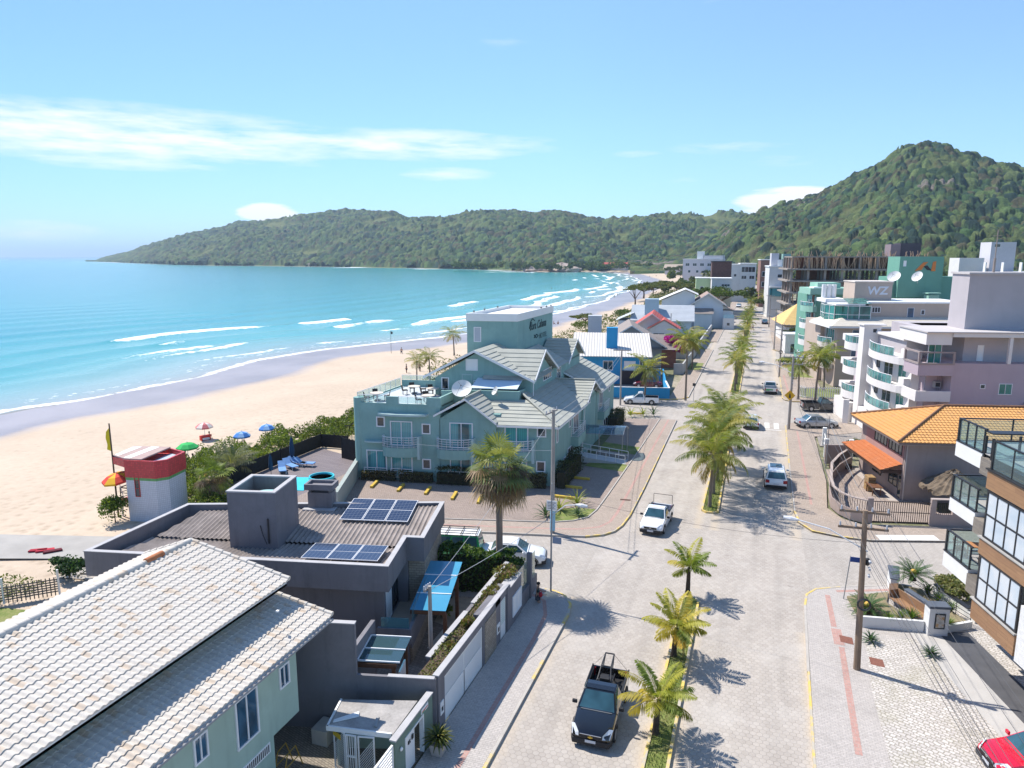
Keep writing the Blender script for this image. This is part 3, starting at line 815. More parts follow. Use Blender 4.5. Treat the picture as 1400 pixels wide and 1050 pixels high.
g.done(g.ramp(g.math('ADD',g.math('MULTIPLY',n,.65),g.math('MULTIPLY',f,.35)),[(.3,(.08,.12,.025)),(.48,(.15,.19,.04)),(.6,(.25,.24,.09)),(.75,(.38,.32,.20))]),.95,f,.8,.03)
GRASS=m
m,g=newmat('grass_blade')
oi=g.n('ObjectInfo');P=g.obj();n=g.noise(P,1.2,3)
g.done(g.ramp(n,[(.30,(.07,.12,.02)),(.5,(.15,.20,.035)),(.68,(.27,.25,.09))]),.8)
BLADE=m
def grass_tufts(name,poly,n,h=.12,z=.1,seed=1,m=None,w=.02):
 """short grass as thousands of blades over a polygon (uncountable cover)"""
 r=np.random.default_rng(seed)
 P=np.array(poly);lo,hi=P.min(0),P.max(0)
 q=r.random((n*3,2))*(hi-lo)+lo
 ins=np.zeros(len(q),bool);j=len(P)-1
 for i in range(len(P)):
  c=((P[i,1]>q[:,1])!=(P[j,1]>q[:,1]))&(q[:,0]<(P[j,0]-P[i,0])*(q[:,1]-P[i,1])/(P[j,1]-P[i,1]+1e-12)+P[i,0])
  ins^=c;j=i
 q=q[ins][:n];k=len(q)
 a=r.random(k)*6.283;hh=h*(.5+r.random(k));le=hh*(r.random(k)-.5)*1.2;b=r.random(k)*6.283
 dx=np.cos(a)*w;dy=np.sin(a)*w
 V=np.zeros((k,3,3))
 V[:,0]=np.stack([q[:,0]-dx,q[:,1]-dy,np.full(k,z)],-1)
 V[:,1]=np.stack([q[:,0]+dx,q[:,1]+dy,np.full(k,z)],-1)
 V[:,2]=np.stack([q[:,0]+le*np.cos(b),q[:,1]+le*np.sin(b),z+hh],-1)
 o=np_mesh(name,V.reshape(-1,3),np.arange(k*3).reshape(-1,3),m or BLADE)
 return tag(o,None,None,kind='stuff')
def median(x0,x1,y0,y1,seed):
 r_=(x1-x0)/2;xc=(x0+x1)/2
 pts=[(x0,y0+r_*.5),(xc-r_*.5,y0),(xc+r_*.5,y0),(x1,y0+r_*.5),(x1,y1-r_*.7),(xc+r_*.5,y1),(xc-r_*.5,y1),(x0,y1-r_*.7)]
 slab('median_strip',pts,.11,GRASS)
 kerbline('kerb',pts+[pts[0]],YELLOW,w=.13,z1=.16,side=1)
 grass_tufts('median_grass',[(p[0]*.96+xc*.04,p[1])for p in pts],int(230*(y1-y0)*(x1-x0))if y0<70 else int(90*(y1-y0)),.11,.105,seed,w=.016 if y0<70 else .035)
median(-3.22,-2.42,8,40.4,1)
median(-3.28,-2.2,55.6,84.5,2)
median(-3.25,-2.1,108.3,152,3)
median(-3.25,-2.1,166,300,4)
slab('traffic_island',[(-3.2,320),(-2.1,320),(-2.1,470),(-3.2,470)],.11,GRASS)
                # green house with white tiled roof
def tilemat(name,base,odd,lich,k=.36,oddk=.84):
 m,g=newmat(name)
 P=g.obj()
 cell=g.vm('SNAP',P,(k,k*.62,5.0))
 wn=g.n('TexWhiteNoise');g.set(wn.inputs['Vector'],cell)
 n=g.noise(P,.8,5,.65);f=g.noise(P,12,3,.7)
 c=g.mix(g.ramp(wn.outputs[0],[(oddk,0.),(oddk+.1,.8)]),base,odd)
 c=g.mix(g.ramp(g.math('ADD',g.math('MULTIPLY',n,.75),g.math('MULTIPLY',f,.3)),[(.56,0.),(.76,.65)]),c,lich)
 c=g.mix(g.math('MULTIPLY',g.ramp(f,[(.4,0.),(.7,1.)]),.3),c,tuple(x*.7 for x in base))
 g.done(c,.85,f,.4,.008)
 return m
WTILE=tilemat('weathered_white_tile',(.585,.54,.475),(.53,.42,.31),(.36,.31,.26),.34,.85)
GREENW=mat('pale_green_render',(.36,.47,.39),.85,.07,.8,.12,stain=.22)
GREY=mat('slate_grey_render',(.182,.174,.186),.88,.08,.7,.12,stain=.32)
GREYC=mat('grey_coping',(.42,.41,.41),.85,.1,2,.2)
BRICKSHADE=mat('brown_soil',(.10,.07,.05),.95,.3,3,.5)
WOOD=mat('brown_timber',(.16,.075,.04),.6,.3,2.5,.2)
BLACKW=mat('dark_stained_timber',(.022,.02,.02),.7,.3,4,.3)
GH=(-16.07,14.0,0)
gh=thing('green_house','pale green house with weathered white tiled roof in two tiers, bottom left corner','house',GH)
T0=lambda p:(p[0]-GH[0],p[1]-GH[1],p[2])
b=MB(T0);b.box(-27,-14,0,-16.07,19.4,2.5);b.box(-27,-14,2.5,-16.07,20.95,5.72)
b.prism([(-24.5,-14),(-18.15,-14),(-18.15,21.2),(-24.5,21.2)],5.72,[6.95,6.8,6.8,6.95]);b.build('wall',GREENW,gh)
b=MB(T0)
roofing(b,[(-17.45,-14,6.99),(-17.45,22.6,6.99),(-22.36,22.6,8.0),(-22.36,-14,8.0)],row=.33,h=.032,col=.24,amp=.065,sub=6)
roofing(b,[(-25.0,22.6,7.0),(-25.0,-14,7.0),(-22.36,-14,8.0),(-22.36,22.6,8.0)],row=.33,h=.032,col=.24,amp=.065,sub=5)
b.box(-24.9,-14,6.8,-17.5,22.5,6.9)
rf=b.build('upper_roof',WTILE,gh)
b=MB(T0);roofing(b,[(-15.47,-14,5.78),(-15.47,22.6,5.78),(-18.25,22.6,6.28),(-18.25,-14,6.28)],row=.33,h=.032,col=.24,amp=.065,sub=6);b.build('lower_roof',WTILE,gh)
b=MB(T0)
for y in np.arange(-14,22.4,.42):
 b.cyl((-22.36,y,8.05),(-22.36,y+.45,8.02),.125,.14,10)
rd=b.build('ridge_tiles',WTILE,rf,smooth=True)
b=MB(T0)
for y in(20.2,20.62):b.cyl((-22.36,y,8.085),(-22.36,y+.44,8.07),.135,.15,10)
b.build('terracotta_ridge_tile',mat('terracotta',(.42,.16,.07),.85,.25,4,.3),rf,smooth=True)
b=MB(T0)   # gable verge tiles, fascias and gutters
for(x0,z0,x1,z1)in((-17.45,6.99,-22.36,8.0),(-22.36,8.0,-25.0,7.0),(-15.47,5.78,-18.25,6.28)):
 b=MB(T0)
 L_=math.hypot(x1-x0,z1-z0);n_=int(L_/.4)
 for i in range(n_):
  t0,t1=i/n_,(i+1.12)/n_
  b.cyl((x0+(x1-x0)*t0,22.62,z0+(z1-z0)*t0+.07),(x0+(x1-x0)*t1,22.62,z0+(z1-z0)*t1+.05),.10,.085,8)
 b.build('verge_tiles',WTILE,rf,smooth=True)
b=MB(T0)
b.box(-15.60,-14,5.60,-15.50,22.5,5.75);b.box(-17.62,-14,6.80,-17.50,22.5,6.95)
b.extr([(-15.6,22.5,5.62),(-18.2,22.5,6.09),(-18.2,22.5,6.22),(-15.6,22.5,5.75)],(0,.06,0))
b.extr([(-17.6,22.5,6.82),(-22.36,22.5,7.8),(-22.36,22.5,7.97),(-17.6,22.5,6.98)],(0,.06,0))
b.box(-16.2,20.95,5.3,-15.95,22.3,5.5);b.box(-16.6,20.6,6.75,-16.6+.1,20.7,6.8)
b.build('fascia',WHITE,gh)
b=MB(T0);b.tube([(-15.40,-14,5.68),(-15.40,22.5,5.68)],.06,6);b.build('gutter',mat('grey_gutter',(.30,.29,.28),.6,.1),gh)
win_args=[((19.87,4.06),.60,.9,2,1),((17.5,3.22),1.15,1.85,2,1),((15.6,4.05),.62,.95,2,1),((12.2,3.3),1.2,1.7,2,1),((8.2,3.3),1.2,1.7,2,1)]
for(y,z),w_,h_,c_,r_ in win_args:
 window(gh,T0,(-16.07,y,z),(0,1,0),(1,0,0),w_,h_,c_,r_,glass=GL_BLUE,proud=.06)
b=MB(T0);b.pb((-16.07,17.6,2.02),(0,1,0),(1,0,0),0,1.55,0,.42,-.03,.03);v_=b.build('vent',WHITE,gh)
b=MB(T0)
for i in range(14):b.pb((-16.07,17.68,2.08),(0,1,0),(1,0,0),i*.103,i*.103+.055,0,.30,.02,.036)
b.build('vent_slots',DARKMETAL,v_)
                # slate grey house with corrugated roof
T_gh=aff(13.6)
GO=(-16.49,28.96,0)
def grey_root(name,label,cat,group=None,z=0):
 return thing(name,label,cat,(GO[0],GO[1],z),0,group)
hs=grey_root('grey_house','slate grey flat-topped house with corrugated roof, parapet and overhanging eaves','house')
RP=[(-16.16,.3),(0,0),(0,3.73),(.97,3.70),(.98,9.5),(-14.7,7.65)]
b=MB(T_gh)
b.box(-14.2,1.1,0,-.55,3.7,3.75);b.prism([(-13.2,3.7),(.0,3.7),(.0,9.2),(-13.2,7.2)],0,3.75)
b.box(-13.9,.95,0,-13.7,1.1,3.6)
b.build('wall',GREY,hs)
b=MB(T_gh)   # parapet box beam all round
def inset(P,d):
 out=[]
 n=len(P)
 for i in range(n):
  p0,p1,p2=Vector(P[i-1]),Vector(P[i]),Vector(P[(i+1)%n])
  a=(p1-p0).normalized();c=(p2-p1).normalized()
  na=Vector((-a.y,a.x));nc=Vector((-c.y,c.x))
  k=d/max(.2,1+na.dot(nc))
  q=p1+(na+nc)*k
  out.append((q.x,q.y))
 return out
RI=inset(RP,.22)
for i in range(len(RP)):
 j=(i+1)%len(RP)
 b.prism([RP[i],RP[j],RI[j],RI[i]],3.62,4.96)
b.prism(RP,3.60,3.66)if False else None
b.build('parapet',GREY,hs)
b=MB(T_gh)
RO=inset(RP,-.025);RI2=inset(RP,.245)
for i in range(len(RP)):
 j=(i+1)%len(RP)
 b.prism([RO[i],RO[j],RI2[j],RI2[i]],4.962,5.0)
b.build('coping',GREYC,hs)
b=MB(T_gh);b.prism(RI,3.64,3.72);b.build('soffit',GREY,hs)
CORR=mat('fibre_cement_corrugated',(.285,.245,.22),.9,.25,.9,.3,fine=14,stain=.5)
def corrugated(mb,poly,z_of_v,pitch=.27,amp=.045):
 """corrugated sheets whose ribs run along v; poly in (u, v), height from v"""
 u0=min(p[0]for p in poly);u1=max(p[0]for p in poly);n=int((u1-u0)/(pitch/4));du=(u1-u0)/n
 for i in range(n):
  a=u0+i*du
  c=_clip(_clip(list(poly),0,a,True),0,a+du,False)
  if len(c)<3:continue
  mb.face(*[(q[0],q[1],z_of_v(q[1])+amp*math.sin(2*math.pi*(q[0]-u0)/pitch))for q in c])
b=MB(T_gh)
corrugated(b,[(-15.5,.58),(-.3,.3),(-.3,4.05),(-14.9,4.2)],lambda v:4.50-.075*v)
corrugated(b,[(-14.6,4.1),(.68,3.98),(.68,9.1),(-13.7,7.35)],lambda v:4.30+.105*(v-4))
b.build('corrugated_roof',CORR,hs)
b=MB(T_gh)
tk=[(-9.7,3.1),(-7.0,3.1),(-7.0,6.1),(-9.7,6.1)]
for a,c in(((-9.7,3.1),(-7.0,3.3)),((-9.7,5.9),(-7.0,6.1)),((-9.7,3.3),(-9.5,5.9)),((-7.2,3.3),(-7.0,5.9))):
 b.box(a[0],a[1],4.2,c[0],c[1],7.42)
b.box(-9.5,3.3,4.2,-7.2,5.9,6.3)
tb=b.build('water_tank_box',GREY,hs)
b=MB(T_gh)
for a,c in(((-9.73,3.07),(-6.97,3.33)),((-9.73,5.87),(-6.97,6.13)),((-9.73,3.33),(-9.47,5.87)),((-7.23,3.33),(-6.97,5.87))):
 b.box(a[0],a[1],7.422,c[0],c[1],7.5)
b.build('coping',GREYC,tb)
b=MB(T_gh);b.lathe([(.95,6.3),(1.02,6.75),(1.0,6.8),(.6,6.93),(.2,7.0),(.02,7.0)],(-8.25,4.55,0),24);b.build('water_tank',mat('pale_blue_tank',(.35,.58,.60),.5,.08),tb,smooth=True)
b=MB(T_gh);b.tube([(-7.9,3.06,5.6),(-7.75,3.0,5.1),(-7.5,2.9,4.6)],.025,5);b.tube([(-7.45,3.05,4.6),(-7.45,3.05,6.0)],.05,6);b.build('pipe',DARKMETAL,tb)
b=MB(T_gh);b.box(-7.25,8.2,4.6,-5.75,9.0,5.75);ch=b.build('chimney',GREY,hs)
b=MB(T_gh)
b.box(-7.4,8.05,5.95,-5.6,9.15,6.12);b.box(-7.2,8.25,5.75,-7.05,8.95,5.95);b.box(-5.95,8.25,5.75,-5.8,8.95,5.95)
for a in((-7.4,8.05,-5.6,8.2),(-7.4,9.0,-5.6,9.15),(-7.4,8.2,-7.25,9.0),(-5.75,8.2,-5.6,9.0)):b.box(a[0],a[1],6.12,a[2],a[3],6.3)
b.build('chimney_cap',GREY,ch)
b=MB(T_gh);b.box(-7.5,7.85,4.6,-5.5,9.2,4.78);b.build('flashing',GREYC,ch)
m,g=newmat('solar_cell')
P=g.n('TexCoord').outputs['UV']
br=g.n('TexBrick',Color1=(.012,.018,.045),Color2=(.016,.024,.055),Mortar=(.11,.125,.15),Scale=1.0)
br.offset=0;br.inputs['Mortar Size'].default_value=.007;br.inputs['Brick Width'].default_value=1/6;br.inputs['Row Height'].default_value=1/12
g.set(br.inputs['Vector'],P)
g.done(br.outputs[0],.12,Specular_IOR_Level=.7)
SOLAR=m
def solar(u,v0,v1,z0,z1,w,label):
 t=grey_root('solar_panel',label,'solar panel','solar panels on the grey corrugated roof')
 f_=MB(T_gh);p_=MB(T_gh)
 def q(a,c,e):return(u+a,v0+(v1-v0)*c,z0+(z1-z0)*c+e)
 f_.add([q(0,0,0),q(w,0,0),q(w,1,0),q(0,1,0),q(0,0,.045),q(w,0,.045),q(w,1,.045),q(0,1,.045)],[(0,3,2,1),(4,5,6,7),(0,1,5,4),(1,2,6,5),(2,3,7,6),(3,0,4,7)])
 for a in(.15,w-.2):f_.cyl(q(a,.15,-.14),q(a,.15,0),.03,n=5);f_.cyl(q(a,.85,-.14),q(a,.85,0),.03,n=5)
 f_.build('frame',ALU,t)
 for c0,c1 in((.015,.492),(.508,.985)):
  p_.add([q(.03,c0,.049),q(w-.03,c0,.049),q(w-.03,c1,.049),q(.03,c1,.049)],[(0,1,2,3)])
 o=p_.build('cells',SOLAR,t)
 uv=o.data.uv_layers.new(name='UVMap')
 for k in range(2):
  for i_,c_ in enumerate(((0,0),(1,0),(1,.5),(0,.5))):uv.data[k*4+i_].uv=(c_[0],c_[1])
pos_=['left','middle','right']
for i in range(3):
 solar(-4.72+i*1.38,6.55,9.35,4.72,5.02,1.33,f'dark blue solar panel, {pos_[i]} one of the tilted back row by the chimney')
for i in range(3):
 solar(-5.0+i*1.37,1.35,3.45,4.6,4.52,1.33,f'bluish reflecting solar panel, {pos_[i]} one of the front row near the parapet')
STONE=brickmat('rough_tan_stone',(.30,.25,.19),(.42,.36,.28),(.16,.13,.10),.4,.16,.012,bump=1.0)
def stonemat_v(name,a,b_,mo,bw,bh):
 m,g=newmat(name)
 P=g.obj();sx=g.n('SeparateXYZ');g.set(sx.inputs[0],P)
 cv=g.n('CombineXYZ');g.set(cv.inputs[0],g.math('ADD',sx.outputs[0],sx.outputs[1]));g.set(cv.inputs[1],sx.outputs[2])
 br=g.n('TexBrick',Color1=a,Color2=b_,Mortar=mo,Scale=1.0);br.inputs['Mortar Size'].default_value=.012
 br.inputs['Brick Width'].default_value=bw;br.inputs['Row Height'].default_value=bh;g.set(br.inputs['Vector'],cv.outputs[0])
 n=g.noise(P,6,4,.7)
 g.done(g.mix(g.ramp(n,[(.3,0.),(.7,.6)]),br.outputs[0],tuple(x*.55 for x in b_)),.9,g.math('SUBTRACT',g.math('MULTIPLY',n,.7),br.outputs['Fac']),.8,.03)
 return m
STONEV=stonemat_v('tan_stone_cladding',(.30,.255,.20),(.44,.38,.30),(.15,.12,.10),.35,.14)
b=MB(T_gh);b.box(.02,4.0,0,.92,8.6,3.62);b.build('stone_pier',STONEV,hs)
b=MB(T_gh);b.box(-.7,-.55,.0,1.05,3.9,1.2);b.box(-.48,-.58,1.2,1.2,-.4,2.0);b.box(1.02,-.4,.9,1.2,4.0,2.0);b.build('terrace',GREY,hs)
b=MB(T_gh);b.box(1.06,-.2,0,1.17,5.0,.9);b.build('stone_base',STONEV,hs)
b=MB(T_gh);b.box(-.46,-.38,1.2,1.0,3.9,1.22);b.build('terrace_floor',mat('beige_floor',(.36,.30,.24),.8,.1),hs)
b=MB(T_gh);b.box(1.10,.2,2.0,1.115,4.0,2.75);b.box(-.3,-.5,2.0,1.1,-.485,2.55);b.build('glass_balustrade',clearglass('tinted_blue_glass',(.35,.68,.75),.35),hs)
window(hs,T_gh,(-.55,1.3,1.22),(0,1,0),(1,0,0),1.0,2.25,1,1,glass=WHITE,kind='door')
window(hs,T_gh,(-.55,2.5,1.3),(0,1,0),(1,0,0),1.1,2.0,2,1,glass=GL_DARK,frame=DARKMETAL)
b=MB(T_gh);b.cyl((-6.3,1.05,2.2),(-6.3,1.05,3.6),.04);b.build('downpipe',GREYC,hs)
pw=grey_root('party_wall','stepped slate grey party wall between the green house and the grey house','wall')
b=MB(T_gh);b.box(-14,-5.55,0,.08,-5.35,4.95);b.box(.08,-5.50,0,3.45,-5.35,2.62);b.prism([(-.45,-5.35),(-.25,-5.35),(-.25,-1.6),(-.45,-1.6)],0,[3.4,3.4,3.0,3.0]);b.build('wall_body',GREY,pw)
b=MB(T_gh);b.box(-14,-5.58,4.952,.1,-5.32,5.0);b.box(1.4,-5.53,2.622,3.4,-5.32,2.66);b.build('coping',GREYC,pw)
cp_=grey_root('glass_canopy','blue tinted glass canopy on a timber beam beside the grey party wall','canopy')
b=MB(T_gh);b.box(-.2,-4.5,2.35,1.5,-4.35,2.55);b.box(1.3,-4.5,0,1.46,-4.36,2.35);b.build('timber_frame',WOOD,cp_)
b=MB(T_gh);b.box(1.3,-2.4,0,1.46,-2.3,2.45);b.build('timber_post',WOOD,cp_)
b=MB(T_gh)
for v in(-4.45,-3.45,-2.35):b.box(-.24,v,2.60,1.66,v+.05,2.66)
b.box(-.26,-4.45,2.60,-.21,-2.3,2.66);b.build('glazing_bars',ALU,cp_)
b=MB(T_gh);b.box(-.2,-4.4,2.60,1.64,-2.36,2.615);b.build('glass_pane',clearglass('dark_canopy_glass',(.22,.42,.48),.25),cp_)
b=MB(T_gh);b.box(1.55,-4.3,.1,1.62,-3.3,2.1);b.build('white_door',WHITE,cp_)
sheet('yard_floor',[(-27,15),(-11.9,15),(-11.9,24.4),(-27,23.0)],.06,brickmat('yard_setts',(.22,.19,.155),(.29,.25,.20),(.12,.10,.08),.2,.1,.012,rot=.3))
sheet('garden_floor',[(-33,22),(-12,26.5),(-12,37),(-34,33)],.05,brickmat('garden_setts',(.20,.165,.14),(.27,.225,.19),(.12,.10,.08),.2,.2,.012,rot=.23))
sheet('garden_gravel',[(-14.6,32.6),(-12.1,33.2),(-12.1,36.6),(-16.5,36.2),(-16,33.0)],.056,mat('pale_gravel',(.42,.36,.28),.95,.2,3,.6))
sheet('gravel_strip',[(-15.2,30.4),(-14.1,30.5),(-14.1,32.6),(-15.2,32.6)],.058,mat('white_slab',(.50,.47,.42),.9,.1))
                # boundary wall along the avenue
bw=thing('boundary_wall','grey boundary wall with planter top, stone pier and gates along the left pavement','wall',(-11.8,24.6,0))
T1=lambda p:(p[0]+11.8-11.8+0,p[1],p[2])
b=MB()   # local: x across (0 = street face), y along the avenue
b.box(-.22,0,0,0,.62,2.66);b.box(-.22,.62,2.3,0,5.15,2.66);b.box(-.22,5.15,0,0,5.35,2.66)
b.box(-.22,6.9,0,0,7.6,2.66);b.box(-.6,5.35,2.3,0,8.9,2.66);b.box(-.22,7.6,0,-.12,8.9,2.66);b.box(-.22,8.6,0,.06,9.0,2.66)
b.box(-.5,9.0,0,.05,10.9,2.45);b.box(-.25,10.9,0,0,14.1,1.05);b.box(-.2,12.6,0,.08,12.85,2.9)
b.box(-1.35,1.6,0,-1.15,12.2,2.35);b.box(-1.15,0,0,-.22,.2,2.3)
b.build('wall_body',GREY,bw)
b=MB();b.box(-.25,-.03,2.662,.03,8.9,2.71);b.box(-1.38,1.6,2.352,-1.12,6.0,2.41);b.box(-1.38,6.9,2.352,-1.12,12.2,2.41);b.box(-.53,9.0,2.452,.08,10.93,2.51);b.build('coping',GREYC,bw)
b=MB();b.box(-1.15,.2,2.0,-.22,12.2,2.28);b.build('planter_soil',BRICKSHADE,bw)
b=MB();b.box(-.20,5.35,0,.03,6.9,2.28);b.build('stone_pier',STONEV,bw)
gt=MB();gt.box(-.12,.64,.06,-.06,.72,2.26);gt.box(-.12,5.05,.06,-.06,5.13,2.26);gt.box(-.12,2.85,.06,-.06,2.92,2.26);gt.box(-.12,.72,.06,-.06,5.05,1.25);gt.box(-.12,.72,2.18,-.06,5.05,2.26)
for z in np.arange(1.3,2.17,.085):gt.box(-.115,.72,z,-.07,5.05,z+.05)
gt.build('garage_gate',WHITE,bw)
b=MB();b.box(-.115,7.75,.05,-.05,8.5,2.2);d_=b.build('door',WHITE,bw)
b=MB()
for z in np.arange(.9,2.1,.12):b.box(-.05,7.85,z,-.035,8.4,z+.06)
b.build('door_slats',mat('pale_green_slat',(.55,.66,.60),.6,.05),d_)
b=MB();b.box(.0,.12,.75,.035,.45,1.35);b.build('meter_box',WHITE,bw);b=MB();b.box(.036,.2,.9,.042,.37,1.1);b.build('meter_slot',DARKMETAL,bw)
b=MB();b.box(.0,7.05,.75,.035,7.45,1.3);b.build('letter_box',WHITE,bw);b=MB();b.box(.036,7.15,.85,.042,7.35,1.1);b.build('letter_slot',DARKMETAL,bw)
window(bw,None,(.05,9.35,.55),(0,1,0),(1,0,0),1.5,1.2,2,1,glass=WHITE,kind='hatch')
b=MB();b.box(-.16,10.92,1.05,-.145,12.58,2.5);b.box(-.16,12.87,1.05,-.145,14.1,2.5);b.build('glass_panel',clearglass('hedge_glass',(.75,.80,.70),.4),bw)
                # small bin and gas shelter by the green gate wall
T2=aff(20.7)
SO=(-11.76,24.45,0)
sh=thing('bin_shelter','small green bin shelter with mossy concrete slab roof and white grille doors','shelter',(0,0,0))
b=MB()
b.prism([(-15.2,22.62),(-12.25,23.55),(-12.2,21.35),(-14.72,20.95),],2.0,2.12)
MOSSY=mat('mossy_concrete',(.33,.31,.29),.95,.35,1.1,.5,fine=9)
b.build('slab_roof',MOSSY,sh)
b=MB();b.prism([(-15.05,22.55),(-12.35,23.4),(-12.35,23.3),(-15.0,22.45)],.06,2.0);b.prism([(-15.1,22.5),(-15.0,22.5),(-14.7,21.5),(-14.8,21.5)],.06,2.0);b.build('wall',GREENW,sh)
b=MB();b.prism([(-14.85,21.0),(-12.25,21.4),(-12.25,21.33),(-14.85,20.93)],1.95,2.15);b.prism([(-15.28,22.62),(-15.2,22.62),(-14.78,20.95),(-14.86,20.93)],1.95,2.15);b.build('roof_edge',WHITE,sh)
def grille(parent,p0,p1,z0,z1,kind,n,name='grille_door'):
 b=MB();A=Vector((*p0,0));C=Vector((*p1,0));L_=(C-A).length;du=tuple((C-A).normalized());nn_=(du[1],-du[0],0);o=(p0[0],p0[1],0)
 b.pb(o,du,nn_,0,.05,z0,z1,-.02,.03);b.pb(o,du,nn_,L_-.05,L_,z0,z1,-.02,.03);b.pb(o,du,nn_,.05,L_-.05,z0,z0+.05,-.02,.03);b.pb(o,du,nn_,.05,L_-.05,z1-.05,z1,-.02,.03)
 if kind=='v':
  for i in range(1,n):b.pb(o,du,nn_,L_*i/n-.015,L_*i/n+.015,z0+.05,z1-.05,-.01,.015)
  b.pb(o,du,nn_,.05,L_-.05,(z0+z1)/2-.04,(z0+z1)/2+.04,-.02,.03)
 elif kind=='d':
  for i in range(-n,n*2):
   a0=Vector(o)+Vector(du)*(L_*i/n);a1=a0+Vector(du)*(z1-z0)*.5
   s0,s1=L_*i/n,L_*i/n+(z1-z0)*.75
   t0=max(0,(0-s0)/(s1-s0));t1=min(1,(L_-s0)/(s1-s0))
   if t1-t0<.03:continue
   pa=Vector(o)+Vector(du)*(s0+(s1-s0)*t0)+Vector((0,0,z0+(z1-z0)*t0));pb_=Vector(o)+Vector(du)*(s0+(s1-s0)*t1)+Vector((0,0,z0+(z1-z0)*t1))
   b.cyl(pa,pb_,.014,n=4)
 return b.build(name,WHITE,parent)
grille(sh,(-14.78,21.3),(-14.1,21.02),.1,1.95,'d',12);grille(sh,(-14.05,21.0),(-13.6,21.05),.1,1.95,'v',5);grille(sh,(-13.55,21.06),(-12.9,21.2),.1,1.95,'d',8)
b=MB();b.extr([(-14.75,21.24,1.6),(-14.3,21.04,1.6),(-14.3,21.04,1.82),(-14.75,21.24,1.82)],(-.01,-.02,0));b.build('yellow_notice',mat('yellow_sign',(.70,.46,.04),.6,.05),sh)
for i_,(nm,q,z,lb)in enumerate((('loose_board',[(-14.75,21.35),(-14.1,22.1),(-13.95,21.85),(-14.72,21.2)],2.13,'pale loose board lying on the mossy shelter roof'),('loose_board',[(-13.1,21.5),(-12.95,21.5),(-13.2,22.1),(-13.3,22.1)],2.13,'narrow dark plank lying on the mossy shelter roof'))):
 b=MB();b.prism(q,z,z+.05);tag(b.build(nm,WHITE if i_==0 else CONC),lb,'board')
gw=thing('gate_wall','dark green gate wall with white door beside the bin shelter','wall',(-12.0,20,0))
DGREEN=mat('dusty_green_render',(.155,.215,.175),.88,.1,1,.15,stain=.2)
b=MB();b.box(-.1,1.0,.0,.1,1.75,2.12);b.box(-.1,1.75,1.75,.1,3.35,2.12);b.box(-.1,3.35,0,.1,4.2,2.12);b.build('wall_body',DGREEN,gw)
b=MB();b.box(-.14,.98,2.122,.14,4.22,2.18);b.build('coping',GREYC,gw)
b=MB();b.box(-.06,1.75,.05,.13,1.82,1.75);b.box(-.06,3.28,.05,.13,3.35,1.75);b.box(-.06,1.82,1.68,.13,3.28,1.75);b.box(.02,1.82,.1,.07,2.6,1.66);b.build('white_door',WHITE,gw)
b=MB();b.box(.1,2.3,1.3,.115,2.45,1.5);b.build('house_number',DARKMETAL,gw)
text(gw,'85',(.078,2.02,1.25),(0,1,0),.22,DARKMETAL,name='number_plate',n=(1,0,0))
b=MB();b.box(.1,3.15,1.82,.13,3.75,2.04);sg=b.build('wall_plaque',WHITE,gw)
b=MB();b.box(.131,3.2,1.88,.136,3.7,1.93);b.build('plaque_stripe',mat('sign_red',(.6,.12,.08),.6,.05),sg)
b=MB();b.box(.131,3.2,1.83,.136,3.45,1.87);b.build('plaque_green',mat('sign_green',(.1,.4,.25),.6,.05),sg)
b=MB();b.ell((.16,1.35,1.6),(.06,.08,.08));b.build('wall_lamp',WHITE,gw,smooth=True)
sg_=thing('sliding_gate','white slatted driveway gate in front of the green house','gate',(-12.0,20,0))
b=MB();b.box(-.04,-6,.05,.04,.95,.12);b.box(-.04,-6,1.95,.04,.95,2.02)
for y in(-6,-4.4,-2.8,-1.2,-.15,.9):b.box(-.04,y,.12,.04,y+.06,1.95)
for z in np.arange(.2,1.9,.13):b.box(-.02,-6,z,.02,.95,z+.07)
b.build('gate_frame',WHITE,sg_)
bx=tag(MB().box(-16.5,22.2,.06,-15.75,23.1,.75).build('concrete_box',mat('pale_concrete',(.40,.39,.36),.9,.1,3,.3),bevel=.02),'pale concrete meter box in the paved yard by the grey wall','box')
m_=mat('bicycle_yellow',(.45,.28,.05),.5,.2)
ft=thing('folding_frame','yellow metal stair rail under the green house overhang','rail',(-16.6,20.4,0))
b=MB()
for k in(0,.45):
 b.tube([(k,-.6,.05),(k,-.2,1.1),(k,.3,1.15),(k,.7,.05)],.025,5);b.tube([(k,-.4,.6),(k,.5,.6)],.02,5)
b.build('rail_bars',m_,ft)
pp=thing('potted_shrub','bushy croton in a square concrete pot on the near left pavement','plant',(-11.25,23.35,.12))
b=MB();b.prism([(-.3,-.3),(.3,-.3),(.3,.3),(-.3,.3)],0,.5)
for v in range(4):pass
b.v=[(x*(.72 if z<.1 else 1),y*(.72 if z<.1 else 1),z)for x,y,z in b.v]
b.build('pot',mat('pot_concrete',(.42,.37,.33),.9,.15,4,.3),pp)
bp=grey_root('garden_pergola','blue glazed pergola roof on brown timber post in the grey house garden','pergola')
b=MB(T_gh);b.box(2.55,4.15,0,2.73,4.33,2.45);b.build('timber_post',WOOD,bp);b=MB(T_gh);b.box(2.55,.7,0,2.73,.88,2.2);b.build('timber_post',WOOD,bp);b=MB(T_gh);b.box(.9,.6,2.2,2.7,.75,2.42);b.box(.9,5.3,2.6,2.7,5.45,2.8);b.box(2.5,.6,2.42,2.62,5.4,2.5);b.build('timber_frame',WOOD,bp)
b=MB(T_gh);b.extr([(.92,.45,2.5),(2.75,.45,2.5),(2.75,5.5,2.85),(.92,5.5,2.85)],(0,0,.02))
m,g=newmat('blue_polycarbonate')
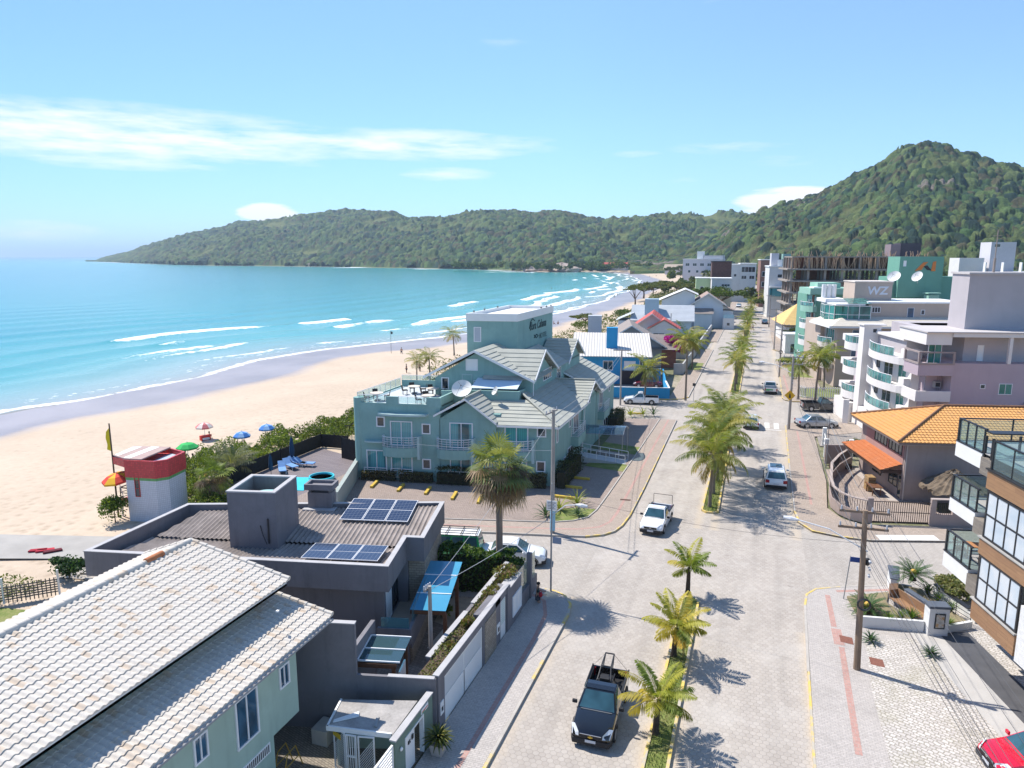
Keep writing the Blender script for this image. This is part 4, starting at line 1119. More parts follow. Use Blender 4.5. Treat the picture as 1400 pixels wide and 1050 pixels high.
P=g.obj();g.done(g.mix(g.noise(P,1.2,3),(.05,.26,.42),(.09,.36,.54)),.12,Specular_IOR_Level=.6,Alpha=.9)
b.build('blue_roof',m,bp)
b=MB(T_gh);b.box(1.75,.5,2.86-.3,1.82,5.4,2.9-.3);b.build('glazing_bar',ALU,bp)if False else None
b=MB(T_gh)
for v in(2.0,3.9):b.extr([(.92,v,2.63+(v-2)*.07),(2.75,v,2.63+(v-2)*.07),(2.75,v+.06,2.635+(v-2)*.07),(.92,v+.06,2.635+(v-2)*.07)],(0,0,.03))
b.build('glazing_bars',ALU,bp)
tb_=thing('round_table','round terracotta coloured garden table under the blue pergola','table',at(612,817,0))
b=MB();b.lathe([(.02,.72),(.55,.72),(.55,.76),(.02,.76)],n=20);b.build('tabletop',mat('terracotta_top',(.42,.15,.07),.6,.1),tb_)
b=MB();b.cyl((0,0,.05),(0,0,.72),.06);b.lathe([(.3,.05),(.3,.08),(.02,.1)],n=12);b.build('pedestal',DARKMETAL,tb_)
                # the teal hotel
TEAL=mat('teal_render',(.235,.385,.355),.85,.07,.6,.12,stain=.26)
TEALC=mat('pale_teal_trim',(.38,.50,.49),.8,.05,1,.1)
m,g=newmat('grey_ribbed_roof_tile')
P=g.obj();n=g.noise(P,.7,4,.6);f=g.noise(P,9,3,.7)
g.done(g.ramp(g.math('ADD',g.math('MULTIPLY',n,.6),g.math('MULTIPLY',f,.4)),[(.3,(.32,.325,.28)),(.6,(.42,.42,.36)),(.78,(.50,.485,.415))]),.85,f,.3,.01)
HTILE=m
HO=(-16.03,57.36,0)
T_h=aff(10,0)
ht=thing('hotel','teal two storey hotel with grey tiled roofs, roof terrace and square sign tower','hotel',HO)
b=MB(T_h)
b.box(-17.9,0,0,-10.1,9,7.0)                 # terrace block
b.box(-10.1,.7,0,-5.0,6,6.3);b.box(-10.2,0,0,-5.1,.7,5.9);b.box(-5.1,.35,0,-.0,6,5.55)
b.box(-10.1,5.9,0,-.02,10,5.55);b.box(-10.1,10,0,-.9,16.8,5.5);b.box(-10.1,16.8,0,0,26.5,5.55)
b.extr([(-10.25,.02,5.85),(-5.08,.02,5.85),(-7.66,.02,7.45)],(0,3.2,0))
b.prism([(-.02,10.6),(-.02,16.6),(-2.5,16.6),(-2.5,10.6)],0,5.5);b.extr([(-.02,10.5,5.45),(-.02,16.7,5.45),(-.02,13.5,7.0)],(-2.5,0,0))
b.lathe([(.45,0),(.45,7.55),(.02,7.56)],(-17.75,.35,0),16)
b.build('wall',TEAL,ht)
b=MB(T_h)   # roof terrace parapet with openings
b.box(-17.9,0,7.0,-15.0,.15,7.12);b.box(-15.0,-.05,7.0,-13.9,.15,7.75);b.box(-13.9,-.05,7.0,-11.3,.1,7.12);b.box(-11.3,-.05,6.9,-10.0,.15,7.75)
b.box(-18.1,.3,7.0,-17.95,8.9,7.12);b.box(-17.9,8.85,7.0,-13.2,9.0,7.7)
b.box(-10.3,.15,6.9,-10.1,3.2,7.75)
b.build('terrace_parapet',TEAL,ht)
b=MB(T_h);b.box(-17.85,.15,7.0,-10.3,8.85,7.04);b.build('terrace_floor',mat('pale_terrace_floor',(.50,.53,.54),.7,.08),ht)
railing(ht,T_h,[(-17.6,.08,7.12),(-15.0,.08,7.12)],.72,0,.85,.018,ALU,GL_RAIL,'terrace_rail')
railing(ht,T_h,[(-13.9,.02,7.12),(-11.3,.02,7.12)],.65,0,.85,.018,ALU,GL_RAIL,'terrace_rail')
railing(ht,T_h,[(-18.02,.6,7.12),(-18.02,8.8,7.12)],.8,0,1.0,.018,ALU,GL_RAIL,'terrace_rail')
railing(ht,T_h,[(-17.9,8.92,7.7),(-13.2,8.92,7.7)],.5,0,1.0,.018,ALU,GL_RAIL,'terrace_rail')
def curved(mb,u0,u1,dep,z0,z1,n=8,v=0.0):
 pts=[(u0,v)]+[(u0+(u1-u0)*(.5-.5*math.cos(math.pi*i/n)),v-dep*math.sin(math.pi*i/n)**.6)for i in range(n+1)]+[(u1,v)]
 pts=[p for i,p in enumerate(pts)if i==0 or(abs(p[0]-pts[i-1][0])+abs(p[1]-pts[i-1][1]))>1e-4]
 mb.prism(pts,z0,z1)
b=MB(T_h);curved(b,-15.8,-11.1,.75,6.1,6.28);b.build('canopy_slab',TEALC,ht)
b=MB(T_h);curved(b,-17.1,-14.9,.5,3.55,3.68);b.build('canopy_slab',TEALC,ht)
for(u0,u1)in((-15.3,-11.9),(-10.3,-7.0),(-5.2,-1.8)):
 v0=0 if u0<-6 else .35
 b=MB(T_h);curved(b,u0,u1,1.0,2.45,3.3,v=v0);bl=b.build('balcony',TEAL,ht)
 n=10;pth=[(u0+(u1-u0)*(.5-.5*math.cos(math.pi*i/n)),v0-.97*math.sin(math.pi*i/n)**.6,3.3)for i in range(n+1)]
 railing(bl,T_h,pth,.95,4,1.0,.02,ALU,None,'railing',.1)
 b=MB(T_h);b.box(u1-.12,v0-.55,2.2,u1+.1,v0,4.3);b.build('fin',TEALC,bl)
for(u,z,w_,h_,c_)in((-14.7,3.3,2.05,2.25,2),(-14.7,.32,2.0,2.05,2),(-9.25,3.3,2.1,2.3,2),(-9.25,.32,2.0,2.05,2),(-17.0,.7,1.9,2.1,2)):
 window(ht,T_h,(u,0,z),(1,0,0),(0,-1,0),w_,h_,c_,1,.09,glass=GL_TEAL,proud=.07)
for(u,z,w_,h_,c_)in((-4.45,3.3,2.1,2.4,2),(-4.45,.32,2.0,2.0,2),(-1.6,4.5,.82,1.0,1),(-1.65,1.35,.82,1.0,1)):
 window(ht,T_h,(u,.35,z),(1,0,0),(0,-1,0),w_,h_,c_,1,.1,glass=GL_TEAL if w_>1 else GL_DARK,proud=.07)
for(u,z)in((-15.97,4.95),(-11.78,4.45),(-11.8,1.22)):
 window(ht,T_h,(u,0,z),(1,0,0),(0,-1,0),.8,.95,1,1,.1,glass=GL_DARK,proud=.07)
for u0,u1 in((-17.1,-14.95),(-14.6,-12.6),(-9.3,-7.2)):
 railing(ht,T_h,[(u0,-.35,.32),(u1,-.35,.32)],.9,4,1.0,.02,ALU,None,'ground_rail')
for(v,z,w_,h_,c_)in((.7,3.9,.5,1.35,1),(5.0,4.3,.7,1.0,1),(6.6,3.3,2.0,2.2,3),(3.2,.7,.7,1.2,1),(4.6,.5,2.0,1.9,2),(18.0,3.3,1.9,2.2,3),(23.2,4.4,.8,1.0,1),(20.6,.4,2.3,2.2,2)):
 window(ht,T_h,(0,v,z),(0,1,0),(1,0,0),w_,h_,c_,1,.08,glass=GL_DARK,proud=.06)
window(ht,T_h,(-.02,12.4,5.0),(0,1,0),(1,0,0),1.3,1.1,2,1,.09,glass=GL_DARK,proud=.06)
for v in(5.9,17.6):
 b=MB(T_h);b.box(0,v,2.3,.7,v+3.0,3.2);bl=b.build('side_balcony',TEAL,ht)
 railing(bl,T_h,[(.04,v,3.2),(.66,v,3.2),(.66,v+3.0,3.2),(.04,v+3.0,3.2)],.95,4,.8,.018,ALU,None,'railing',.1)
EZ=5.6
b=MB(T_h)
k=.45
def zr(v):return EZ+k*(v+.35)
roofing(b,[(-5.0,-.35,EZ),(.5,-.35,EZ),(-3.4,3.2,zr(3.2)),(-7.6,3.2,zr(3.2))],row=.55,h=.05)
roofing(b,[(.5,-.35,EZ),(.5,10.4,EZ),(-4.2,15.3,EZ+4.7*k),(-4.2,3.9,EZ+4.7*k)],row=.55,h=.05)
roofing(b,[(.55,10.3,5.62),(.55,13.6,7.25),(-3.9,13.6,7.25),(-2.9,10.4,6.6)][::1],row=.55,h=.05)if False else None
roofing(b,[(.5,10.2,5.66),(-4.2,10.2,5.66+.02),(-4.2,13.6,7.4),(.5,13.6,7.4)],row=.5,h=.05)
roofing(b,[(-4.2,17.0,5.66),(.5,17.0,5.66),(.5,13.6,7.4),(-4.2,13.6,7.4)],row=.5,h=.05)
roofing(b,[(.5,16.9,EZ),(.5,27.0,EZ),(-4.8,27.0,EZ+5.3*.5),(-4.8,16.9,EZ+5.3*.5)],row=.55,h=.05)
roofing(b,[(-10.1,27.0,EZ),(-10.1,16.9,EZ),(-4.8,16.9,EZ+5.3*.5),(-4.8,27.0,EZ+5.3*.5)],row=.55,h=.05)
roofing(b,[(-10.45,-.45,6.3),(-10.45,3.2,6.3),(-7.66,3.2,7.85),(-7.66,-.45,7.85)],row=.5,h=.05)
roofing(b,[(-4.95,3.2,5.75),(-4.95,-.45,5.75),(-7.66,-.45,7.85),(-7.66,3.2,7.85)],row=.5,h=.05)
b.build('lower_roof',HTILE,ht)
b=MB(T_h)
for q in([(-10.5,-.45,6.12),(-7.66,-.45,7.68),(-7.66,-.45,7.86),(-10.5,-.45,6.3)],[(-7.66,-.45,7.68),(-4.9,-.45,5.58),(-4.9,-.45,5.76),(-7.66,-.45,7.86)]):b.extr(q,(0,-.06,0))
b.box(-4.9,-.42,5.42,.5,-.36,5.58);b.box(.48,-.4,5.42,.54,10.2,5.58);b.box(.48,16.95,5.42,.54,27.0,5.58)
for q in([(.5,10.2,5.48),(.5,13.6,7.22),(.5,13.6,7.4),(.5,10.2,5.66)],[(.5,13.6,7.22),(.5,17.0,5.48),(.5,17.0,5.66),(.5,13.6,7.4)]):b.extr(q,(.06,0,0))
b.extr([(.5,27.0,5.4),(-4.8,27.0,8.05),(-4.8,27.0,8.25),(.5,27.0,5.6)],(0,.06,0));b.extr([(.5,16.9,5.4),(-4.8,16.9,8.05),(-4.8,16.9,8.25),(.5,16.9,5.6)],(0,-.06,0))
b.build('fascia',WHITE,ht)
b=MB(T_h);b.cyl((.45,-.3,EZ+.06),(-4.2,3.95,EZ+4.7*k+.06),.11,n=6);b.cyl((.5,13.6,7.46),(-4.2,13.6,7.46),.1,n=6);b.cyl((-4.8,16.9,8.31),(-4.8,27.0,8.31),.1,n=6);b.cyl((-7.66,-.45,7.91),(-7.66,3.2,7.91),.1,n=6);b.build('ridge_tiles',HTILE,ht)
b=MB(T_h)
b.box(-10.3,3.0,6.5,-4.05,3.2,7.95);b.box(-11.3,2.98,6.9,-10.3,3.2,7.85);b.box(-4.25,3.2,6.5,-4.05,5.2,7.95);b.box(-10.3,3.2,7.0,-4.25,5,7.04)
b.prism([(-12.7,5),(-3.6,5),(-3.6,24),(-12.7,24)],5.5,8.7)
b.extr([(-12.7,5,8.7),(-3.6,5,8.7),(-8.7,5,11.15)],(0,6,0))
b.extr([(-3.6,5.2,8.6),(-3.6,12.2,8.6),(-3.6,8.0,10.9)],(-3,0,0))
b.extr([(-3.6,17.0,8.6),(-3.6,24,8.6),(-3.6,20.5,10.6)],(-3,0,0))
up=b.build('upper_storey',TEAL,ht)
b=MB(T_h)
roofing(b,[(-13.6,4.5,9.3-.42),(-13.6,11,8.88),(-8.72,11,11.45),(-8.72,4.5,11.45)],row=.55,h=.05)
roofing(b,[(-3.1,11,8.68),(-3.1,4.5,8.68),(-8.72,4.5,11.45),(-8.72,11,11.45)],row=.55,h=.05)
roofing(b,[(-3.1,4.6,8.75),(-8.0,4.6,8.76),(-8.0,7.9,11.2),(-3.1,7.9,11.2)],row=.55,h=.05)
roofing(b,[(-8.0,12.6,8.75),(-3.1,12.6,8.75),(-3.1,7.9,11.2),(-8.0,7.9,11.2)],row=.55,h=.05)
roofing(b,[(-3.1,12.4,8.75),(-3.1,17,8.75),(-6.4,17,10.6),(-6.4,12.4,10.6)],row=.55,h=.05)
roofing(b,[(-6.4,16.8,8.7),(-3.0,16.8,8.7),(-3.0,20.5,10.9),(-6.4,20.5,10.9)][::1],row=.55,h=.05)
roofing(b,[(-6.4,24.3,8.7),(-3.0,24.3,8.7),(-3.0,20.5,10.9),(-6.4,20.5,10.9)],row=.55,h=.05)
roofing(b,[(-15.6,11.0,8.2),(-15.6,24,8.2),(-11.4,24,10.4),(-11.4,11.0,10.4)],row=.55,h=.05)
b.build('upper_roof',HTILE,ht)
b=MB(T_h)
for q in([(-13.65,4.5,8.66),(-8.72,4.5,11.22),(-8.72,4.5,11.46),(-13.65,4.5,8.9)],[(-8.72,4.5,11.22),(-3.05,4.5,8.46),(-3.05,4.5,8.7),(-8.72,4.5,11.46)]):b.extr(q,(0,-.07,0))
for y0,y1,z0,z1 in((4.55,7.9,8.6,11.0),(12.65,7.9,8.55,11.0),(16.75,20.5,8.5,10.7),(24.3,20.5,8.5,10.7)):
 b.extr([(-3.06,y0,z0),(-3.06,y1,z1),(-3.06,y1,z1+.22),(-3.06,y0,z0+.22)],(.08,0,0))
 b.build('upper_fascia',WHITE,ht);b=MB(T_h)
window(up,T_h,(-9.72,5,9.45),(1,0,0),(0,-1,0),1.15,1.1,1,1,.06,glass=WHITE,proud=.05,kind='shutter')
window(up,T_h,(-12.1,5,7.6),(1,0,0),(0,-1,0),.75,1.15,1,1,.1,glass=GL_DARK)
window(up,T_h,(-10.1,5,7.1),(1,0,0),(0,-1,0),1.0,2.0,1,1,.08,frame=TEALC,glass=TEAL,kind='door')
window(up,T_h,(-9.0,5,7.6),(1,0,0),(0,-1,0),.75,.95,1,1,.09,glass=GL_BLUE)
window(up,T_h,(-3.6,9.0,7.9),(0,1,0),(1,0,0),2.9,1.1,4,1,.08,glass=GL_DARK)
window(up,T_h,(-3.6,14.0,7.2),(0,1,0),(1,0,0),1.5,1.3,2,1,.08,glass=GL_DARK)
aw=MB(T_h);aw.extr([(-8.6,3.25,8.1),(-4.3,3.25,8.1),(-4.3,5.0,8.75),(-8.6,5.0,8.75)],(0,0,.04));aw.build('awning',mat('white_awning',(.62,.72,.80),.5,.04),up)
b=MB(T_h);b.cyl((-3.2,4.55,8.5),(-3.2,4.55,6.2),.035);b.build('downpipe',WHITE,ht);b=MB(T_h);b.cyl((.35,9.9,5.4),(.1,9.9,.1),.04);b.build('downpipe',WHITE,ht)
b=MB(T_h);b.box(-11.75,10.5,8,-6.65,23.3,13.6);tw=b.build('sign_tower',TEAL,ht)
b=MB(T_h)
for a in((-11.83,10.42,-6.57,10.6),(-11.83,23.2,-6.57,23.38),(-11.83,10.6,-11.65,23.2),(-6.75,10.6,-6.57,23.2)):b.box(a[0],a[1],13.6,a[2],a[3],14.35)
b.build('tower_band',WHITE,tw)
b=MB(T_h);b.box(-11.65,10.6,13.9,-6.75,23.2,14.0);b.build('tower_roof',mat('white_membrane',(.70,.69,.66),.8,.08,.6),tw)
window(tw,T_h,(-11.05,10.5,11.5),(1,0,0),(0,-1,0),.75,1.5,1,1,.07,glass=mat('grey_blind',(.42,.45,.50),.7,.05))
INK=mat('dark_sign_letters',(.015,.05,.055),.6,.1)
text(tw,'Bora Cabana',(-6.65,14.6,12.3),(0,1,0),1.25,INK,'script_lettering',T_h,(1,0,0),.03,.35,.015,.92)
text(tw,'HOTEL',(-6.65,17.9,11.1),(0,1,0),.8,INK,'hotel_lettering',T_h,(1,0,0),.03,0,-.01,1.2)
b=MB(T_h);b.tube([(-6.6,14.4,12.5),(-6.6,14.7,13.2),(-6.6,15.5,13.5),(-6.6,16.2,13.2)],.04,5);b.tube([(-6.6,16.0,11.7),(-6.6,16.8,11.3),(-6.6,17.5,11.45),(-6.6,16.9,11.7),(-6.6,16.1,11.4)],.045,5);b.build('flourish',INK,tw)
b=MB(T_h)
for u,v in((-11.6,12),(-11.6,15),(-11.6,19),(-6.6,18.5),(-6.6,20.6),(-6.6,22.4)):b.ell((u,v,14.42),(.09,.14,.1))
b.build('flood_lamps',DARKMETAL,tw)if False else None
for u,v in((-11.6,12),(-11.6,15),(-11.6,19),(-6.6,18.5),(-6.6,20.6),(-6.6,22.4)):
 b=MB(T_h);b.ell((u,v,14.45),(.09,.14,.1),8,5);b.build('flood_lamp',DARKMETAL,tw)
def dish(label,c,r,n_):
 t=thing('satellite_dish',label,'dish',c,0,'satellite dishes on roofs')
 N=Vector(n_).normalized();Q=N.to_track_quat('Z','Y').to_matrix()
 b=MB();b.lathe([(.02,0),(r*.4,.03*r*2),(r*.75,.1*r*2),(r,.2*r*2),(r*.99,.19*r*2+.012),(r*.7,.1*r*2+.012),(.02,.02)],n=24)
 b.v=[tuple(Q@Vector(v))for v in b.v];b.build('reflector',mat('dish_white',(.68,.68,.65),.5,.06,3),t,smooth=True)
 b=MB();tip=N*r*.9
 for a in(0,2.1,4.2):
  b.cyl(Q@Vector((r*.9*math.cos(a),r*.9*math.sin(a),.35*r)),tip,.012,n=4)
 b.ell(tip,(.06,.06,.06),6,4);b.build('feed_horn',DARKMETAL,t)
 b=MB();b.cyl((0,0,0),(0,.25,-r*1.1),.04);b.build('mount',CONC,t)
 return t
def hp(u,v,z):p=T_h((u,v,z));return(p[0]+HO[0],p[1]+HO[1],p[2])
dish('large white satellite dish on the teal terrace wall of the hotel',hp(-9.1,2.55,8.0),.92,(.15,-.75,.75))
dish('small white satellite dish on bracket left of the hotel awning',hp(-6.0,2.6,8.0),.42,(-.55,-.6,.45))
WICKER=mat('dark_wicker',(.05,.04,.035),.8,.2,8)
def cafe_table(label,c,parts=True):
 t=thing('cafe_table',label,'table',c,0,'round tables on the hotel roof terrace')
 b=MB();b.lathe([(.02,.70),(.6,.70),(.6,.74),(.02,.745)],n=18);b.build('tabletop',mat('pale_tabletop',(.62,.55,.45),.6,.05),t)
 b=MB();b.cyl((0,0,0),(0,0,.7),.05);b.lathe([(.28,0),(.28,.03),(.02,.04)],n=12);b.build('pedestal',DARKMETAL,t)
 return t
def cafe_chair(label,c,rz):
 t=thing('cafe_chair',label,'chair',c,rz,'dark chairs on the hotel roof terrace')
 b=MB();b.box(-.24,-.24,.4,.24,.24,.47);b.build('seat',WICKER,t)
 b=MB();b.extr([(-.24,.2,.47),(.24,.2,.47),(.24,.3,.92),(-.24,.3,.92)],(0,.04,0));b.build('backrest',WICKER,t)
 for x in(-.2,.2):
  for y in(-.2,.2):b=MB();b.cyl((x,y,0),(x,y,.4),.02,n=5);b.build('leg',WICKER,t)
 return t
tabs=[(-16.6,1.4,'beige round table by the terrace corner rail of the hotel'),(-14.9,5.2,'back round table at the middle of the hotel terrace'),(-12.7,4.4,'round table at the right of the hotel terrace by the wall'),(-11.6,1.0,'round table near the curved front parapet of the hotel terrace')]
ct=cc=None
for i,(u,v,lb)in enumerate(tabs):
 ct=cafe_table(lb,hp(u,v,7.04))if ct is None else ct
 if i:dup(ct,hp(u,v,7.04),0,label=lb)
 for j,a in enumerate((0.4,2.2,3.9)):
  q=hp(u+.85*math.cos(a),v+.85*math.sin(a),7.04)
  ll=['dark chair beside the ','dark chair behind the ','dark chair at the front of the '][j]+lb.split(' of the hotel')[0].replace('of the hotel','')
  if cc is None:cc=cafe_chair(ll,q,a-math.pi/2)
  else:dup(cc,q,a-math.pi/2,label=ll)
ec=thing('entrance_canopy','curved glass and steel canopy over the hotel entrance path','canopy',HO)
b=MB(T_h);gl=MB(T_h);nb=10
def arc(i,n):t=math.pi*(.02+.5*i/n);return(10.6+2.9*(1-math.sin(t))+0,2.45+.55*math.sin(t))
arcp=[(10.3+3.0*i/8,2.5+.55*math.sin(math.pi*(i/8)**.8))for i in range(9)]
for u in(-.9,.5,1.7,2.9,4.1):b.tube([(u,v,z)for v,z in arcp],.05,5)
for k_ in(0,4,8):b.cyl((-.9,arcp[k_][0],arcp[k_][1]),(4.1,arcp[k_][0],arcp[k_][1]),.035,n=5)
for u,v in((4.0,10.35),(4.0,13.25),(1.7,10.35)):b.cyl((u,v,.1),(u,v,2.5),.045,n=6)
b.build('steel_frame',mat('grey_steel',(.30,.32,.34),.4,.1,metal=.6),ec)
for i in range(8):gl.add([(-.9,arcp[i][0],arcp[i][1]+.05),(4.1,arcp[i][0],arcp[i][1]+.05),(4.1,arcp[i+1][0],arcp[i+1][1]+.05),(-.9,arcp[i+1][0],arcp[i+1][1]+.05)],[(0,1,2,3)])
gl.build('glass_vault',clearglass('smoky_canopy_glass',(.35,.55,.68),.25),ec)
rp=thing('access_ramp','pale access ramp with white side rail to the hotel entrance','ramp',HO)
b=MB(T_h);b.extr([(.1,8.2,.10),(4.7,8.2,.10),(.1,8.2,.75)],(0,1.6,0));b.build('ramp_slab',mat('ramp_concrete',(.44,.45,.46),.85,.08),rp)
b=MB(T_h)
for v in(8.15,9.85):
 b.cyl((.1,v,1.6),(4.7,v,.95),.03,n=5);b.cyl((.1,v,1.2),(4.7,v,.55),.02,n=5)
 for i in range(6):u=.1+4.6*i/5;b.cyl((u,v,.75-.65*i/5),(u,v,1.6-.65*i/5),.025,n=5)
b.build('side_rail',ALU,rp)
WS=mat('yellow_wheel_stop',(.55,.38,.06),.8,.18,3,.2)
stops=[((512,663),'yellow wheel stop nearest the garden wall in the hotel front car park'),((548,668),'second yellow wheel stop from the garden wall of the hotel'),((585,672),'third yellow wheel stop from the hotel garden wall'),((621,679),'yellow wheel stop left of the tall fan palm by the hotel hedge'),((656,684),'yellow wheel stop half hidden behind the fan palm crown'),((752,693),'yellow wheel stop at the hotel corner by the power pole'),((772,681),'nearest yellow wheel stop on the shaded side car park'),((782,667),'middle yellow wheel stop on the shaded side car park'),((793,655),'farthest yellow wheel stop on the shaded side car park'),((868,566),'yellow wheel stop beside the far corner of the hotel')]
ws0=None
for i,(p,lb)in enumerate(stops):
 q=at(*p,.1);rz=R(102)if i<6 else R(0)
 if ws0 is None:
  b=MB();b.prism([(-.9,-.13),(.9,-.13),(.9,.13),(-.9,.13)],0,.2);ws0=b.build('wheel_stop',WS,bevel=.03)
  ws0.location=q;ws0.rotation_euler=(0,0,rz);tag(ws0,lb,'wheel stop','yellow wheel stops in the hotel car park')
 else:dup(ws0,q,rz,label=lb)
gwl=tag(MB().prism([at(458,700,0)[:2],at(463,701,0)[:2],(-34.9,57.6),(-35.3,57.6)],0,1.7).build('garden_wall',mat('pale_grey_green_render',(.34,.38,.345),.85,.08,.8,.1,stain=.2)),'pale grey green wall between the pool deck and hotel car park','wall')
                # timber and glass apartment building (right foreground)
def planks(name,a,b_,wl,wh,rough=.5,bump=.15):
 m,g=newmat(name)
 P=g.obj();sx=g.n('SeparateXYZ');g.set(sx.inputs[0],P)
 cv=g.n('CombineXYZ');g.set(cv.inputs[0],g.math('SUBTRACT',sx.outputs[1],g.math('MULTIPLY',sx.outputs[0],-1.0)));g.set(cv.inputs[1],sx.outputs[2])
 br=g.n('TexBrick',Color1=a,Color2=b_,Mortar=tuple(x*.45 for x in a),Scale=1.0);br.inputs['Mortar Size'].default_value=.006
 br.inputs['Brick Width'].default_value=wl;br.inputs['Row Height'].default_value=wh;g.set(br.inputs['Vector'],cv.outputs[0])
 gr=g.noise(g.vm('MULTIPLY',cv.outputs[0],(1.2,14,1)),1.6,5,.7)
 c=g.mix(g.ramp(gr,[(.35,0.),(.7,.7)]),br.outputs[0],tuple(x*.5 for x in a))
 g.done(c,rough,g.math('SUBTRACT',g.math('MULTIPLY',gr,.4),br.outputs['Fac']),bump,.01)
 return m
WOODCLAD=planks('warm_timber_cladding',(.36,.205,.105),(.29,.16,.085),1.2,.18)
STONECLAD=planks('grey_ledger_stone',(.27,.235,.195),(.19,.165,.14),.5,.09,.9,.8)
OFFW=mat('off_white_render',(.66,.655,.63),.8,.05,.8,.1,stain=.08)
BLINDS=mat('white_roller_blind',(.62,.64,.66),.7,.04,2)
m,g=newmat('blind_behind_glass')
P=g.obj();sx=g.n('SeparateXYZ');g.set(sx.inputs[0],P)
w_=g.math('SINE',g.math('MULTIPLY',sx.outputs[2],95.0));n=g.noise(P,.8,2)
g.done(g.mix(g.ramp(n,[(.4,0.),(.6,1.)]),(.46,.53,.58),g.mix(g.math('MULTIPLY_ADD',w_,.25,.5),(.42,.47,.50),(.66,.69,.70))),.06,Specular_IOR_Level=.7)
GL_BLIND=m
WB=(10.0,41.0,0)
T_w=aff(13.5)
wb=thing('apartment_building','three level apartment block with timber bands, stone and black railed balconies at the right edge','building',WB)
b=MB(T_w)
b.box(.9,-16,3.6,14,-2.5,10.2);b.build('wall',OFFW,wb);b=MB(T_w);b.box(3.2,-16,.1,14,-2.0,3.6);b.build('garage_recess',mat('garage_shade_paint',(.16,.155,.15),.9,.1),wb)  # shade of the garage recess put into the wall's dark grey colour
for k_,(z0,z1)in enumerate(((3.85,4.68),(6.95,7.66),(9.88,10.66))):
 b=MB(T_w);b.box(0,-2.42,z0,14,0,z1);bl=b.build('balcony_slab',OFFW,wb)
 if k_<2:b=MB(T_w);b.box(0.03,-2.39,z1+.004,6,-.03,z1+.02);b.build('balcony_floor',mat('grey_tile_floor',(.34,.33,.31),.6,.1),bl)
 else:b=MB(T_w);b.box(0.05,-16,z1+.004,14,-.05,z1+.03);b.build('roof_terrace_floor',mat('grey_tile_floor',(.34,.33,.31),.6,.1),bl)
 b=MB(T_w);b.box(-.03,-2.42,z1+.001,.14,.03,z1+.05);b.box(.14,-.11,z1+.001,14,.03,z1+.05);b.build('dark_cap',DARKMETAL,bl)
 b=MB(T_w);b.box(-.04,-3.3,(3.6,6.7,9.68)[k_],.9,-2.42,(4.5,7.45,10.5)[k_]);b.build('stone_panel',STONECLAD,wb)
 rl=MB(T_w);gl=MB(T_w)
 zr_=z1+1.15
 def post(u,v,s=.045):rl.box(u-s,v-s,z1+.05,u+s,v+s,zr_)
 for v in np.linspace(-.07,-2.35,4):post(.07,v,.035)
 post(.07,-.07,.06)
 for u in(2.6,5.2,7.8,10.4):post(u,-.07,.03)
 rl.box(.02,-2.5,zr_,.12,.0,zr_+.06);rl.box(.12,-.12,zr_,13,-.02,zr_+.06)
 gl.box(.062,-2.4,z1+.08,.075,-.1,zr_-.03);gl.box(.12,-.075,z1+.08,13,-.062,zr_-.03)
 ro=rl.build('railing',DARKMETAL,wb);gl.build('glass_panel',GL_RAIL,ro)
rl=MB(T_w);gl=MB(T_w)
for q in((.07,-2.5,.1),(.07,-3.1,.1),(-.05,-3.45,.11),(-.05,-5.0,.05),(-.05,-6.4,.05),(-.05,-8,.05),(1.6,-3.4,.09),(1.6,-2.5,.09)):
 rl.box(q[0]-q[2]/2,q[1]-q[2]/2,10.2,q[0]+q[2]/2,q[1]+q[2]/2,11.55)
rl.box(-.1,-16,11.5,.0,-3.4,11.57);rl.box(.0,-3.48,11.5,1.65,-3.4,11.57);rl.box(.02,-3.1,11.74,1.65,-2.46,11.8);rl.box(.0,-3.45,10.6,1.6,-3.38,10.66)
gl.box(-.055,-16,10.2,-.045,-3.45,11.5);gl.box(.0,-3.44,10.66,1.6,-3.43,11.5)
ro=rl.build('railing',DARKMETAL,wb);gl.build('glass_panel',GL_RAIL,ro)
for z0,z1 in((2.6,3.6),(5.95,6.75),(9.2,10.1)):
 b=MB(T_w);b.box(-.12,-6.75 if z0<3 else-16,z0,1.5,-3.25,z1);wd=b.build('timber_band',WOODCLAD,wb)
 b=MB(T_w);b.box(-.2,-6.8 if z0<3 else-16,z1+.001,.2,-3.2,z1+.07);b.build('band_cap',DARKMETAL if z1>9 else CONC,wd)
for z0,h_ in((3.68,2.25),(6.84,2.3)):
 for i,v in enumerate((-4.95,-6.5)):
  pass
 f_=window(wb,T_w,(-.06,-6.72,z0),(0,1,0),(-1,0,0),3.3,h_,4,2,.09,frame=DARKMETAL,glass=GL_BLIND,proud=.05)
 if z0>5:window(wb,T_w,(-.06,-16,z0),(0,1,0),(-1,0,0),8.6,h_,9,2,.09,frame=DARKMETAL,glass=GL_BLIND,proud=.05)
 window(wb,T_w,(.88,-3.25,z0+.1),(0,1,0),(-1,0,0),.85,h_,1,1,.07,frame=DARKMETAL,glass=GL_BLUE,proud=.05)
 window(wb,T_w,(1.2,-2.5,z0+1.05),(1,0,0),(0,1,0),3.2,2.0,3,1,.07,frame=DARKMETAL,glass=GL_BLUE,proud=.05)
b=MB(T_w);b.box(-.25,-9.4,2.6,1.5,-7.1,5.2);b.build('white_pier',mat('textured_white',(.62,.62,.60),.9,.12,6,.8),wb)
tag(MB(T_w).box(.0,-9,.128,1.6,-.2,.14).build('entrance_floor',mat('dark_entrance_floor',(.09,.09,.095),.6,.15),None),None,None,kind='structure').location=(WB[0],WB[1],0)
tag(MB(T_w).box(-1.5,-9,.128,-.003,1.0,.135).build('entrance_path',mat('pale_path_concrete',(.44,.42,.39),.85,.1,1,.2),None),None,None,kind='structure').location=(WB[0],WB[1],0)
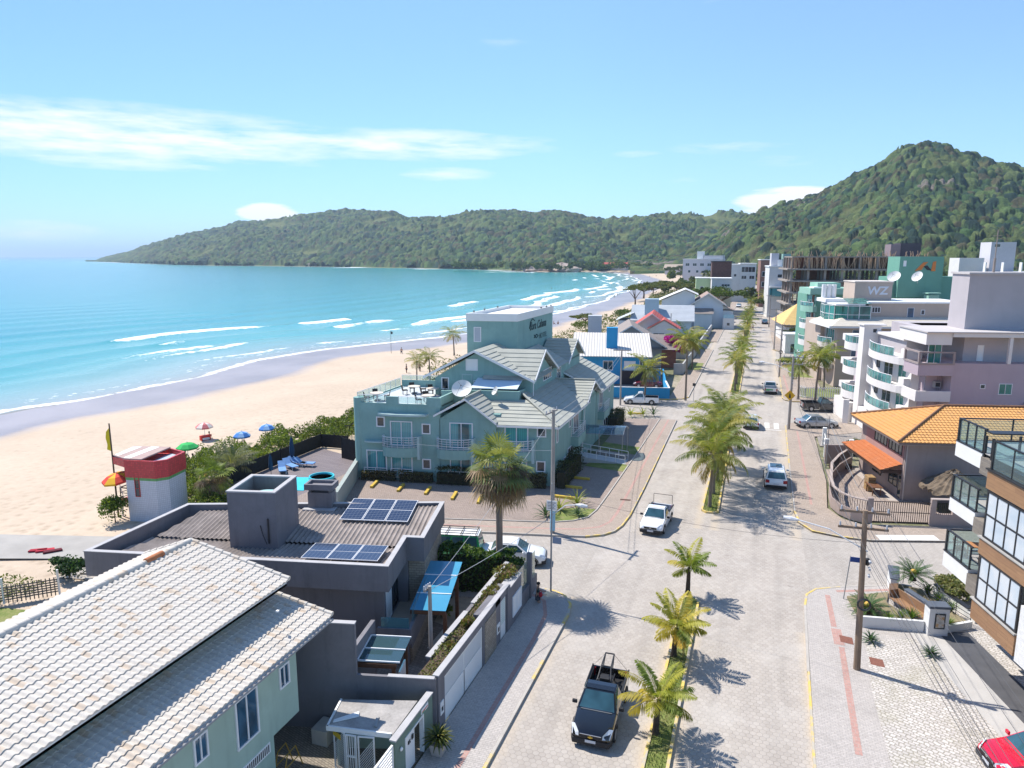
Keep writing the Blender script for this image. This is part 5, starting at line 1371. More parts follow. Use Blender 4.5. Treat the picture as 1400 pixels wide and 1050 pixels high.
def wp(u,v,z):p=T_w((u,v,z));return(p[0]+WB[0],p[1]+WB[1],p[2])
WICK2=mat('brown_wicker',(.10,.07,.05),.8,.2,8)
def wick_chair(label,c,rz,group=None):
 t=thing('wicker_chair',label,'chair',c,rz,group)
 b=MB();b.lathe([(.02,.36),(.27,.36),(.28,.44),(.02,.45)],n=12);b.build('seat',WICK2,t)
 b=MB();n=9
 for i in range(n):
  a=math.pi*i/(n-1);b.cyl((.27*math.cos(a),.27*math.sin(a),.44),(.33*math.cos(a),.33*math.sin(a),.85),.02,n=4)
 b.tube([(.33*math.cos(math.pi*i/8),.33*math.sin(math.pi*i/8),.86)for i in range(9)],.03,5);b.build('backrest',WICK2,t)
 for x in(-.2,.2):
  for y in(-.2,.2):b=MB();b.cyl((x,y,0),(x,y,.38),.02,n=5);b.build('leg',WICK2,t)
 return t
t=thing('dining_table','orange timber dining table on the lowest black railed balcony','table',wp(1.25,-1.15,4.71))
b=MB();b.obox((0,0,.73),(1.3,.8,.05));b.build('tabletop',mat('orange_timber',(.42,.20,.08),.5,.12,3),t)
for x in(-.55,.55):
 for y in(-.3,.3):b=MB();b.box(x-.03,y-.03,0,x+.03,y+.03,.7);b.build('leg',mat('orange_timber',None),t)
c1_=wick_chair('brown wicker chair at the corner end of the lowest balcony table',wp(.4,-.7,4.71),R(100),'wicker chairs on the lowest balcony')
dup(c1_,wp(1.0,-1.95,4.71),R(190),label='brown wicker chair on the near side of the lowest balcony table')
pl_=tag(MB().lathe([(.12,0),(.17,.28),(.15,.28),(.02,.24)],n=10).build('plant_pot',CONC),'small pot with green leaves on the lowest balcony','plant');pl_.location=wp(1.9,-.5,4.71)
pg_=thing('planter_garden','low white planter wall with timber bench at the right corner','planter',(0,0,.12))
b=MB();b.prism([(6.3,39.95),(9.35,40.45),(9.35,40.62),(6.35,40.12)],0,.62);b.prism([(10.25,40.55),(11.9,41.7),(11.8,41.85),(10.2,40.72)],0,.42)
b.prism([(8.35,44.7),(8.5,46.6),(9.0,46.6),(8.75,44.6)],0,1.0);b.prism([(8.9,43.6),(10.15,41.3),(10.35,41.4),(9.1,43.75)],0,.9)
b.build('planter_wall',OFFW,pg_)
b=MB();b.prism([(8.3,44.65),(8.45,46.65),(9.1,46.65),(8.8,44.55)],1.001,1.06);b.prism([(8.85,43.6),(10.12,41.25),(10.4,41.38),(9.15,43.78)],.901,.96);b.build('slate_cap',mat('slate_cap',(.10,.115,.14),.6,.12),pg_)
b=MB();b.prism([(8.1,43.3),(9.5,41.0),(9.95,41.2),(8.55,43.6)],.38,.46);b.prism([(8.55,43.6),(9.95,41.2),(10.02,41.24),(8.62,43.64)],.46,.92);b.prism([(8.1,43.3),(8.55,43.6),(8.7,44.4),(8.2,44.2)],.38,.9);b.build('timber_bench',WOODCLAD,pg_)
b=MB();b.prism([(6.35,40.15),(9.3,40.6),(9.3,41.2),(8.0,43.3),(8.3,44.8),(5.9,43.4)],0,.12);b.prism([(8.95,43.7),(10.3,41.4),(11.7,41.9),(10.2,45.4),(8.8,45.8)],0,.3);b.build('planter_soil',mat('dry_soil',(.24,.20,.12),.95,.3,2,.5),pg_)
sp=thing('sign_pillar','white pillar with slate cap and framed picture notice beside the planter','pillar',(9.9,40.55,.12),R(13))
b=MB();b.box(-.5,-.3,0,.5,.3,1.55);b.build('pillar_body',OFFW,sp)
b=MB();b.box(-.54,-.34,1.55,.54,.34,1.68);b.build('slate_cap',mat('slate_cap',None),sp)
b=MB();b.box(-.22,-.335,.42,.3,-.30,1.28);fr=b.build('picture_frame',DARKMETAL,sp)
m,g=newmat('pale_relief_picture');P=g.obj();g.done(g.ramp(g.noise(P,3.2,4),[(.35,(.25,.23,.20)),(.5,(.5,.48,.43)),(.62,(.45,.27,.12))]),.5)
b=MB();b.box(-.16,-.342,.49,.24,-.335,1.21);b.build('picture',m,fr)
rw=thing('ramp_wall','white ramp wall with dark cap leading to the apartment block entrance','wall',(0,0,.12))
b=MB();b.prism([(10.85,45.75),(11.95,43.0),(12.15,43.1),(11.05,45.85)],0,.55);b.prism([(11.95,43.0),(12.2,42.4),(12.4,42.5),(12.15,43.1)],0,.42);b.build('wall_body',OFFW,rw)
b=MB();b.prism([(10.8,45.75),(11.93,42.95),(12.18,43.07),(11.08,45.9)],.551,.6);b.build('dark_cap',DARKMETAL,rw)
hr=thing('handrail','thin black handrail along the ramp behind the sign pillar','handrail',(0,0,.12))
b=MB()
for h_ in(.45,.68,.92):b.tube([(9.3,46.2,h_+.2),(11.3,42.6,h_+.1),(11.85,41.9,h_)],.018,5)
for q in((9.3,46.2,.2),(10.3,44.4,.15),(11.3,42.6,.1),(11.85,41.9,0)):b.cyl(q,(q[0],q[1],q[2]+.94),.02,n=5)
b.build('rail_bars',DARKMETAL,hr)
                # brown house with orange hip roof
OT=tilemat('orange_clay_tile',(.62,.315,.10),(.34,.19,.095),(.50,.34,.17),.35,.93)
OT2=tilemat('red_orange_clay_tile',(.50,.165,.055),(.58,.22,.09),(.40,.17,.09),.35,.9)
BROWNW=mat('dusty_brown_render',(.33,.265,.24),.88,.08,.7,.12,stain=.15)
PINKBR=mat('dusty_pink_render',(.36,.225,.205),.88,.06,.7,.1,stain=.1)
def bo(px,py):q=at(px,py,0);return(q[0],q[1],0)
BH=(12.0,63.55,0)
T_b=aff(13.5)
bh=thing('brown_house','two storey dusty brown house with orange clay hip roof and lower tiled awning','house',BH)
b=MB(T_b);b.box(.02,.02,0,17,9.2,5.2);b.build('wall',BROWNW,bh)
b=MB(T_b);b.box(-.02,.25,3.05,.4,8.0,5.1);b.build('upper_wall',PINKBR,bh)
b=MB(T_b)
E_=[(-1.0,-.9,5.25),(18,-.9,5.25),(18,9.5,5.25),(-1.0,9.5,5.25)];A_=(4.7,4.3,7.25);B_=(12.5,4.3,7.25)
roofing(b,[E_[0],E_[1],B_,A_],row=.36,h=.04,col=.30,amp=.05,sub=4)
roofing(b,[E_[3],E_[0],A_],row=.36,h=.04,col=.30,amp=.05,sub=4)
roofing(b,[E_[2],E_[3],A_,B_],row=.36,h=.04,col=.6,amp=.05,sub=4)
roofing(b,[E_[1],E_[2],B_],row=.36,h=.04)
rf=b.build('roof',OT,bh)
b=MB(T_b)
for p,q in((E_[0],A_),(A_,B_),(E_[3],A_)):b.cyl(Vector(p)+Vector((0,0,.1)),Vector(q)+Vector((0,0,.1)),.10,n=8)
b.build('ridge_tiles',mat('dark_ridge_tile',(.22,.12,.07),.85,.3,4),rf)
b=MB(T_b);b.box(-.95,-.86,5.08,18,-.82,5.22);b.box(-.96,-.82,5.08,-.92,9.4,5.22);b.build('gutter',mat('brown_gutter',(.20,.15,.13),.6,.1),bh)
b=MB(T_b);b.box(-.9,-.8,5.0,17,9.3,5.08);b.build('soffit',BROWNW,bh)
b=MB(T_b);roofing(b,[(-1.7,.35,2.55),(-1.7,9.3,2.55),(.0,8.3,3.1),(.0,.35,3.1)],row=.36,h=.04,col=.26,amp=.05,sub=4);b.build('awning_roof',OT2,bh)
b=MB(T_b);b.box(-1.62,.4,2.25,-1.5,8.9,2.5);b.box(-1.6,.36,2.3,.0,.46,2.55);b.build('awning_beam',mat('dark_brown_timber',(.07,.04,.03),.7,.2),bh)
for v,w_ in((.55,2.6),(3.5,2.6)):window(bh,T_b,(-.02,v,3.75),(0,1,0),(-1,0,0),w_,1.15,4,1,.06,frame=DARKMETAL,glass=GL_DARK,proud=.05)
window(bh,T_b,(0,.9,.9),(0,1,0),(-1,0,0),1.7,1.1,2,1,.06,frame=DARKMETAL,glass=GL_DARK);window(bh,T_b,(0,4.2,.9),(0,1,0),(-1,0,0),1.8,1.1,2,1,.06,frame=DARKMETAL,glass=GL_DARK)
window(bh,T_b,(0,.1,.15),(0,1,0),(-1,0,0),.7,2.0,1,1,.05,frame=BROWNW,glass=GL_DARK,kind='door')
window(bh,T_b,(5.6,0,3.6),(1,0,0),(0,-1,0),1.5,.7,2,1,.06,frame=DARKMETAL,glass=GL_DARK)
b=MB(T_b);b.cyl((.1,-.06,0),(.1,-.06,5.1),.05);b.build('downpipe',mat('pale_downpipe',(.45,.40,.37),.6,.06),bh)
sheet('brown_house_yard',[(6.6,59.6),(8.1,57.4),(15,59.2),(14,63),(10.2,72.5),(6.9,71)],.10,brickmat('pink_brown_paving',(.36,.285,.235),(.42,.34,.285),(.20,.16,.13),.3,.15,.012,rot=.23))
sheet('house_walk',[(12.0,63.4),(11.1,63.2),(8.9,72.3),(9.9,72.5)],.106,mat('smooth_pale_paving',(.42,.37,.33),.85,.08))
gz=thing('thatched_gazebo','round thatched straw umbrella roof beside the brown house','gazebo',tuple(at(1300,700,0)))
THATCH=mat('weathered_thatch',(.15,.115,.08),.95,.5,2.5,1.0,fine=22)
gz.scale=(.88,.88,.9)
b=MB();n=60
pr=[(2.6,2.05),(2.55,2.3),(2.1,2.6),(1.7,2.85),(1.3,3.13),(.85,3.4),(.42,3.6),(.40,3.7),(.05,3.85)]
r_=random.Random(3)
vs=[]
for k_,(rr,z)in enumerate(pr):
 for i in range(n):
  a=2*math.pi*i/n;q=rr*(1+r_.uniform(-.06,.06));vs.append((q*math.cos(a),q*math.sin(a),z+r_.uniform(-.13,.13)))
b.add(vs,[(k_*n+i,k_*n+(i+1)%n,(k_+1)*n+(i+1)%n,(k_+1)*n+i)for k_ in range(len(pr)-1)for i in range(n)]);b.build('thatch_roof',THATCH,gz)
b=MB();b.lathe([(.55,3.45),(.42,3.62),(.38,3.72),(.05,3.9)],n=16);b.build('thatch_cap',mat('pale_thatch',(.36,.31,.24),.95,.25,4,.6),gz)
b=MB();b.cyl((0,0,0),(0,0,3.6),.1);b.build('post',WOOD,gz)
fw_=thing('fence_wall','brown wall with dark vertical railings curving round the corner of the brown house','fence',(0,0,.1))
WALLP=[(9.3,73.4),(7.9,70.2),(6.95,67),(6.5,62.5),(6.45,59.9),(6.9,58.4),(7.6,57.5),(8.6,57.0)]
def wallpath(mb,pts,t,z0,z1):
 P=[Vector((x,y,0))for x,y in pts];N=[]
 for i in range(len(P)):
  d=(P[min(i+1,len(P)-1)]-P[max(i-1,0)]).normalized();N.append(Vector((-d.y,d.x,0))*t/2)
 for i in range(len(P)-1):
  mb.prism([(v.x,v.y)for v in(P[i]+N[i],P[i+1]+N[i+1],P[i+1]-N[i+1],P[i]-N[i])],z0,z1)
b=MB();wallpath(b,WALLP,.18,0,.85);b.prism([(8.6,56.9),(9.0,57.0),(8.95,57.3),(8.55,57.2)],0,2.0);b.prism([(13.0,57.85),(20,59.6),(19.95,59.85),(12.95,58.1)],0,.95)
b.prism([(13.0,57.85),(13.35,57.94),(13.3,58.18),(12.95,58.1)],.95,2.05);b.prism([(14.5,58.22),(14.85,58.31),(14.8,58.56),(14.45,58.47)],.95,2.05);b.prism([(17.9,59.07),(18.2,59.15),(18.15,59.4),(17.85,59.32)],.95,2.05)
b.build('wall_body',BROWNW,fw_)
b=MB();wallpath(b,WALLP,.22,1.75,1.83);b.prism([(13.0,57.8),(20,59.55),(19.95,59.9),(12.95,58.15)],2.052,2.12);b.build('coping',mat('pale_brown_coping',(.40,.33,.29),.85,.08),fw_)
def bars(parent,pts,z0,z1,step,r=.022,name='railings'):
 mb=MB()
 for a,c in zip(pts,pts[1:]):
  A=Vector((*a,0));C=Vector((*c,0));L_=(C-A).length;k=max(1,int(L_/step))
  for i in range(k):q=A.lerp(C,i/k);mb.cyl((q.x,q.y,z0),(q.x,q.y,z1),r,n=4,cap=False)
 return mb.build(name,mat('brown_iron',(.06,.045,.04),.6,.15),parent)
bars(fw_,WALLP,.85,1.76,.16);bars(fw_,[(13.4,57.95),(14.5,58.22)],.95,2.0,.14);bars(fw_,[(14.9,58.32),(17.9,59.07)],.95,2.0,.14)
gt_=thing('driveway_gate','dark slatted metal driveway gate of the brown house','gate',(0,0,.1))
G0,G1=(9.0,57.1),(13.0,58.0)
bars(gt_,[G0,G1],.08,1.75,.15,.03,'gate_bars')
b=MB();b.cyl((*G0,.1),(*G1,.1),.03,n=5);b.cyl((*G0,1.75),(*G1,1.75),.035,n=5);b.cyl((*G0,.95),(*G1,.95),.03,n=5);b.build('gate_rail',mat('brown_iron',None),gt_)
t=tag(MB().prism([(9.2,73.6),(6.9,72.9),(6.86,73.1),(9.15,73.8)],.1,2.0).build('side_wall',BROWNW),'plain brown side wall at the back of the brown house yard','wall')
for i,(q,lb)in enumerate((((9.9,65.6),'stacked timber crates under the orange awning of the brown house'),)):
 t=thing('crate_stack',lb,'crate',(q[0],q[1],.1),R(14))
 b=MB()
 for k_ in range(4):b.box(-.3,-.45,.05+k_*.32,.3,.45,.32+k_*.32)
 b.build('crates',mat('pale_crate_timber',(.34,.22,.10),.8,.2,3),t)
 b=MB();b.obox((-.02,-.9,.75),(.9,1.6,.06));tag(b.build('bench_top',WOOD,t),None,None)
 for x,y in((-.35,-1.55),(.3,-1.55),(-.35,-.3),(.3,-.3)):b=MB();b.box(x-.03,y-.03,0,x+.03,y+.03,.72);b.build('bench_leg',WOOD,t)
tag(MB().prism([(7.3,71.2),(9.2,71.8),(9.1,72.3),(7.2,71.7)],.1,.5).build('planter_box',mat('dark_brown_timber',None)),'dark planter box with low hedge at the back of the yard','planter')
                # pink apartment building
LILAC=mat('lilac_pink_render',(.43,.35,.385),.85,.05,.6,.1,stain=.08)
MAUVE=mat('mauve_grey_render',(.43,.395,.405),.85,.05,.6,.1,stain=.08)
CREAMW=mat('warm_white_render',(.70,.665,.635),.8,.05,.6,.1,stain=.06)
PB=(17.9,76,0)
pb=thing('pink_apartment_building','lilac pink and white four storey apartment building with curved balconies','building',PB)
b=MB(T_b)
b.box(1.3,3.4,0,30,24,9.6);b.box(-.3,5.2,0,1.3,24,9.3);b.build('wall',LILAC,pb)
b=MB(T_b)
b.box(2.9,4.9,9.6,30,22,12.1);b.box(-.6,9.4,9.4,2.9,16.8,11.1);b.build('penthouse_wall',MAUVE,pb)
b=MB(T_b);b.box(-1.4,3.4,11.4,1.0,9.5,12.6);b.box(1.0,3.2,12.2,30,4.9,12.6);b.box(1.0,4.9,12.15,30,9.8,12.6);b.box(-.9,9.5,11.1,4,16.9,11.35);b.box(4,9.8,11.9,30,20,12.1);b.box(6.3,3.3,9.6,6.6,3.6,12.2);b.build('penthouse_roof',CREAMW,pb)
b=MB(T_b);b.box(-1.5,3.1,12.601,1.0,9.6,12.72);b.box(1.0,3.1,12.601,30,9.9,12.72);b.build('roof_cap',mat('pale_grey_cap',(.48,.45,.44),.8,.06),pb)
b=MB(T_b);b.box(3.3,6,12.6,30,9.4,18.2);tw=b.build('water_tower',MAUVE,pb)
b=MB(T_b);b.box(3.27,6.02,12.72,3.297,9.38,18.0);b.build('lit_face',CREAMW,tw)if False else None
b=MB(T_b);b.box(3.15,5.85,18.2,30,9.55,18.4);b.build('tower_cap',mat('pale_grey_cap',None),tw)
b=MB(T_b);b.cyl((6.2,7.4,18.4),(6.2,7.4,22.6),.05,n=6);b.cyl((5.8,7.4,22.0),(6.6,7.4,22.0),.03,n=5);b.cyl((6.2,7.4,18.4),(6.2,7.4,19.8),.12,n=8);b.build('antenna_mast',mat('rusty_mast',(.30,.24,.2),.6,.15),tw)
for k_,z in enumerate((3.3,6.3,9.3)):
 b=MB(T_b);b.box(-2.0,3.2,z-.95 if k_==2 else z-.55,1.3,3.35,z+.15+(.0 if k_==2 else .35));b.box(-2.0,3.35,z-.95 if k_==2 else z-.55,-1.85,6.4,z+.15+(.0 if k_==2 else .35));b.box(-1.85,3.35,z-.5,1.3,6.4,z-.35)
 bl=b.build('corner_balcony',LILAC if k_==2 else CREAMW,pb)
 if k_==2:
  b=MB(T_b);b.box(-2.06,3.14,z+.15,1.36,3.36,z+.32);b.box(-2.06,3.36,z+.15,-1.84,6.45,z+.32);b.box(-2.06,3.14,z+1.3,1.36,3.34,z+1.45);b.box(-2.06,3.34,z+1.3,-1.86,6.45,z+1.45)
  for u,v in((-1.96,3.24),(1.26,3.24),(-1.96,6.35)):b.box(u-.1,v-.1,z+.32,u+.1,v+.1,z+1.3)
  b.build('pergola_frame',mat('taupe_trim',(.30,.25,.24),.8,.06),bl)
 n=12;pts=[(-.2,7.0)]+[(-1.5-1.15*math.sin(math.pi*i/n)**.7,7.0+9.6*i/n)for i in range(n+1)]+[(-.2,16.6)]
 b=MB(T_b);b.prism(pts,z-.55,z+.22);bl=b.build('curved_balcony',CREAMW,pb)
 b=MB(T_b);b.box(-1.75,6.6,z+.22,-.2,7.9,z+1.15);b.build('balcony_end',CREAMW,bl)
 railing(bl,T_b,[(p[0]+.05,p[1],z+.22)for p in pts[3:-2]],.95,0,1.6,.025,ALU,glassmat('green_rail_glass',(.10,.26,.25),.08),'railing')
 n2=8;pts=[(-.2,18.6)]+[(-1.7-.85*math.sin(math.pi*i/n2)**.7,18.6+5*i/n2)for i in range(n2+1)]+[(-.2,23.6)]
 b=MB(T_b);b.prism(pts,z-.6,z+.3);b.box(-2.2,21.6,z+.3,-.4,23.6,z+1.1);bl=b.build('curved_balcony',CREAMW,pb)
 railing(bl,T_b,[(p[0]+.05,p[1],z+.3)for p in pts[1:-3]],.85,0,1.2,.025,ALU,glassmat('green_rail_glass',None),'railing')
 if k_<2:
  b=MB(T_b);b.box(-1.1,6.5,z-.3,-.3,17,z+2.4);rc=b.build('recess_wall',CREAMW,pb)
  window(rc,T_b,(-1.1,7.6,z+.25),(0,1,0),(-1,0,0),2.0,2.1,2,1,.07,glass=GL_GREEN);window(rc,T_b,(-1.1,10.8,z+.25),(0,1,0),(-1,0,0),2.4,2.1,2,1,.07,glass=GL_DARK);window(rc,T_b,(-1.1,14.4,z+1.1),(0,1,0),(-1,0,0),.9,.9,1,1,.07,frame=DARKMETAL,glass=GL_DARK)
 window(pb,T_b,(-.3,5.25,z-.2),(1,0,0),(0,-1,0),1.3,2.3,2,1,.06,glass=GL_GREEN)
b=MB(T_b);b.box(-2.2,16.9,0,-.3,18.4,12.0);pr_=b.build('white_pier',CREAMW,pb)
b=MB(T_b);b.box(-2.35,16.7,12.0,.2,18.6,12.15);b.build('pier_cap',CREAMW,pr_);b=MB(T_b);b.box(-1.2,16.88,11.2,-.8,16.9,11.6);b.build('pier_vent',DARKMETAL,pr_)
b=MB(T_b);b.box(-2.2,5.5,0,-.3,16.8,2.4);b.box(-2.6,18.6,0,-.3,23.8,2.4);b.build('ground_floor',CREAMW,pb)
window(pb,T_b,(5.8,3.4,6.55),(1,0,0),(0,-1,0),1.25,1.1,2,1,.06,glass=GL_GREEN);window(pb,T_b,(4.05,3.4,7.1),(1,0,0),(0,-1,0),.5,.45,1,1,.06,glass=GL_DARK)
window(pb,T_b,(5.8,3.4,3.3),(1,0,0),(0,-1,0),1.25,1.1,2,1,.06,glass=GL_GREEN)
window(pb,T_b,(4.2,4.9,9.65),(1,0,0),(0,-1,0),.6,1.6,1,1,.04,glass=WHITE,kind='door')
for u,z in((.45,6.9),(8.3,5.2),(7.9,3.8)):
 b=MB(T_b);b.box(u,3.0 if u>1 else 4.8,z,u+.65,3.4 if u>1 else 5.2,z+.6);ac=b.build('air_conditioner',mat('ac_grey',(.42,.41,.40),.6,.06),pb)
 b=MB(T_b);b.box(u+.12,2.97 if u>1 else 4.77,z+.1,u+.53,3.0 if u>1 else 4.8,z+.5);b.build('fan_grille',DARKMETAL,ac)
t=tag(MB().prism([(10.3,92.3),(10.9,92.1),(10.95,92.5),(10.35,92.7)],0,3.0).build('gate_pillar',CREAMW),'white gate pillar at the pink building car park','pillar')
                # beige apartment building with glass penthouse
BEIGE=mat('beige_render',(.47,.385,.32),.85,.05,.6,.1,stain=.08)
BEIGEL=mat('pale_beige_render',(.62,.56,.50),.85,.05,.6,.1,stain=.06)
GB=(11.6,119,0)
gb=thing('beige_apartment_building','beige apartment building with green glass penthouse and square sign block','building',GB)
b=MB(T_b);b.box(0,0,0,26,14,9.6);b.box(-.6,6,0,0,14,9.6);b.build('wall',BEIGE,gb)
b=MB(T_b)
roofing(b,[(-1.2,-1.0,9.5),(24,-1.0,9.5),(22,4,10.9),(2.4,4,10.9)],row=.4,h=.04);roofing(b,[(-1.6,9,9.5),(-1.2,-1.0,9.5),(2.4,4,10.9),(2.0,9,10.9)],row=.4,h=.04)
b.build('eaves_roof',mat('cream_tile',(.62,.57,.48),.85,.08,1.5,.2),gb)
b=MB(T_b);b.box(-1.15,-.95,9.2,24,-.85,9.5);b.box(-1.55,-.85,9.2,-1.2,9,9.5);b.build('eaves_fascia',WHITE,gb)
b=MB(T_b);b.box(5.4,3.0,9.6,20,12,12.75);b.box(3.2,4.0,9.6,5.4,10,12.4);b.build('penthouse_wall',BEIGE,gb)
b=MB(T_b);b.box(5.2,2.8,12.75,20.2,12.2,13.0);b.box(.2,2.2,12.45,4.6,9,12.65);b.box(.0,6.5,12.65,3.5,11,13.2);b.build('flat_roof',WHITE,gb)
b=MB(T_b);b.box(4.2,6,12.9,9.9,11,15.9);tw=b.build('sign_block',BEIGE,gb)
b=MB(T_b);b.box(4.1,5.9,15.9,10.0,11.1,16.05);b.build('block_cap',BEIGEL,tw)
text(tw,'WZ',(6.1,6,14.0),(1,0,0),1.75,mat('silver_letters',(.62,.65,.70),.35,.05,metal=.3),'wz_lettering',T_b,(0,-1,0),.06,.1,.05,1.05)
pn=[(.2,9),(-.2,6.0),(.4,3.2),(2.0,2.0),(5.4,2.0)]
fr_=MB(T_b);gl=MB(T_b)
for a,c in zip(pn,pn[1:]):
 k_=max(1,round(math.dist(a,c)/1.4))
 for i in range(k_+1):q=(a[0]+(c[0]-a[0])*i/k_,a[1]+(c[1]-a[1])*i/k_);fr_.cyl((*q,9.7),(*q,12.45),.06,n=4)
 for z in(9.9,11.0,12.35):fr_.cyl((*a,z),(*c,z),.05,n=4)
 gl.prism([(a[0],a[1]),(c[0],c[1]),(c[0]+.02,c[1]+.02),(a[0]+.02,a[1]+.02)],9.7,12.4)
po=fr_.build('glazing_frame',WHITE,gb);gl.build('green_glazing',GL_GREEN,po)
b=MB(T_b)
roofing(b,[(2.2,2.4,12.7),(5.6,2.4,12.7),(5.6,5.4,13.4),(2.2,5.4,13.4)],row=.5,h=.03);b.build('glass_roof',glassmat('green_roof_glass',(.08,.22,.20)),gb)
for u in(.6,1.4,2.2):
 b=MB(T_b);b.cyl((u,9.5,13.2),(u,9.5,15.4),.36,n=12);b.build('water_cylinder',WHITE,gb,smooth=True)
window(gb,T_b,(5.9,3.0,11.3),(1,0,0),(0,-1,0),1.3,.9,3,1,.08,glass=GL_DARK);window(gb,T_b,(11.2,3.0,10.2),(1,0,0),(0,-1,0),1.0,1.9,1,1,.06,glass=GL_BLUE);window(gb,T_b,(13.2,3.0,11.0),(1,0,0),(0,-1,0),.6,.8,1,1,.08,glass=GL_DARK)
for k_,z in enumerate((3.2,6.4)):
 n=8;pts=[(-.1,.6)]+[(-.6-1.1*math.sin(math.pi*i/n)**.7,.6+5.2*i/n)for i in range(n+1)]+[(-.1,5.8)]
 b=MB(T_b);b.prism(pts,z-.5,z+.35);bl=b.build('curved_balcony',BEIGEL,gb)
 railing(bl,T_b,[(p[0],p[1],z+.35)for p in pts[1:-1]],.8,0,1.4,.03,ALU,glassmat('green_rail_glass',None),'railing')
 window(gb,T_b,(0,1.2,z+.2),(0,1,0),(-1,0,0),3.8,2.2,4,1,.08,glass=GL_GREEN)
 window(gb,T_b,(2.2,0,z+.8),(1,0,0),(0,-1,0),1.1,1.7,1,1,.06,glass=GL_BLUE)
 window(gb,T_b,(8,0,z+.8),(1,0,0),(0,-1,0),2.2,1.3,3,1,.06,glass=GL_DARK)
                # green and white apartment building
GRN=mat('mint_green_render',(.15,.33,.255),.85,.05,.6,.1,stain=.06)
GRNL=mat('light_mint_render',(.27,.47,.38),.85,.05,.6,.1)
NB=(8.7,139,0)
nb_=thing('green_apartment_building','mint green and white apartment building with stacked curved balconies and tall tower','building',NB)
b=MB(T_b);b.box(1.2,.5,0,26,12,13.2);b.build('wall',GRN,nb_)
for k_,z in enumerate((1.2,4.3,7.4,10.5)):
 n=8;pts=[(1.2,0)]+[(.5-1.0*math.sin(math.pi*i/n)**.8,6.5*i/n)for i in range(n+1)]+[(1.2,6.5)]
 b=MB(T_b);b.prism(pts,z-.5,z+.55);bl=b.build('curved_balcony',OFFW if k_<3 else GRNL,nb_)
 railing(bl,T_b,[(p[0],p[1],z+.55)for p in pts[1:-1]],.7,0,1.5,.03,ALU,glassmat('green_rail_glass',None),'railing')
 window(nb_,T_b,(1.2,.9,z+.5),(0,1,0),(-1,0,0),4.6,1.9,4,1,.08,glass=GL_GREEN)
 b=MB(T_b);b.box(.4,.2,z+.55,.75,.5,z+2.6);b.build('brown_column',mat('brown_column',(.14,.09,.07),.7,.1),nb_)
b=MB(T_b);b.box(-.2,-.2,13.2,8,6.5,14.3);b.box(1.5,1.5,14.3,5.5,6,15.2);b.build('roof_parapet',GRNL,nb_)
b=MB(T_b);b.box(.5,.3,14.3,4,3,14.5);b.build('roof_slab',WHITE,nb_)
b=MB(T_b);b.box(14.3,-1.0,12.8,21.6,4,19.9);b.box(12.9,.0,10,26,3.9,16.4);tw=b.build('tower',GRN,nb_)
m=mat('orange_emblem',(.62,.20,.05),.5,.1)
b=MB(T_b);b.extr([(16.9,-1.02,17.4),(17.5,-1.02,18.1),(18.2,-1.02,18.9),(19.0,-1.02,19.0),(18.3,-1.02,18.2),(18.0,-1.02,17.6),(17.6,-1.02,17.55)],(0,-.06,0));b.build('emblem',m,tw)
b=MB(T_b);b.extr([(19.6,-1.02,17.4),(20.3,-1.02,17.4),(20.3,-1.02,19.1),(19.8,-1.02,19.0)],(0,-.06,0));b.build('emblem',m,tw)
b=MB(T_b);b.extr([(18.3,-1.02,18.2),(18.9,-1.02,18.4),(19.7,-1.02,17.5),(18.9,-1.02,17.6)],(0,-.055,0));b.build('emblem_shadow',DARKMETAL,tw)
window(tw,T_b,(14.9,-1.0,18.2),(1,0,0),(0,-1,0),.5,1.0,1,1,.05,glass=WHITE)
b=MB(T_b);b.box(18.3,-4,9,20.0,-2.2,13.4);b.box(18.1,-4.2,13.6,20.2,-2.0,13.8);b.build('chimney',GRNL,nb_)
b=MB(T_b);b.box(14,-3.2,9.4,26,-1.05,11.2);fr2=b.build('rear_block',BEIGEL,nb_)
window(fr2,T_b,(20.6,-3.2,9.6),(1,0,0),(0,-1,0),3.8,1.4,4,1,.06,glass=GL_GREEN)
dish('white satellite dish on the beige sign block roof',(20.2,128.5,16.6),1.0,(-.4,-.7,.6));dish('pinkish satellite dish right of the beige sign block',(24.0,131,16.6),.9,(-.6,-.6,.5))
                # concrete frame under construction
CF=(7.6,212,0)
cf=thing('construction_frame','unfinished concrete frame building crowded with timber props','building',CF)
RAWC=mat('raw_concrete',(.30,.265,.235),.95,.2,.8,.4,stain=.3);PROP=mat('timber_props',(.46,.31,.20),.9,.3,2,.4)
T_c=aff(6)
b=MB(T_c)
for i,z in enumerate((3.5,6.6,9.8,13.0,16.2,19.4)):
 b.box(-.8+.1*i,-1.2,z,31,17,z+.45)
 if i==5:pass
b.build('floor_slabs',RAWC,cf)if False else None
for i,z in enumerate((3.5,6.6,9.8,13.0,16.2)):
 b=MB(T_c);b.box(-1.0,-1.3,z,36,17,z+.4);b.build('floor_slab',RAWC,cf)
b=MB(T_c);b.box(.2,-.2,19.6,34,15,19.9);b.box(.2,-.4,19.9,28,-.2,21.6)if False else None;b.build('floor_slab',RAWC,cf)
r_=random.Random(5)
for i,(z0,z1)in enumerate(((0,3.5),(3.9,6.6),(7.0,9.8),(10.2,13.0),(13.4,16.2),(16.6,19.6))):
 for u in np.arange(.3,31,4.3):
  for v in(0,7.5):
   if z0>0 or u>3:
    pass
 for u in np.arange(.3,36,4.3):b=MB(T_c);b.box(u-.3,-.3,z0,u+.3,.3,z1);b.build('column',RAWC,cf)
 b=MB(T_c)
 for u in np.arange(.3,36,4.3):
  for v in(5,10,15):b.box(u-.3,v-.3,z0,u+.3,v+.3,z1)
 tag(b.build('inner_column',RAWC,cf),None,None,kind='stuff')
b=MB(T_c)
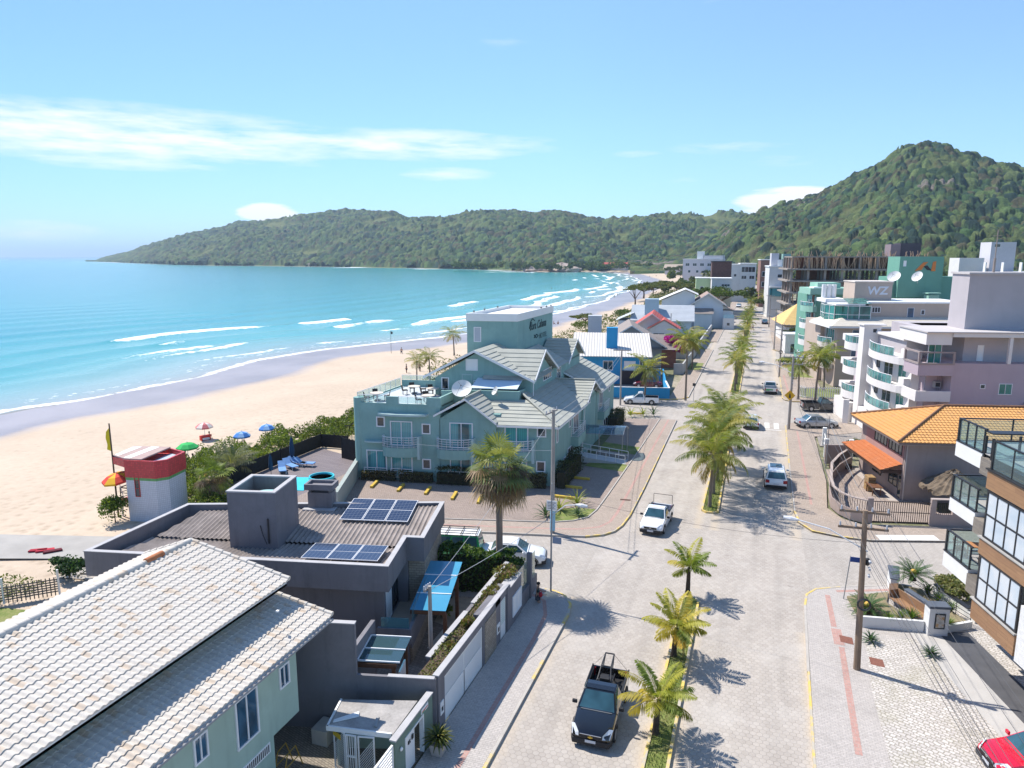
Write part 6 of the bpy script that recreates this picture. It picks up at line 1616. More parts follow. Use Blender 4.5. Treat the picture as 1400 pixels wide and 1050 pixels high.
for z0,z1,n in((16.6,19.6,150),(10.2,13.0,110),(7.0,9.8,60),(19.9,21.4,60)):
 for _ in range(n):
  u=r_.uniform(0,34);v=r_.uniform(-1.1,1.5);k_=r_.uniform(-.5,.5)if r_.random()<.75 else r_.uniform(-2,2)
  b.cyl((u,v,z0),(u+k_,v+r_.uniform(-.3,.3),z1 if z0<19 else z0+r_.uniform(.5,1.6)),.10,n=4,cap=False)
tag(b.build('timber_prop',PROP,cf),None,None,kind='stuff')
b=MB(T_c);b.box(.3,8,16.6,28,8.3,19.6);b.box(.3,8,10.2,30,8.3,13.0);b.box(3,10,13.4,12,10.3,16.2);b.build('brick_infill',mat('red_block_infill',(.30,.135,.09),.95,.25,1.2,.3),cf)
b=MB(T_c);b.box(22,-1.5,18.8,29,-1.3,21.3);b.box(26.5,0,19.6,31,6,24.2)if False else None;b.build('hoarding',mat('grey_hoarding',(.36,.31,.30),.9,.1),cf)if False else None
t=thing('dark_block','dark slate stair tower standing behind the concrete frame','building',(37.2,232,0),R(8))
b=MB();b.box(0,0,0,5.5,6,23.6);b.build('wall',mat('slate_dark_render',(.085,.075,.09),.85,.08),t);b=MB();b.box(-2.6,-.5,18,-.01,5,23.3);b.build('stair_core',mat('mauve_dark_render',(.24,.19,.2),.85,.08),t)
t=thing('grey_block_of_flats','grey and white flats with balconies behind the mauve water tower','building',(64,255,0),R(10))
b=MB();b.box(0,0,0,40,14,15.2);b.build('wall',mat('grey_blue_render',(.30,.335,.37),.85,.06),t)
for z in(4,7.6,11.2,14.8):
 b=MB();b.box(-.3,-1.5,z,40,0,z+.3);bl=b.build('balcony_slab',OFFW,t)
 for u in range(0,40,5):
  b=MB();b.box(u,-1.4,z+.3,u+.3,-.01,z+3.3);b.build('balcony_divider',WHITE,bl)
 if z<14:
  for u in range(0,40,5):window(t,None,(u+.9,0,z+.4),(1,0,0),(0,-1,0),3.4,2.4,3,1,.15,glass=GL_DARK if u%2 else GL_BLUE)
b=MB();b.box(-6,2,0,1,9,19.4);b.build('white_core',OFFW,t);b=MB();b.box(3,3,15.2,10,10,24.2);c_=b.build('tank_tower',mat('pale_lilac_render',(.56,.55,.57),.85,.05),t);window(c_,None,(3.8,3,22.6),(1,0,0),(0,-1,0),1.8,1.1,1,1,.1,glass=GL_DARK)
b=MB();b.box(19.5,3,15.2,27,9,25.6);c_=b.build('tank_tower',OFFW,t);b=MB();b.box(19.7,2.9,23.6,26,3,24.6);b.build('red_band',mat('sign_red',None),c_);b=MB();b.box(24,2.5,15.2,27.6,3,22);b.build('white_core',OFFW,t)
t=thing('yellow_roof_restaurant','low restaurant with pointed yellow tiled roof and white wall','building',(6.2,178,0),R(8))
b=MB();b.box(0,0,0,16,14,3.6);b.build('wall',OFFW,t)
b=MB()
YT=mat('yellow_tile',(.62,.43,.17),.85,.1,1.2,.2)
roofing(b,[(-1,-1.2,4.2),(17,-1.2,4.2),(17,9,8.6),(4,9,8.6)],row=.5,h=.05);roofing(b,[(-1,15,4.2),(-1,-1.2,4.2),(4,9,8.6)],row=.5,h=.05);b.build('roof',YT,t)
t=thing('white_kiosk','small white kiosk building beside the pavement cafe','building',(5.6,157.5,0),R(8))
b=MB();b.box(0,0,0,5.5,4,3.9);b.build('wall',OFFW,t);b=MB();b.box(-.2,-.2,3.9,5.7,4.2,4.1);b.build('roof_slab',WHITE,t);b=MB();b.lathe([(.02,0),(.3,0),(.3,.02),(.02,.02)],n=10);b.v=[(x+2.6,-.02-z,y+2.4)for x,y,z in b.v];b.build('round_logo',mat('dark_logo',(.10,.10,.13),.6),t)
window(t,None,(1.0,0,.1),(1,0,0),(0,-1,0),1.0,2.0,1,1,.08,glass=GL_DARK,kind='door')
def bldg(name,label,px,py,Y,w,d,h,m,rz=8,wins=(),cap=None,cat='building',glass=None):
 """a far building: px = left edge of its front, standing at distance Y"""
 r=ray(px,py);k_=Y/r[1];x=r[0]*k_
 t=thing(name,label,cat,(x,Y,0),R(rz))
 b=MB();b.box(0,0,0,w,d,h);b.build('wall',m,t)
 b=MB();b.box(-.25,-.25,h,w+.25,d+.25,h+.3);b.build('roof_slab',cap or WHITE,t)
 for(u,z,ww,hh,c_)in wins:window(t,None,(u,0,z),(1,0,0),(0,-1,0),ww,hh,c_,1,.12,glass=glass or GL_DARK)
 return t
t=bldg('white_block','white block with teal glass balcony left of the concrete frame',1052,370,250,7.2,12,16.5,OFFW,6,[(2.5,13,1.6,1.2,1)])
b=MB();b.box(.3,-1.6,9.8,7.2,0,10.3);b.build('balcony_slab',WHITE,t);b=MB();b.box(.3,-1.6,7.0,7.2,-1.5,9.6);b.build('teal_glazing',GL_TEAL,t);b=MB();b.box(.6,2,16.8,2.9,6,20.9);b.build('tank_tower',mat('pale_lilac_render',None),t);b=MB();b.box(4.2,2,16.8,6.6,6,20.7);b.build('teal_tank',TEAL,t);b=MB();b.box(2.6,1,16.8,4.0,3,18.8);b.build('white_core',WHITE,t)
bldg('brick_frame_block','reddish brick block beyond the white block with teal balcony',1040,365,300,4.2,10,18.4,mat('dull_brick',(.26,.15,.12),.9,.2,2),6,[(.6,8,3,2,1),(.6,12,3,2,1)])
bldg('white_flat_house','white flat house with dark upper windows at the avenue end',1012,375,330,6.6,10,16.6,OFFW,6,[(.5,10,2.2,1.6,2),(3.8,10,2.2,1.6,2),(.4,13,5.8,2.4,4)])
bldg('white_cube_house','plain white cube house behind the dark brick tower',995,378,330,5.4,10,16.2,OFFW,6,[(2.4,11,1.3,1.3,1)])
bldg('dark_brick_tower','dark brown brick tower block behind the big round tree',972,395,270,6.8,10,17.9,mat('dark_brown_brick',(.095,.055,.05),.9,.25,1.5,.3,fine=6),6,[],mat('dark_trim',(.05,.05,.06)))
bldg('white_beach_house','white house with dark strip window in front of the dark brick tower',972.5,400,258,6.6,9,12.2,OFFW,6,[(3.2,9.6,2.9,.9,3)])
bldg('light_green_house','pale green house beside the dark brick tower',951,400,268,5,8,12,mat('pale_lime_render',(.42,.55,.33),.85,.05),6,[(1.5,8,1.2,1.2,1)])
t=bldg('long_lilac_hotel','long pale lilac block with white tank at the foot of the hill',934,352,560,29,14,17.6,mat('pale_lilac_render',None),-6,[(2+5.4*i,12.5,3,2.2,2)for i in range(5)]+[(4+6*i,7.5,2,2,1)for i in range(4)]);b=MB();b.box(10,2,17.9,14.5,8,23.5);b.build('tank_tower',WHITE,t);b=MB();b.box(15,1,17.9,29,12,20.4);b.build('upper_block',mat('pale_lilac_render',None),t)
                # pool deck, fences and lifeguard tower on the beach side
sheet('pool_deck',[(-45,50.5),(-34.8,51.3),(-35.6,57.5),(-44,60)],.09,planks('dark_deck_boards',(.12,.095,.095),(.16,.125,.12),3.0,.14))if False else None
m,g=newmat('dark_deck_boards');P=g.pos();mp=g.n('Mapping',Rotation=(0,0,.2));g.set(mp.inputs[0],P)
br=g.n('TexBrick',Color1=(.15,.12,.125),Color2=(.19,.155,.155),Mortar=(.03,.03,.03),Scale=1.0);br.inputs['Mortar Size'].default_value=.008;br.inputs['Brick Width'].default_value=3;br.inputs['Row Height'].default_value=.14;g.set(br.inputs['Vector'],mp.outputs[0])
g.done(br.outputs[0],.7,g.noise(P,5,3),.2)
sheet('pool_deck',[(-43.4,48.5),(-34.5,46),(-35.0,59),(-43.0,62)],.07,m)
m,g=newmat('pool_water');P=g.pos();n=g.noise(P,1.5,3);g.done(g.mix(n,(.03,.48,.58),(.06,.58,.66)),.05,n,.2,.1,Specular_IOR_Level=.6)
sheet('swimming_pool',[(-40.5,48.5),(-36.2,49.5),(-36.6,53.2),(-41,52)],.10,m)
jp=thing('paddling_pool','round turquoise paddling pool on the dark deck behind the chimney','pool',at(440,656,.1));jp.scale=(.8,.8,.8)
b=MB();b.lathe([(1.25,0),(1.45,.25),(1.4,.5),(1.28,.5),(1.22,.3)],n=24);b.build('pool_rim',mat('turquoise_plastic',(.05,.52,.62),.4,.05),jp);b=MB();b.lathe([(.02,.3),(1.22,.3),(1.2,.2),(.02,.2)],n=24);b.build('pool_water',m,jp)
def board_fence(name,label,pts,h,m=None,z=0):
 t=thing(name,label,'fence',(0,0,z));b=MB()
 for a,c in zip(pts,pts[1:]):
  A=Vector((*a,0));C=Vector((*c,0));L_=(C-A).length;k=max(1,int(L_/.16));du=(C-A).normalized();nn_=(du.y,-du.x,0)
  for i in range(k):b.pb(tuple(A),tuple(du),nn_,L_*i/k,L_*(i+.93)/k,0,h+.02*math.sin(i*2.1),-.02,.02)
 b.build('boards',m or BLACKW,t);b=MB()
 for a,c in zip(pts,pts[1:]):
  for f_ in(0,.5,1):b.cyl((a[0]+(c[0]-a[0])*f_,a[1]+(c[1]-a[1])*f_,0),(a[0]+(c[0]-a[0])*f_,a[1]+(c[1]-a[1])*f_,h+.12),.06,n=6)
 b.build('posts',m or BLACKW,t)
board_fence('board_fence','black stained board fence along the dune side of the pool deck',[(-43.9,46),(-43.6,49.5),(-43.2,62.6),(-40.0,62.8)],1.4)
board_fence('board_fence','tall black board fence between the deck and the hotel corner',[(-38.6,59.4),(-34.7,58.2)],2.2)
board_fence('board_fence','dark timber screen beside the beach steps behind the hotel',[(-40.5,70.5),(-37.6,70.2),(-35.0,69.6)],2.6)
hc=tag(MB().tube([(.42*math.cos(i*.6),0,.42*math.sin(i*.6))for i in range(12)],.05,6).build('hose_reel',mat('turquoise_hose',(.04,.40,.36),.5,.05)),'turquoise garden hose coiled on the tall black fence','hose');hc.location=(-35.6,58.25,1.0);hc.rotation_euler=(0,0,R(-15))
st=thing('beach_steps','dark timber handrails stepping down to the beach behind the fence','stairs',(-43.5,69,-.2))
b=MB()
for k_ in(0,1.2):b.tube([(-3.2,k_,.4),(-1.5,k_,.9),(-.2,k_,1.0),(1.2,k_,1.7),(2.6,k_,1.8)],.05,5)
for x,z in((-3.2,.4),(-1.5,.9),(-.2,1.0),(1.2,1.7),(2.6,1.8)):
 for k_ in(0,1.2):b.cyl((x,k_,-.3),(x,k_,z),.05,n=5)
b.build('handrail',BLACKW,st);b=MB()
for i in range(8):b.box(-3.2+i*.75,0,-.25+i*.1,-2.5+i*.75,1.2,-.18+i*.1)
b.build('treads',BLACKW,st)
lounge=None
for i,(px,py,rz_,lb)in enumerate(((386,645,40,'blue sun lounger on the pool deck nearest the tank box'),(398,640,65,'blue sun lounger beside the closed navy parasol'),(408,636,80,'pale blue sun lounger at the far side of the pool deck'),(418,637,100,'tan sun lounger on the pool deck by the fence'))):
 q=at(px,py,.1)
 if lounge is None:
  lounge=thing('sun_lounger',lb,'sun lounger',q,R(rz_),'sun loungers on the pool deck');b=MB();b.box(-.33,-.9,.28,.33,.5,.36);b.extr([(-.33,.5,.3),(.33,.5,.3),(.33,1.05,.75),(-.33,1.05,.75)],(0,-.03,.07));b.build('cushion',mat('blue_fabric',(.16,.30,.55),.9,.15,3),lounge)
  b=MB()
  for x in(-.3,.3):
   for y in(-.8,.4):b.cyl((x,y,0),(x,y,.28),.03,n=5)
  b.build('frame',WHITE,lounge)
 else:dup(lounge,q,R(rz_),label=lb)
cpz=thing('closed_parasol','closed navy blue parasol standing on the pool deck','parasol',at(400,634,.1))
b=MB();b.lathe([(.06,.7),(.2,.85),(.26,1.3),(.16,2.3),(.03,2.75)],n=10);b.build('folded_canopy',mat('navy_fabric',(.02,.05,.10),.9,.1),cpz);b=MB();b.cyl((0,0,0),(0,0,2.8),.03);b.lathe([(.3,0),(.3,.08),(.02,.1)],n=10);b.build('pole',DARKMETAL,cpz)
dup(cpz,at(371,652,.1),0,.8,label='smaller closed navy parasol behind the tank box')
sheet('boardwalk',[(-62,26),(-40.2,33.5),(-41.5,37.0),(-62,31)],.02,mat('grey_timber_boardwalk',(.36,.34,.31),.9,.15,.6,.3))
sheet('lawn',[(-45,18),(-33,21.5),(-33,27.5),(-41,26.2),(-45,24)],.03,GRASS)
t=thing('slat_fence','low weathered slat fence with white posts at the left edge','fence',(0,0,.02));b=MB();F0,F1=Vector((-43,24.3,0)),Vector((-38.6,28.6,0))
for k_ in range(6):b.cyl(F0+Vector((0,0,.25+k_*.15)),F1+Vector((0,0,.25+k_*.15)),.045,n=4)
for i in range(30):q=F0.lerp(F1,i/29);b.cyl(q,q+Vector((0,0,1.15)),.03,n=4)
b.build('slats',mat('weathered_grey_slats',(.13,.115,.10),.9,.2),t);b=MB()
for f_ in(.1,.55,1):q=F0.lerp(F1,f_);b.cyl(q,q+Vector((0,0,1.6)),.06,n=6)
b.build('white_posts',WHITE,t)
for i,(px,py,c_,lb)in enumerate(((52,753,(.35,.02,.04),'dark red beach mat left on the boardwalk, left one'),(62,753,(.45,.03,.05),'bright red beach mat left on the boardwalk, middle one'),(72,754,(.12,.02,.03),'maroon beach mat left on the boardwalk, right one'))):
 b=MB();b.prism([(-.55,-.2),(.6,-.12),(.5,.22),(-.5,.15)],0,.1);o=b.build('beach_mat',mat('mat_cloth_'+'abc'[i],c_,.9,.2));o.location=at(px,py,.05);o.rotation_euler=(0,0,R(30+8*i));tag(o,lb,'beach mat','red mats on the boardwalk')
def tiles_small(name,col,var=.1,gr=(.5,.5,.5),k=.16):
 m,g=newmat(name);P=g.obj();sx=g.n('SeparateXYZ');g.set(sx.inputs[0],P)
 cv=g.n('CombineXYZ');g.set(cv.inputs[0],g.math('ADD',sx.outputs[0],g.math('MULTIPLY',sx.outputs[1],.8)));g.set(cv.inputs[1],sx.outputs[2])
 br=g.n('TexBrick',Color1=tuple(c*(1-var)for c in col),Color2=tuple(min(1,c*(1+var))for c in col),Mortar=gr,Scale=1.0);br.offset=0;br.inputs['Mortar Size'].default_value=.012;br.inputs['Brick Width'].default_value=k;br.inputs['Row Height'].default_value=k;g.set(br.inputs['Vector'],cv.outputs[0])
 g.done(g.mix(g.math('MULTIPLY',g.noise(P,1.2,4),.35),br.outputs[0],tuple(c*.7 for c in col)),.45);return m
TW_=tiles_small('white_wall_tile',(.60,.63,.68),.05,(.40,.42,.47));TR_=tiles_small('red_wall_tile',(.56,.045,.055),.18,(.35,.05,.05));TG_=tiles_small('green_wall_tile',(.12,.36,.12),.1,(.1,.3,.1))
lt=thing('lifeguard_tower','white tiled lifeguard tower with red upper band, green stripe and red deck','tower',(-44,41,0))
LB=[(-.85,-1.5),(1.6,-1.05),(2.15,-.35),(1.75,1.75),(-.7,2.4),(-1.5,1.6)]
def grow(P,d):
 cx=sum(p[0]for p in P)/len(P);cy=sum(p[1]for p in P)/len(P)
 return[(cx+(p[0]-cx)*d,cy+(p[1]-cy)*d)for p in P]
b=MB();b.prism(LB,-1.6,3.2);b.build('white_wall',TW_,lt);b=MB();b.prism(grow(LB,1.01),3.2,3.42);b.build('green_band',TG_,lt)
b=MB();b.prism(LB,3.42,4.35);RB=[(-2.5,-1.1),(-.85,-1.55),(1.65,-1.1),(2.2,-.35),(1.8,1.85),(-.75,2.5),(-3.2,1.7)]
for i in range(len(RB)):
 j=(i+1)%len(RB);RI_=grow(RB,.93);z0=4.2 if i in(6,0,5)else 3.42
 b.prism([RB[i],RB[j],RI_[j],RI_[i]],z0,4.78)
b.build('red_band',TR_,lt)
b=MB();b.prism([(-3.1,1.6),(-2.45,-1.05),(-.85,-1.45),(.5,-1.2),(-.1,2.3)],4.79,4.88);rfl=b.build('roof',mat('dusty_pink_roof',(.42,.31,.28),.9,.1,1.5),lt)
b=MB();b.prism([(-2.95,1.3),(-2.4,-.9),(-1.9,-1.05),(-2.3,1.6)],4.882,4.89);b.prism([(-1.6,1.85),(-1.1,-1.3),(-.5,-1.3),(-.9,2.0)],4.882,4.89);b.build('white_stripe',WHITE,rfl)
text(lt,'SPA',(-.1,-.9,4.885),(-.17,.985,0),.75,WHITE,'roof_lettering',lambda p:p,(-.17,.985,0),.004)if False else None
b=MB();b.prism([(.6,-1.1),(1.6,-.95),(2.05,-.3),(1.65,1.7),(0,2.2)],4.35,4.4);b.build('sunken_roof',mat('pale_blue_grey_roof',(.40,.45,.50),.8,.1),lt)
window(lt,None,(-.15,-1.375,1.9),(.984,.18,0),(.18,-.984,0),.42,2.0,1,3,.05,frame=mat('red_frame',(.42,.06,.05),.6),glass=GL_DARK)
b=MB();b.box(-2.3,-.9,1.15,-.9,1.5,1.3);b.build('deck',mat('red_deck',(.45,.10,.10),.7,.15),lt)
b=MB()
for x,y in((-2.25,-.85),(-2.25,1.45)):b.cyl((x,y,-.3),(x,y,1.15),.07,n=8)
b.build('deck_column',OFFW,lt);railing(lt,None,[(-.95,-.88,1.3),(-2.25,-.88,1.3),(-2.25,1.45,1.3)],.95,2,.9,.03,mat('brown_iron',None))
fl=thing('flag_pole','dark pole with limp yellow warning flag at the lifeguard tower','flag',(-46.45,39.9,-.3));b=MB();b.cyl((0,0,0),(0,0,7.7),.07,.05);b.build('pole',mat('dark_bamboo',(.10,.075,.05),.8,.2),fl)
b=MB();b.extr([(-.05,0,7.35),(-.4,0,7.0),(-.5,0,6.5),(-.38,0,6.0),(-.46,0,5.6),(-.05,0,5.5)],(0,.03,0));b.extr([(-.05,.03,7.3),(-.3,.09,6.9),(-.34,.12,6.2),(-.2,.09,5.6),(-.05,.03,5.5)],(0,.03,0))
b.build('yellow_flag',mat('yellow_flag_cloth',(.62,.50,.02),.9,.1),fl)
def parasol(name,label,loc,cols,r=1.1,h=2.1,tilt=(0,0),group=None):
 t=thing(name,label,'parasol',loc,0,group)
 b=MB();b.cyl((0,0,0),(0,0,h+.1),.03,n=6);b.build('pole',ALU,t)
 n=8
 for ci,c_ in enumerate(cols):
  b=MB()
  for i in range(n):
   if i%len(cols)!=ci:continue
   a0,a1=2*math.pi*i/n,2*math.pi*(i+1)/n
   q=[(r*math.cos(a0),r*math.sin(a0),h-.48),(r*math.cos(a1),r*math.sin(a1),h-.48),(.6*r*math.cos(a1),.6*r*math.sin(a1),h-.16),(.6*r*math.cos(a0),.6*r*math.sin(a0),h-.16)]
   b.extr(q,(0,0,.012));b.extr([q[3],q[2],(0,0,h)],(0,0,.012));b.extr([q[0],q[1],(q[1][0],q[1][1],h-.62),(q[0][0],q[0][1],h-.62)],(.01,.01,0))
  b.build('canopy',c_,t)
 t.rotation_euler=(tilt[0],tilt[1],rnd.uniform(0,1));return t
RED_=mat('red_canvas',(.60,.05,.03),.8,.06);YEL_=mat('yellow_canvas',(.72,.40,.02),.8,.06);GRN_=mat('bright_green_canvas',(.03,.42,.10),.8,.06);BLU_=mat('blue_canvas',(.06,.20,.52),.8,.1);LBLU=mat('pale_blue_canvas',(.25,.42,.66),.8,.06)
parasol('lifeguard_parasol','red and yellow parasol at the front of the lifeguard deck',(-45.9,40.1,1.3),(RED_,YEL_),1.15,2.3,(0.1,-.15));parasol('lifeguard_parasol','red and yellow parasol behind on the lifeguard deck',(-45.6,42.0,1.3),(YEL_,RED_),.95,2.5,(0,.1))
parasol('beach_parasol','bright green beach parasol on the sand by the lifeguard tower',at(258,634,-.35),(GRN_,),1.05,2.2)
parasol('beach_parasol','blue and pale blue beach parasol, left one above the dune plants',at(332,616,-.3),(BLU_,LBLU),.9,2.1);parasol('beach_parasol','blue and pale blue beach parasol, right one above the dune plants',at(366,605,-.35),(LBLU,BLU_),.9,2.1)
                # blue house and its neighbours
BLUEW=mat('bright_blue_render',(.03,.275,.52),.8,.08,.6,.1,stain=.12)
BO=(-11.5,102.2,0);T_l=aff(12)
bl=thing('blue_house','bright blue house with large white ribbed roof and blue roof tank','house',BO)
b=MB(T_l);b.box(-14,9.9,0,-2.6,22,4.45);b.box(-2.6,8.2,0,-.6,9.0,2.6);b.build('wall',BLUEW,bl)
b=MB(T_l)
m,g=newmat('white_ribbed_roof');P=g.obj();mp=g.n('Mapping',Rotation=(0,0,-R(12)));g.set(mp.inputs[0],P);sx=g.n('SeparateXYZ');g.set(sx.inputs[0],mp.outputs[0]);s_=g.math('SINE',g.math('MULTIPLY',sx.outputs[0],14.0))
g.done(g.mix(g.math('MULTIPLY',g.ramp(s_,[(.0,1.),(.25,0.)]),.55),g.mix(g.noise(P,.5,4),(.58,.55,.50),(.70,.68,.63)),(.33,.30,.27)),.8,s_,.5,.05)
b.add([(-14.6,8.8,4.55),(-1.9,8.8,4.55),(-1.6,22.6,6.8),(-14.6,22.6,6.8),(-14.6,8.8,4.45),(-1.9,8.8,4.45),(-1.6,22.6,6.7),(-14.6,22.6,6.7)],[(0,1,2,3),(7,6,5,4),(0,4,5,1),(1,5,6,2),(2,6,7,3),(3,7,4,0)]);b.build('roof',m,bl)
b=MB(T_l);b.box(-9.0,13.2,5.0,-7.2,14.6,8.6);b.build('roof_tank',BLUEW,bl);b=MB(T_l);b.extr([(-1.62,22.6,6.7),(-1.62,22.6,4),(-1.9,9.3,4)],(.1,0,0));b.build('gable_brick',mat('old_red_brick',(.28,.12,.09),.9,.2),bl)
for u,w_ in((-6.2,1.8),(-9.5,1.6),(-3.8,.9)):window(bl,T_l,(u,9.9,2.2 if u!=-3.8 else 2.6),(1,0,0),(0,-1,0),w_,1.5 if u!=-3.8 else 1.2,2,1,.08,glass=WHITE if u==-6.2 else GL_DARK)
b=MB(T_l);b.box(-6.5,9.3,0,-1.0,9.88,2.2);b.build('carport_shade_block',mat('carport_shade',(.05,.04,.045),.9),bl)  # solid dark block painted as the shade inside the carport
w1=thing('blue_garden_wall','bright blue garden wall with white stepped end beside the avenue','wall',BO)
b=MB(T_l);b.box(-13,-1.9,0,-.1,-1.7,1.65);b.box(-.28,-1.7,0,-.1,4,1.65);b.prism([(-.28,4),(-.1,4),(-.1,9),(-.28,9)],0,[1.65,1.65,2.7,2.7]);b.build('wall_body',BLUEW,w1)
b=MB(T_l);b.box(-13,-1.93,1.651,-.08,-1.67,1.70);b.box(-.31,-1.67,1.651,-.07,4,1.70);b.box(-4,8.95,2.6,-.5,9.1,2.75);b.build('white_coping',WHITE,w1)
sheet('blue_house_yard',[tuple(x+y for x,y in zip(T_l((u,v,0))[:2],BO[:2]))for u,v in((-13,-1.7),(-.3,-1.7),(-.3,9),(-13,9))],.06,mat('pink_tile_yard',(.40,.30,.26),.85,.12))
def gable_house(name,label,loc,rz,w,d,h,rise,wm,rm,over=.6,axis='v',row=.6,wins=(),cat='house',mono=False):
 """house with a simple pitched roof; ridge along v (depth) or u (width)"""
 t=thing(name,label,cat,loc,R(rz));b=MB();b.box(0,0,0,w,d,h)
 if axis=='v':b.extr([(0,0,h),(w,0,h),(w/2,0,h+rise)],(0,d,0))
 else:b.extr([(0,0,h),(0,d,h),(0,d/2,h+rise)],(w,0,0))
 b.build('wall',wm,t);b=MB();e=over*rise/(w/2 if axis=='v' else d/2)
 if axis=='v':
  roofing(b,[(-over,d+over,h-e+.08),(-over,-over,h-e+.08),(w/2,-over,h+rise+.08),(w/2,d+over,h+rise+.08)],row=row,h=.05);roofing(b,[(w+over,-over,h-e+.08),(w+over,d+over,h-e+.08),(w/2,d+over,h+rise+.08),(w/2,-over,h+rise+.08)],row=row,h=.05)
 else:
  roofing(b,[(-over,-over,h-e+.08),(w+over,-over,h-e+.08),(w+over,d/2,h+rise+.08),(-over,d/2,h+rise+.08)],row=row,h=.05);roofing(b,[(w+over,d+over,h-e+.08),(-over,d+over,h-e+.08),(-over,d/2,h+rise+.08),(w+over,d/2,h+rise+.08)],row=row,h=.05)
 rf_=b.build('roof',rm,t);b=MB();y_=-over-.04
 if axis=='v':
  for x0,x1,z0,z1 in((-over,w/2,h-e,h+rise),(w/2,w+over,h+rise,h-e)):b.extr([(x0,y_,z0-.12),(x1,y_,z1-.12),(x1,y_,z1+.09),(x0,y_,z0+.09)],(0,.05,0))
 else:b.box(-over,y_,h-e-.1,w+over,y_+.05,h-e+.07)
 b.build('fascia',WHITE,t)
 for(u,z,ww,hh,c_)in wins:window(t,None,(u,0,z),(1,0,0),(0,-1,0),ww,hh,c_,1,.09,glass=GL_DARK)
 return t
GREYT=mat('grey_brown_tile',(.27,.235,.215),.9,.15,.8,.3);REDT=mat('faded_red_tile',(.45,.10,.085),.85,.12,.8,.2);PALET=mat('pale_grey_roof',(.44,.47,.50),.8,.08,.6,.1);PBLUE=mat('pale_blue_render',(.42,.52,.60),.8,.05,.6,.1)
t=gable_house('grey_roofed_house','house with broad grey brown gabled roofs behind the blue house',(-27,127.5,0),12,11,12,4.2,3.4,mat('grey_house_render',(.34,.34,.35),.85,.06),GREYT,.8)
b=MB();roofing(b,[(9,-1.2,3.4),(14,-1.2,3.4),(14,8,5.2),(9,8,5.2)],row=.6,h=.05);b.build('side_roof',GREYT,t);b=MB();b.box(11,0,0,13.6,8,3.4);b.build('brick_wall',mat('old_red_brick',None),t);b=MB();b.box(-2.4,1.0,3.5,.1,3.4,9.2);b.build('tank_tower',mat('pale_grey_render',(.45,.47,.49),.85,.05),t)
t=gable_house('red_roofed_house','white house with red tiled gable roofs between grey and pale blue houses',(-25.3,150,0),6,8.6,10,5.0,3.1,OFFW,REDT,.9,wins=[(2,2.4,2.2,1.6,2)])
b=MB();roofing(b,[(3.4,4,5.1),(3.4,-2.2,5.1),(6.8,-2.2,7.1),(6.8,4,7.1)],row=.6,h=.05);roofing(b,[(10.2,-2.2,5.1),(10.2,4,5.1),(6.8,4,7.1),(6.8,-2.2,7.1)],row=.6,h=.05);b.build('porch_roof',REDT,t);b=MB();b.box(4.0,-1.8,0,9.7,-.01,5.2);b.extr([(4.0,-1.8,5.2),(9.7,-1.8,5.2),(6.8,-1.8,6.9)],(0,1.7,0));b.build('porch_wall',OFFW,t);window(t,None,(4.6,-1.8,2.6),(1,0,0),(0,-1,0),2.4,1.7,2,1,.09,glass=GL_DARK)
t=gable_house('pale_blue_house','pale blue house with grey hipped roofs and square tank tower',(-29.5,178,0),6,14,12,4.6,3.0,PBLUE,PALET,.8,'u',wins=[(3,1.4,1.5,1.2,2)])
b=MB();b.box(2.6,1.5,5,6.0,4.5,9.4);b.build('tank_tower',mat('pale_blue_tank_render',(.36,.48,.56),.8,.05),t)
b=MB();roofing(b,[(-4.5,10,4.0),(-4.5,0,4.0),(0,0,6.0),(0,10,6.0)],row=.6,h=.05);b.build('side_roof',PALET,t);b=MB();b.box(-3.8,.3,0,0,9.5,4.0);b.build('side_wall',PBLUE,t)
t=gable_house('white_gabled_house','large white house with stepped gables, balcony and roof tank',(-17.6,206,0),6,8.2,12,7.0,2.7,mat('cool_white_render',(.56,.62,.66),.8,.05,.6,.1),mat('brown_edge_tile',(.32,.24,.20),.85,.15),.9,wins=[(4.5,4.4,1.0,1.1,1)])
b=MB();roofing(b,[(-9.5,11,7.6),(-9.5,-1,7.6),(-2.2,-1,10.8),(-2.2,11,10.8)],row=.6,h=.05);roofing(b,[(1.5,-1,9.2),(1.5,11,9.2),(-2.2,11,10.8),(-2.2,-1,10.8)],row=.6,h=.05);b.build('side_roof',mat('pale_ivory_roof',(.60,.60,.58),.8,.06),t);b=MB();b.box(-8.6,0,0,.5,10,7.6);b.extr([(-8.6,0,7.6),(.5,0,7.6),(.5,0,9.4),(-2.2,0,10.6)],(0,10,0));b.build('side_wall',mat('cool_white_render',None),t)
b=MB();b.box(8.2,-2.2,0,11.2,6,3.1);b.box(8.2,.5,3.1,11.0,6,5.0);an=b.build('annex',OFFW,t);b=MB();roofing(b,[(11.6,-.2,5.0),(11.6,6.4,5.0),(8.0,6.4,6.4),(8.0,-.2,6.4)],row=.6,h=.05);b.build('annex_roof',mat('brown_edge_tile',None),t);b=MB();b.box(8.3,-2.1,3.1,11.1,-2.0,4.1);b.build('glass_balustrade',mat('pale_blue_glass',(.35,.55,.62),.1),t);window(an,None,(9.2,-2.2,1.0),(1,0,0),(0,-1,0),.9,.9,1,1,.08)
b=MB();b.box(.5,-3,0,5.2,0,4.4);b.build('porch',PBLUE,t);b=MB();roofing(b,[(.2,-3.4,4.3),(5.6,-3.4,4.3),(5.6,0,5.6),(.2,0,5.6)],row=.5,h=.04);b.build('porch_roof',GREYT,t)
t=tag(MB().prism([(-15.5,142),(-11.6,143),(-11.6,197),(-11.9,197),(-11.9,143.5),(-15.5,142.3)],0,1.9).build('garden_wall',mat('dirty_white_wall',(.42,.42,.41),.9,.12,.5,.1,stain=.4)),'long dirty white garden wall along the left pavement beyond the bougainvillea','wall')
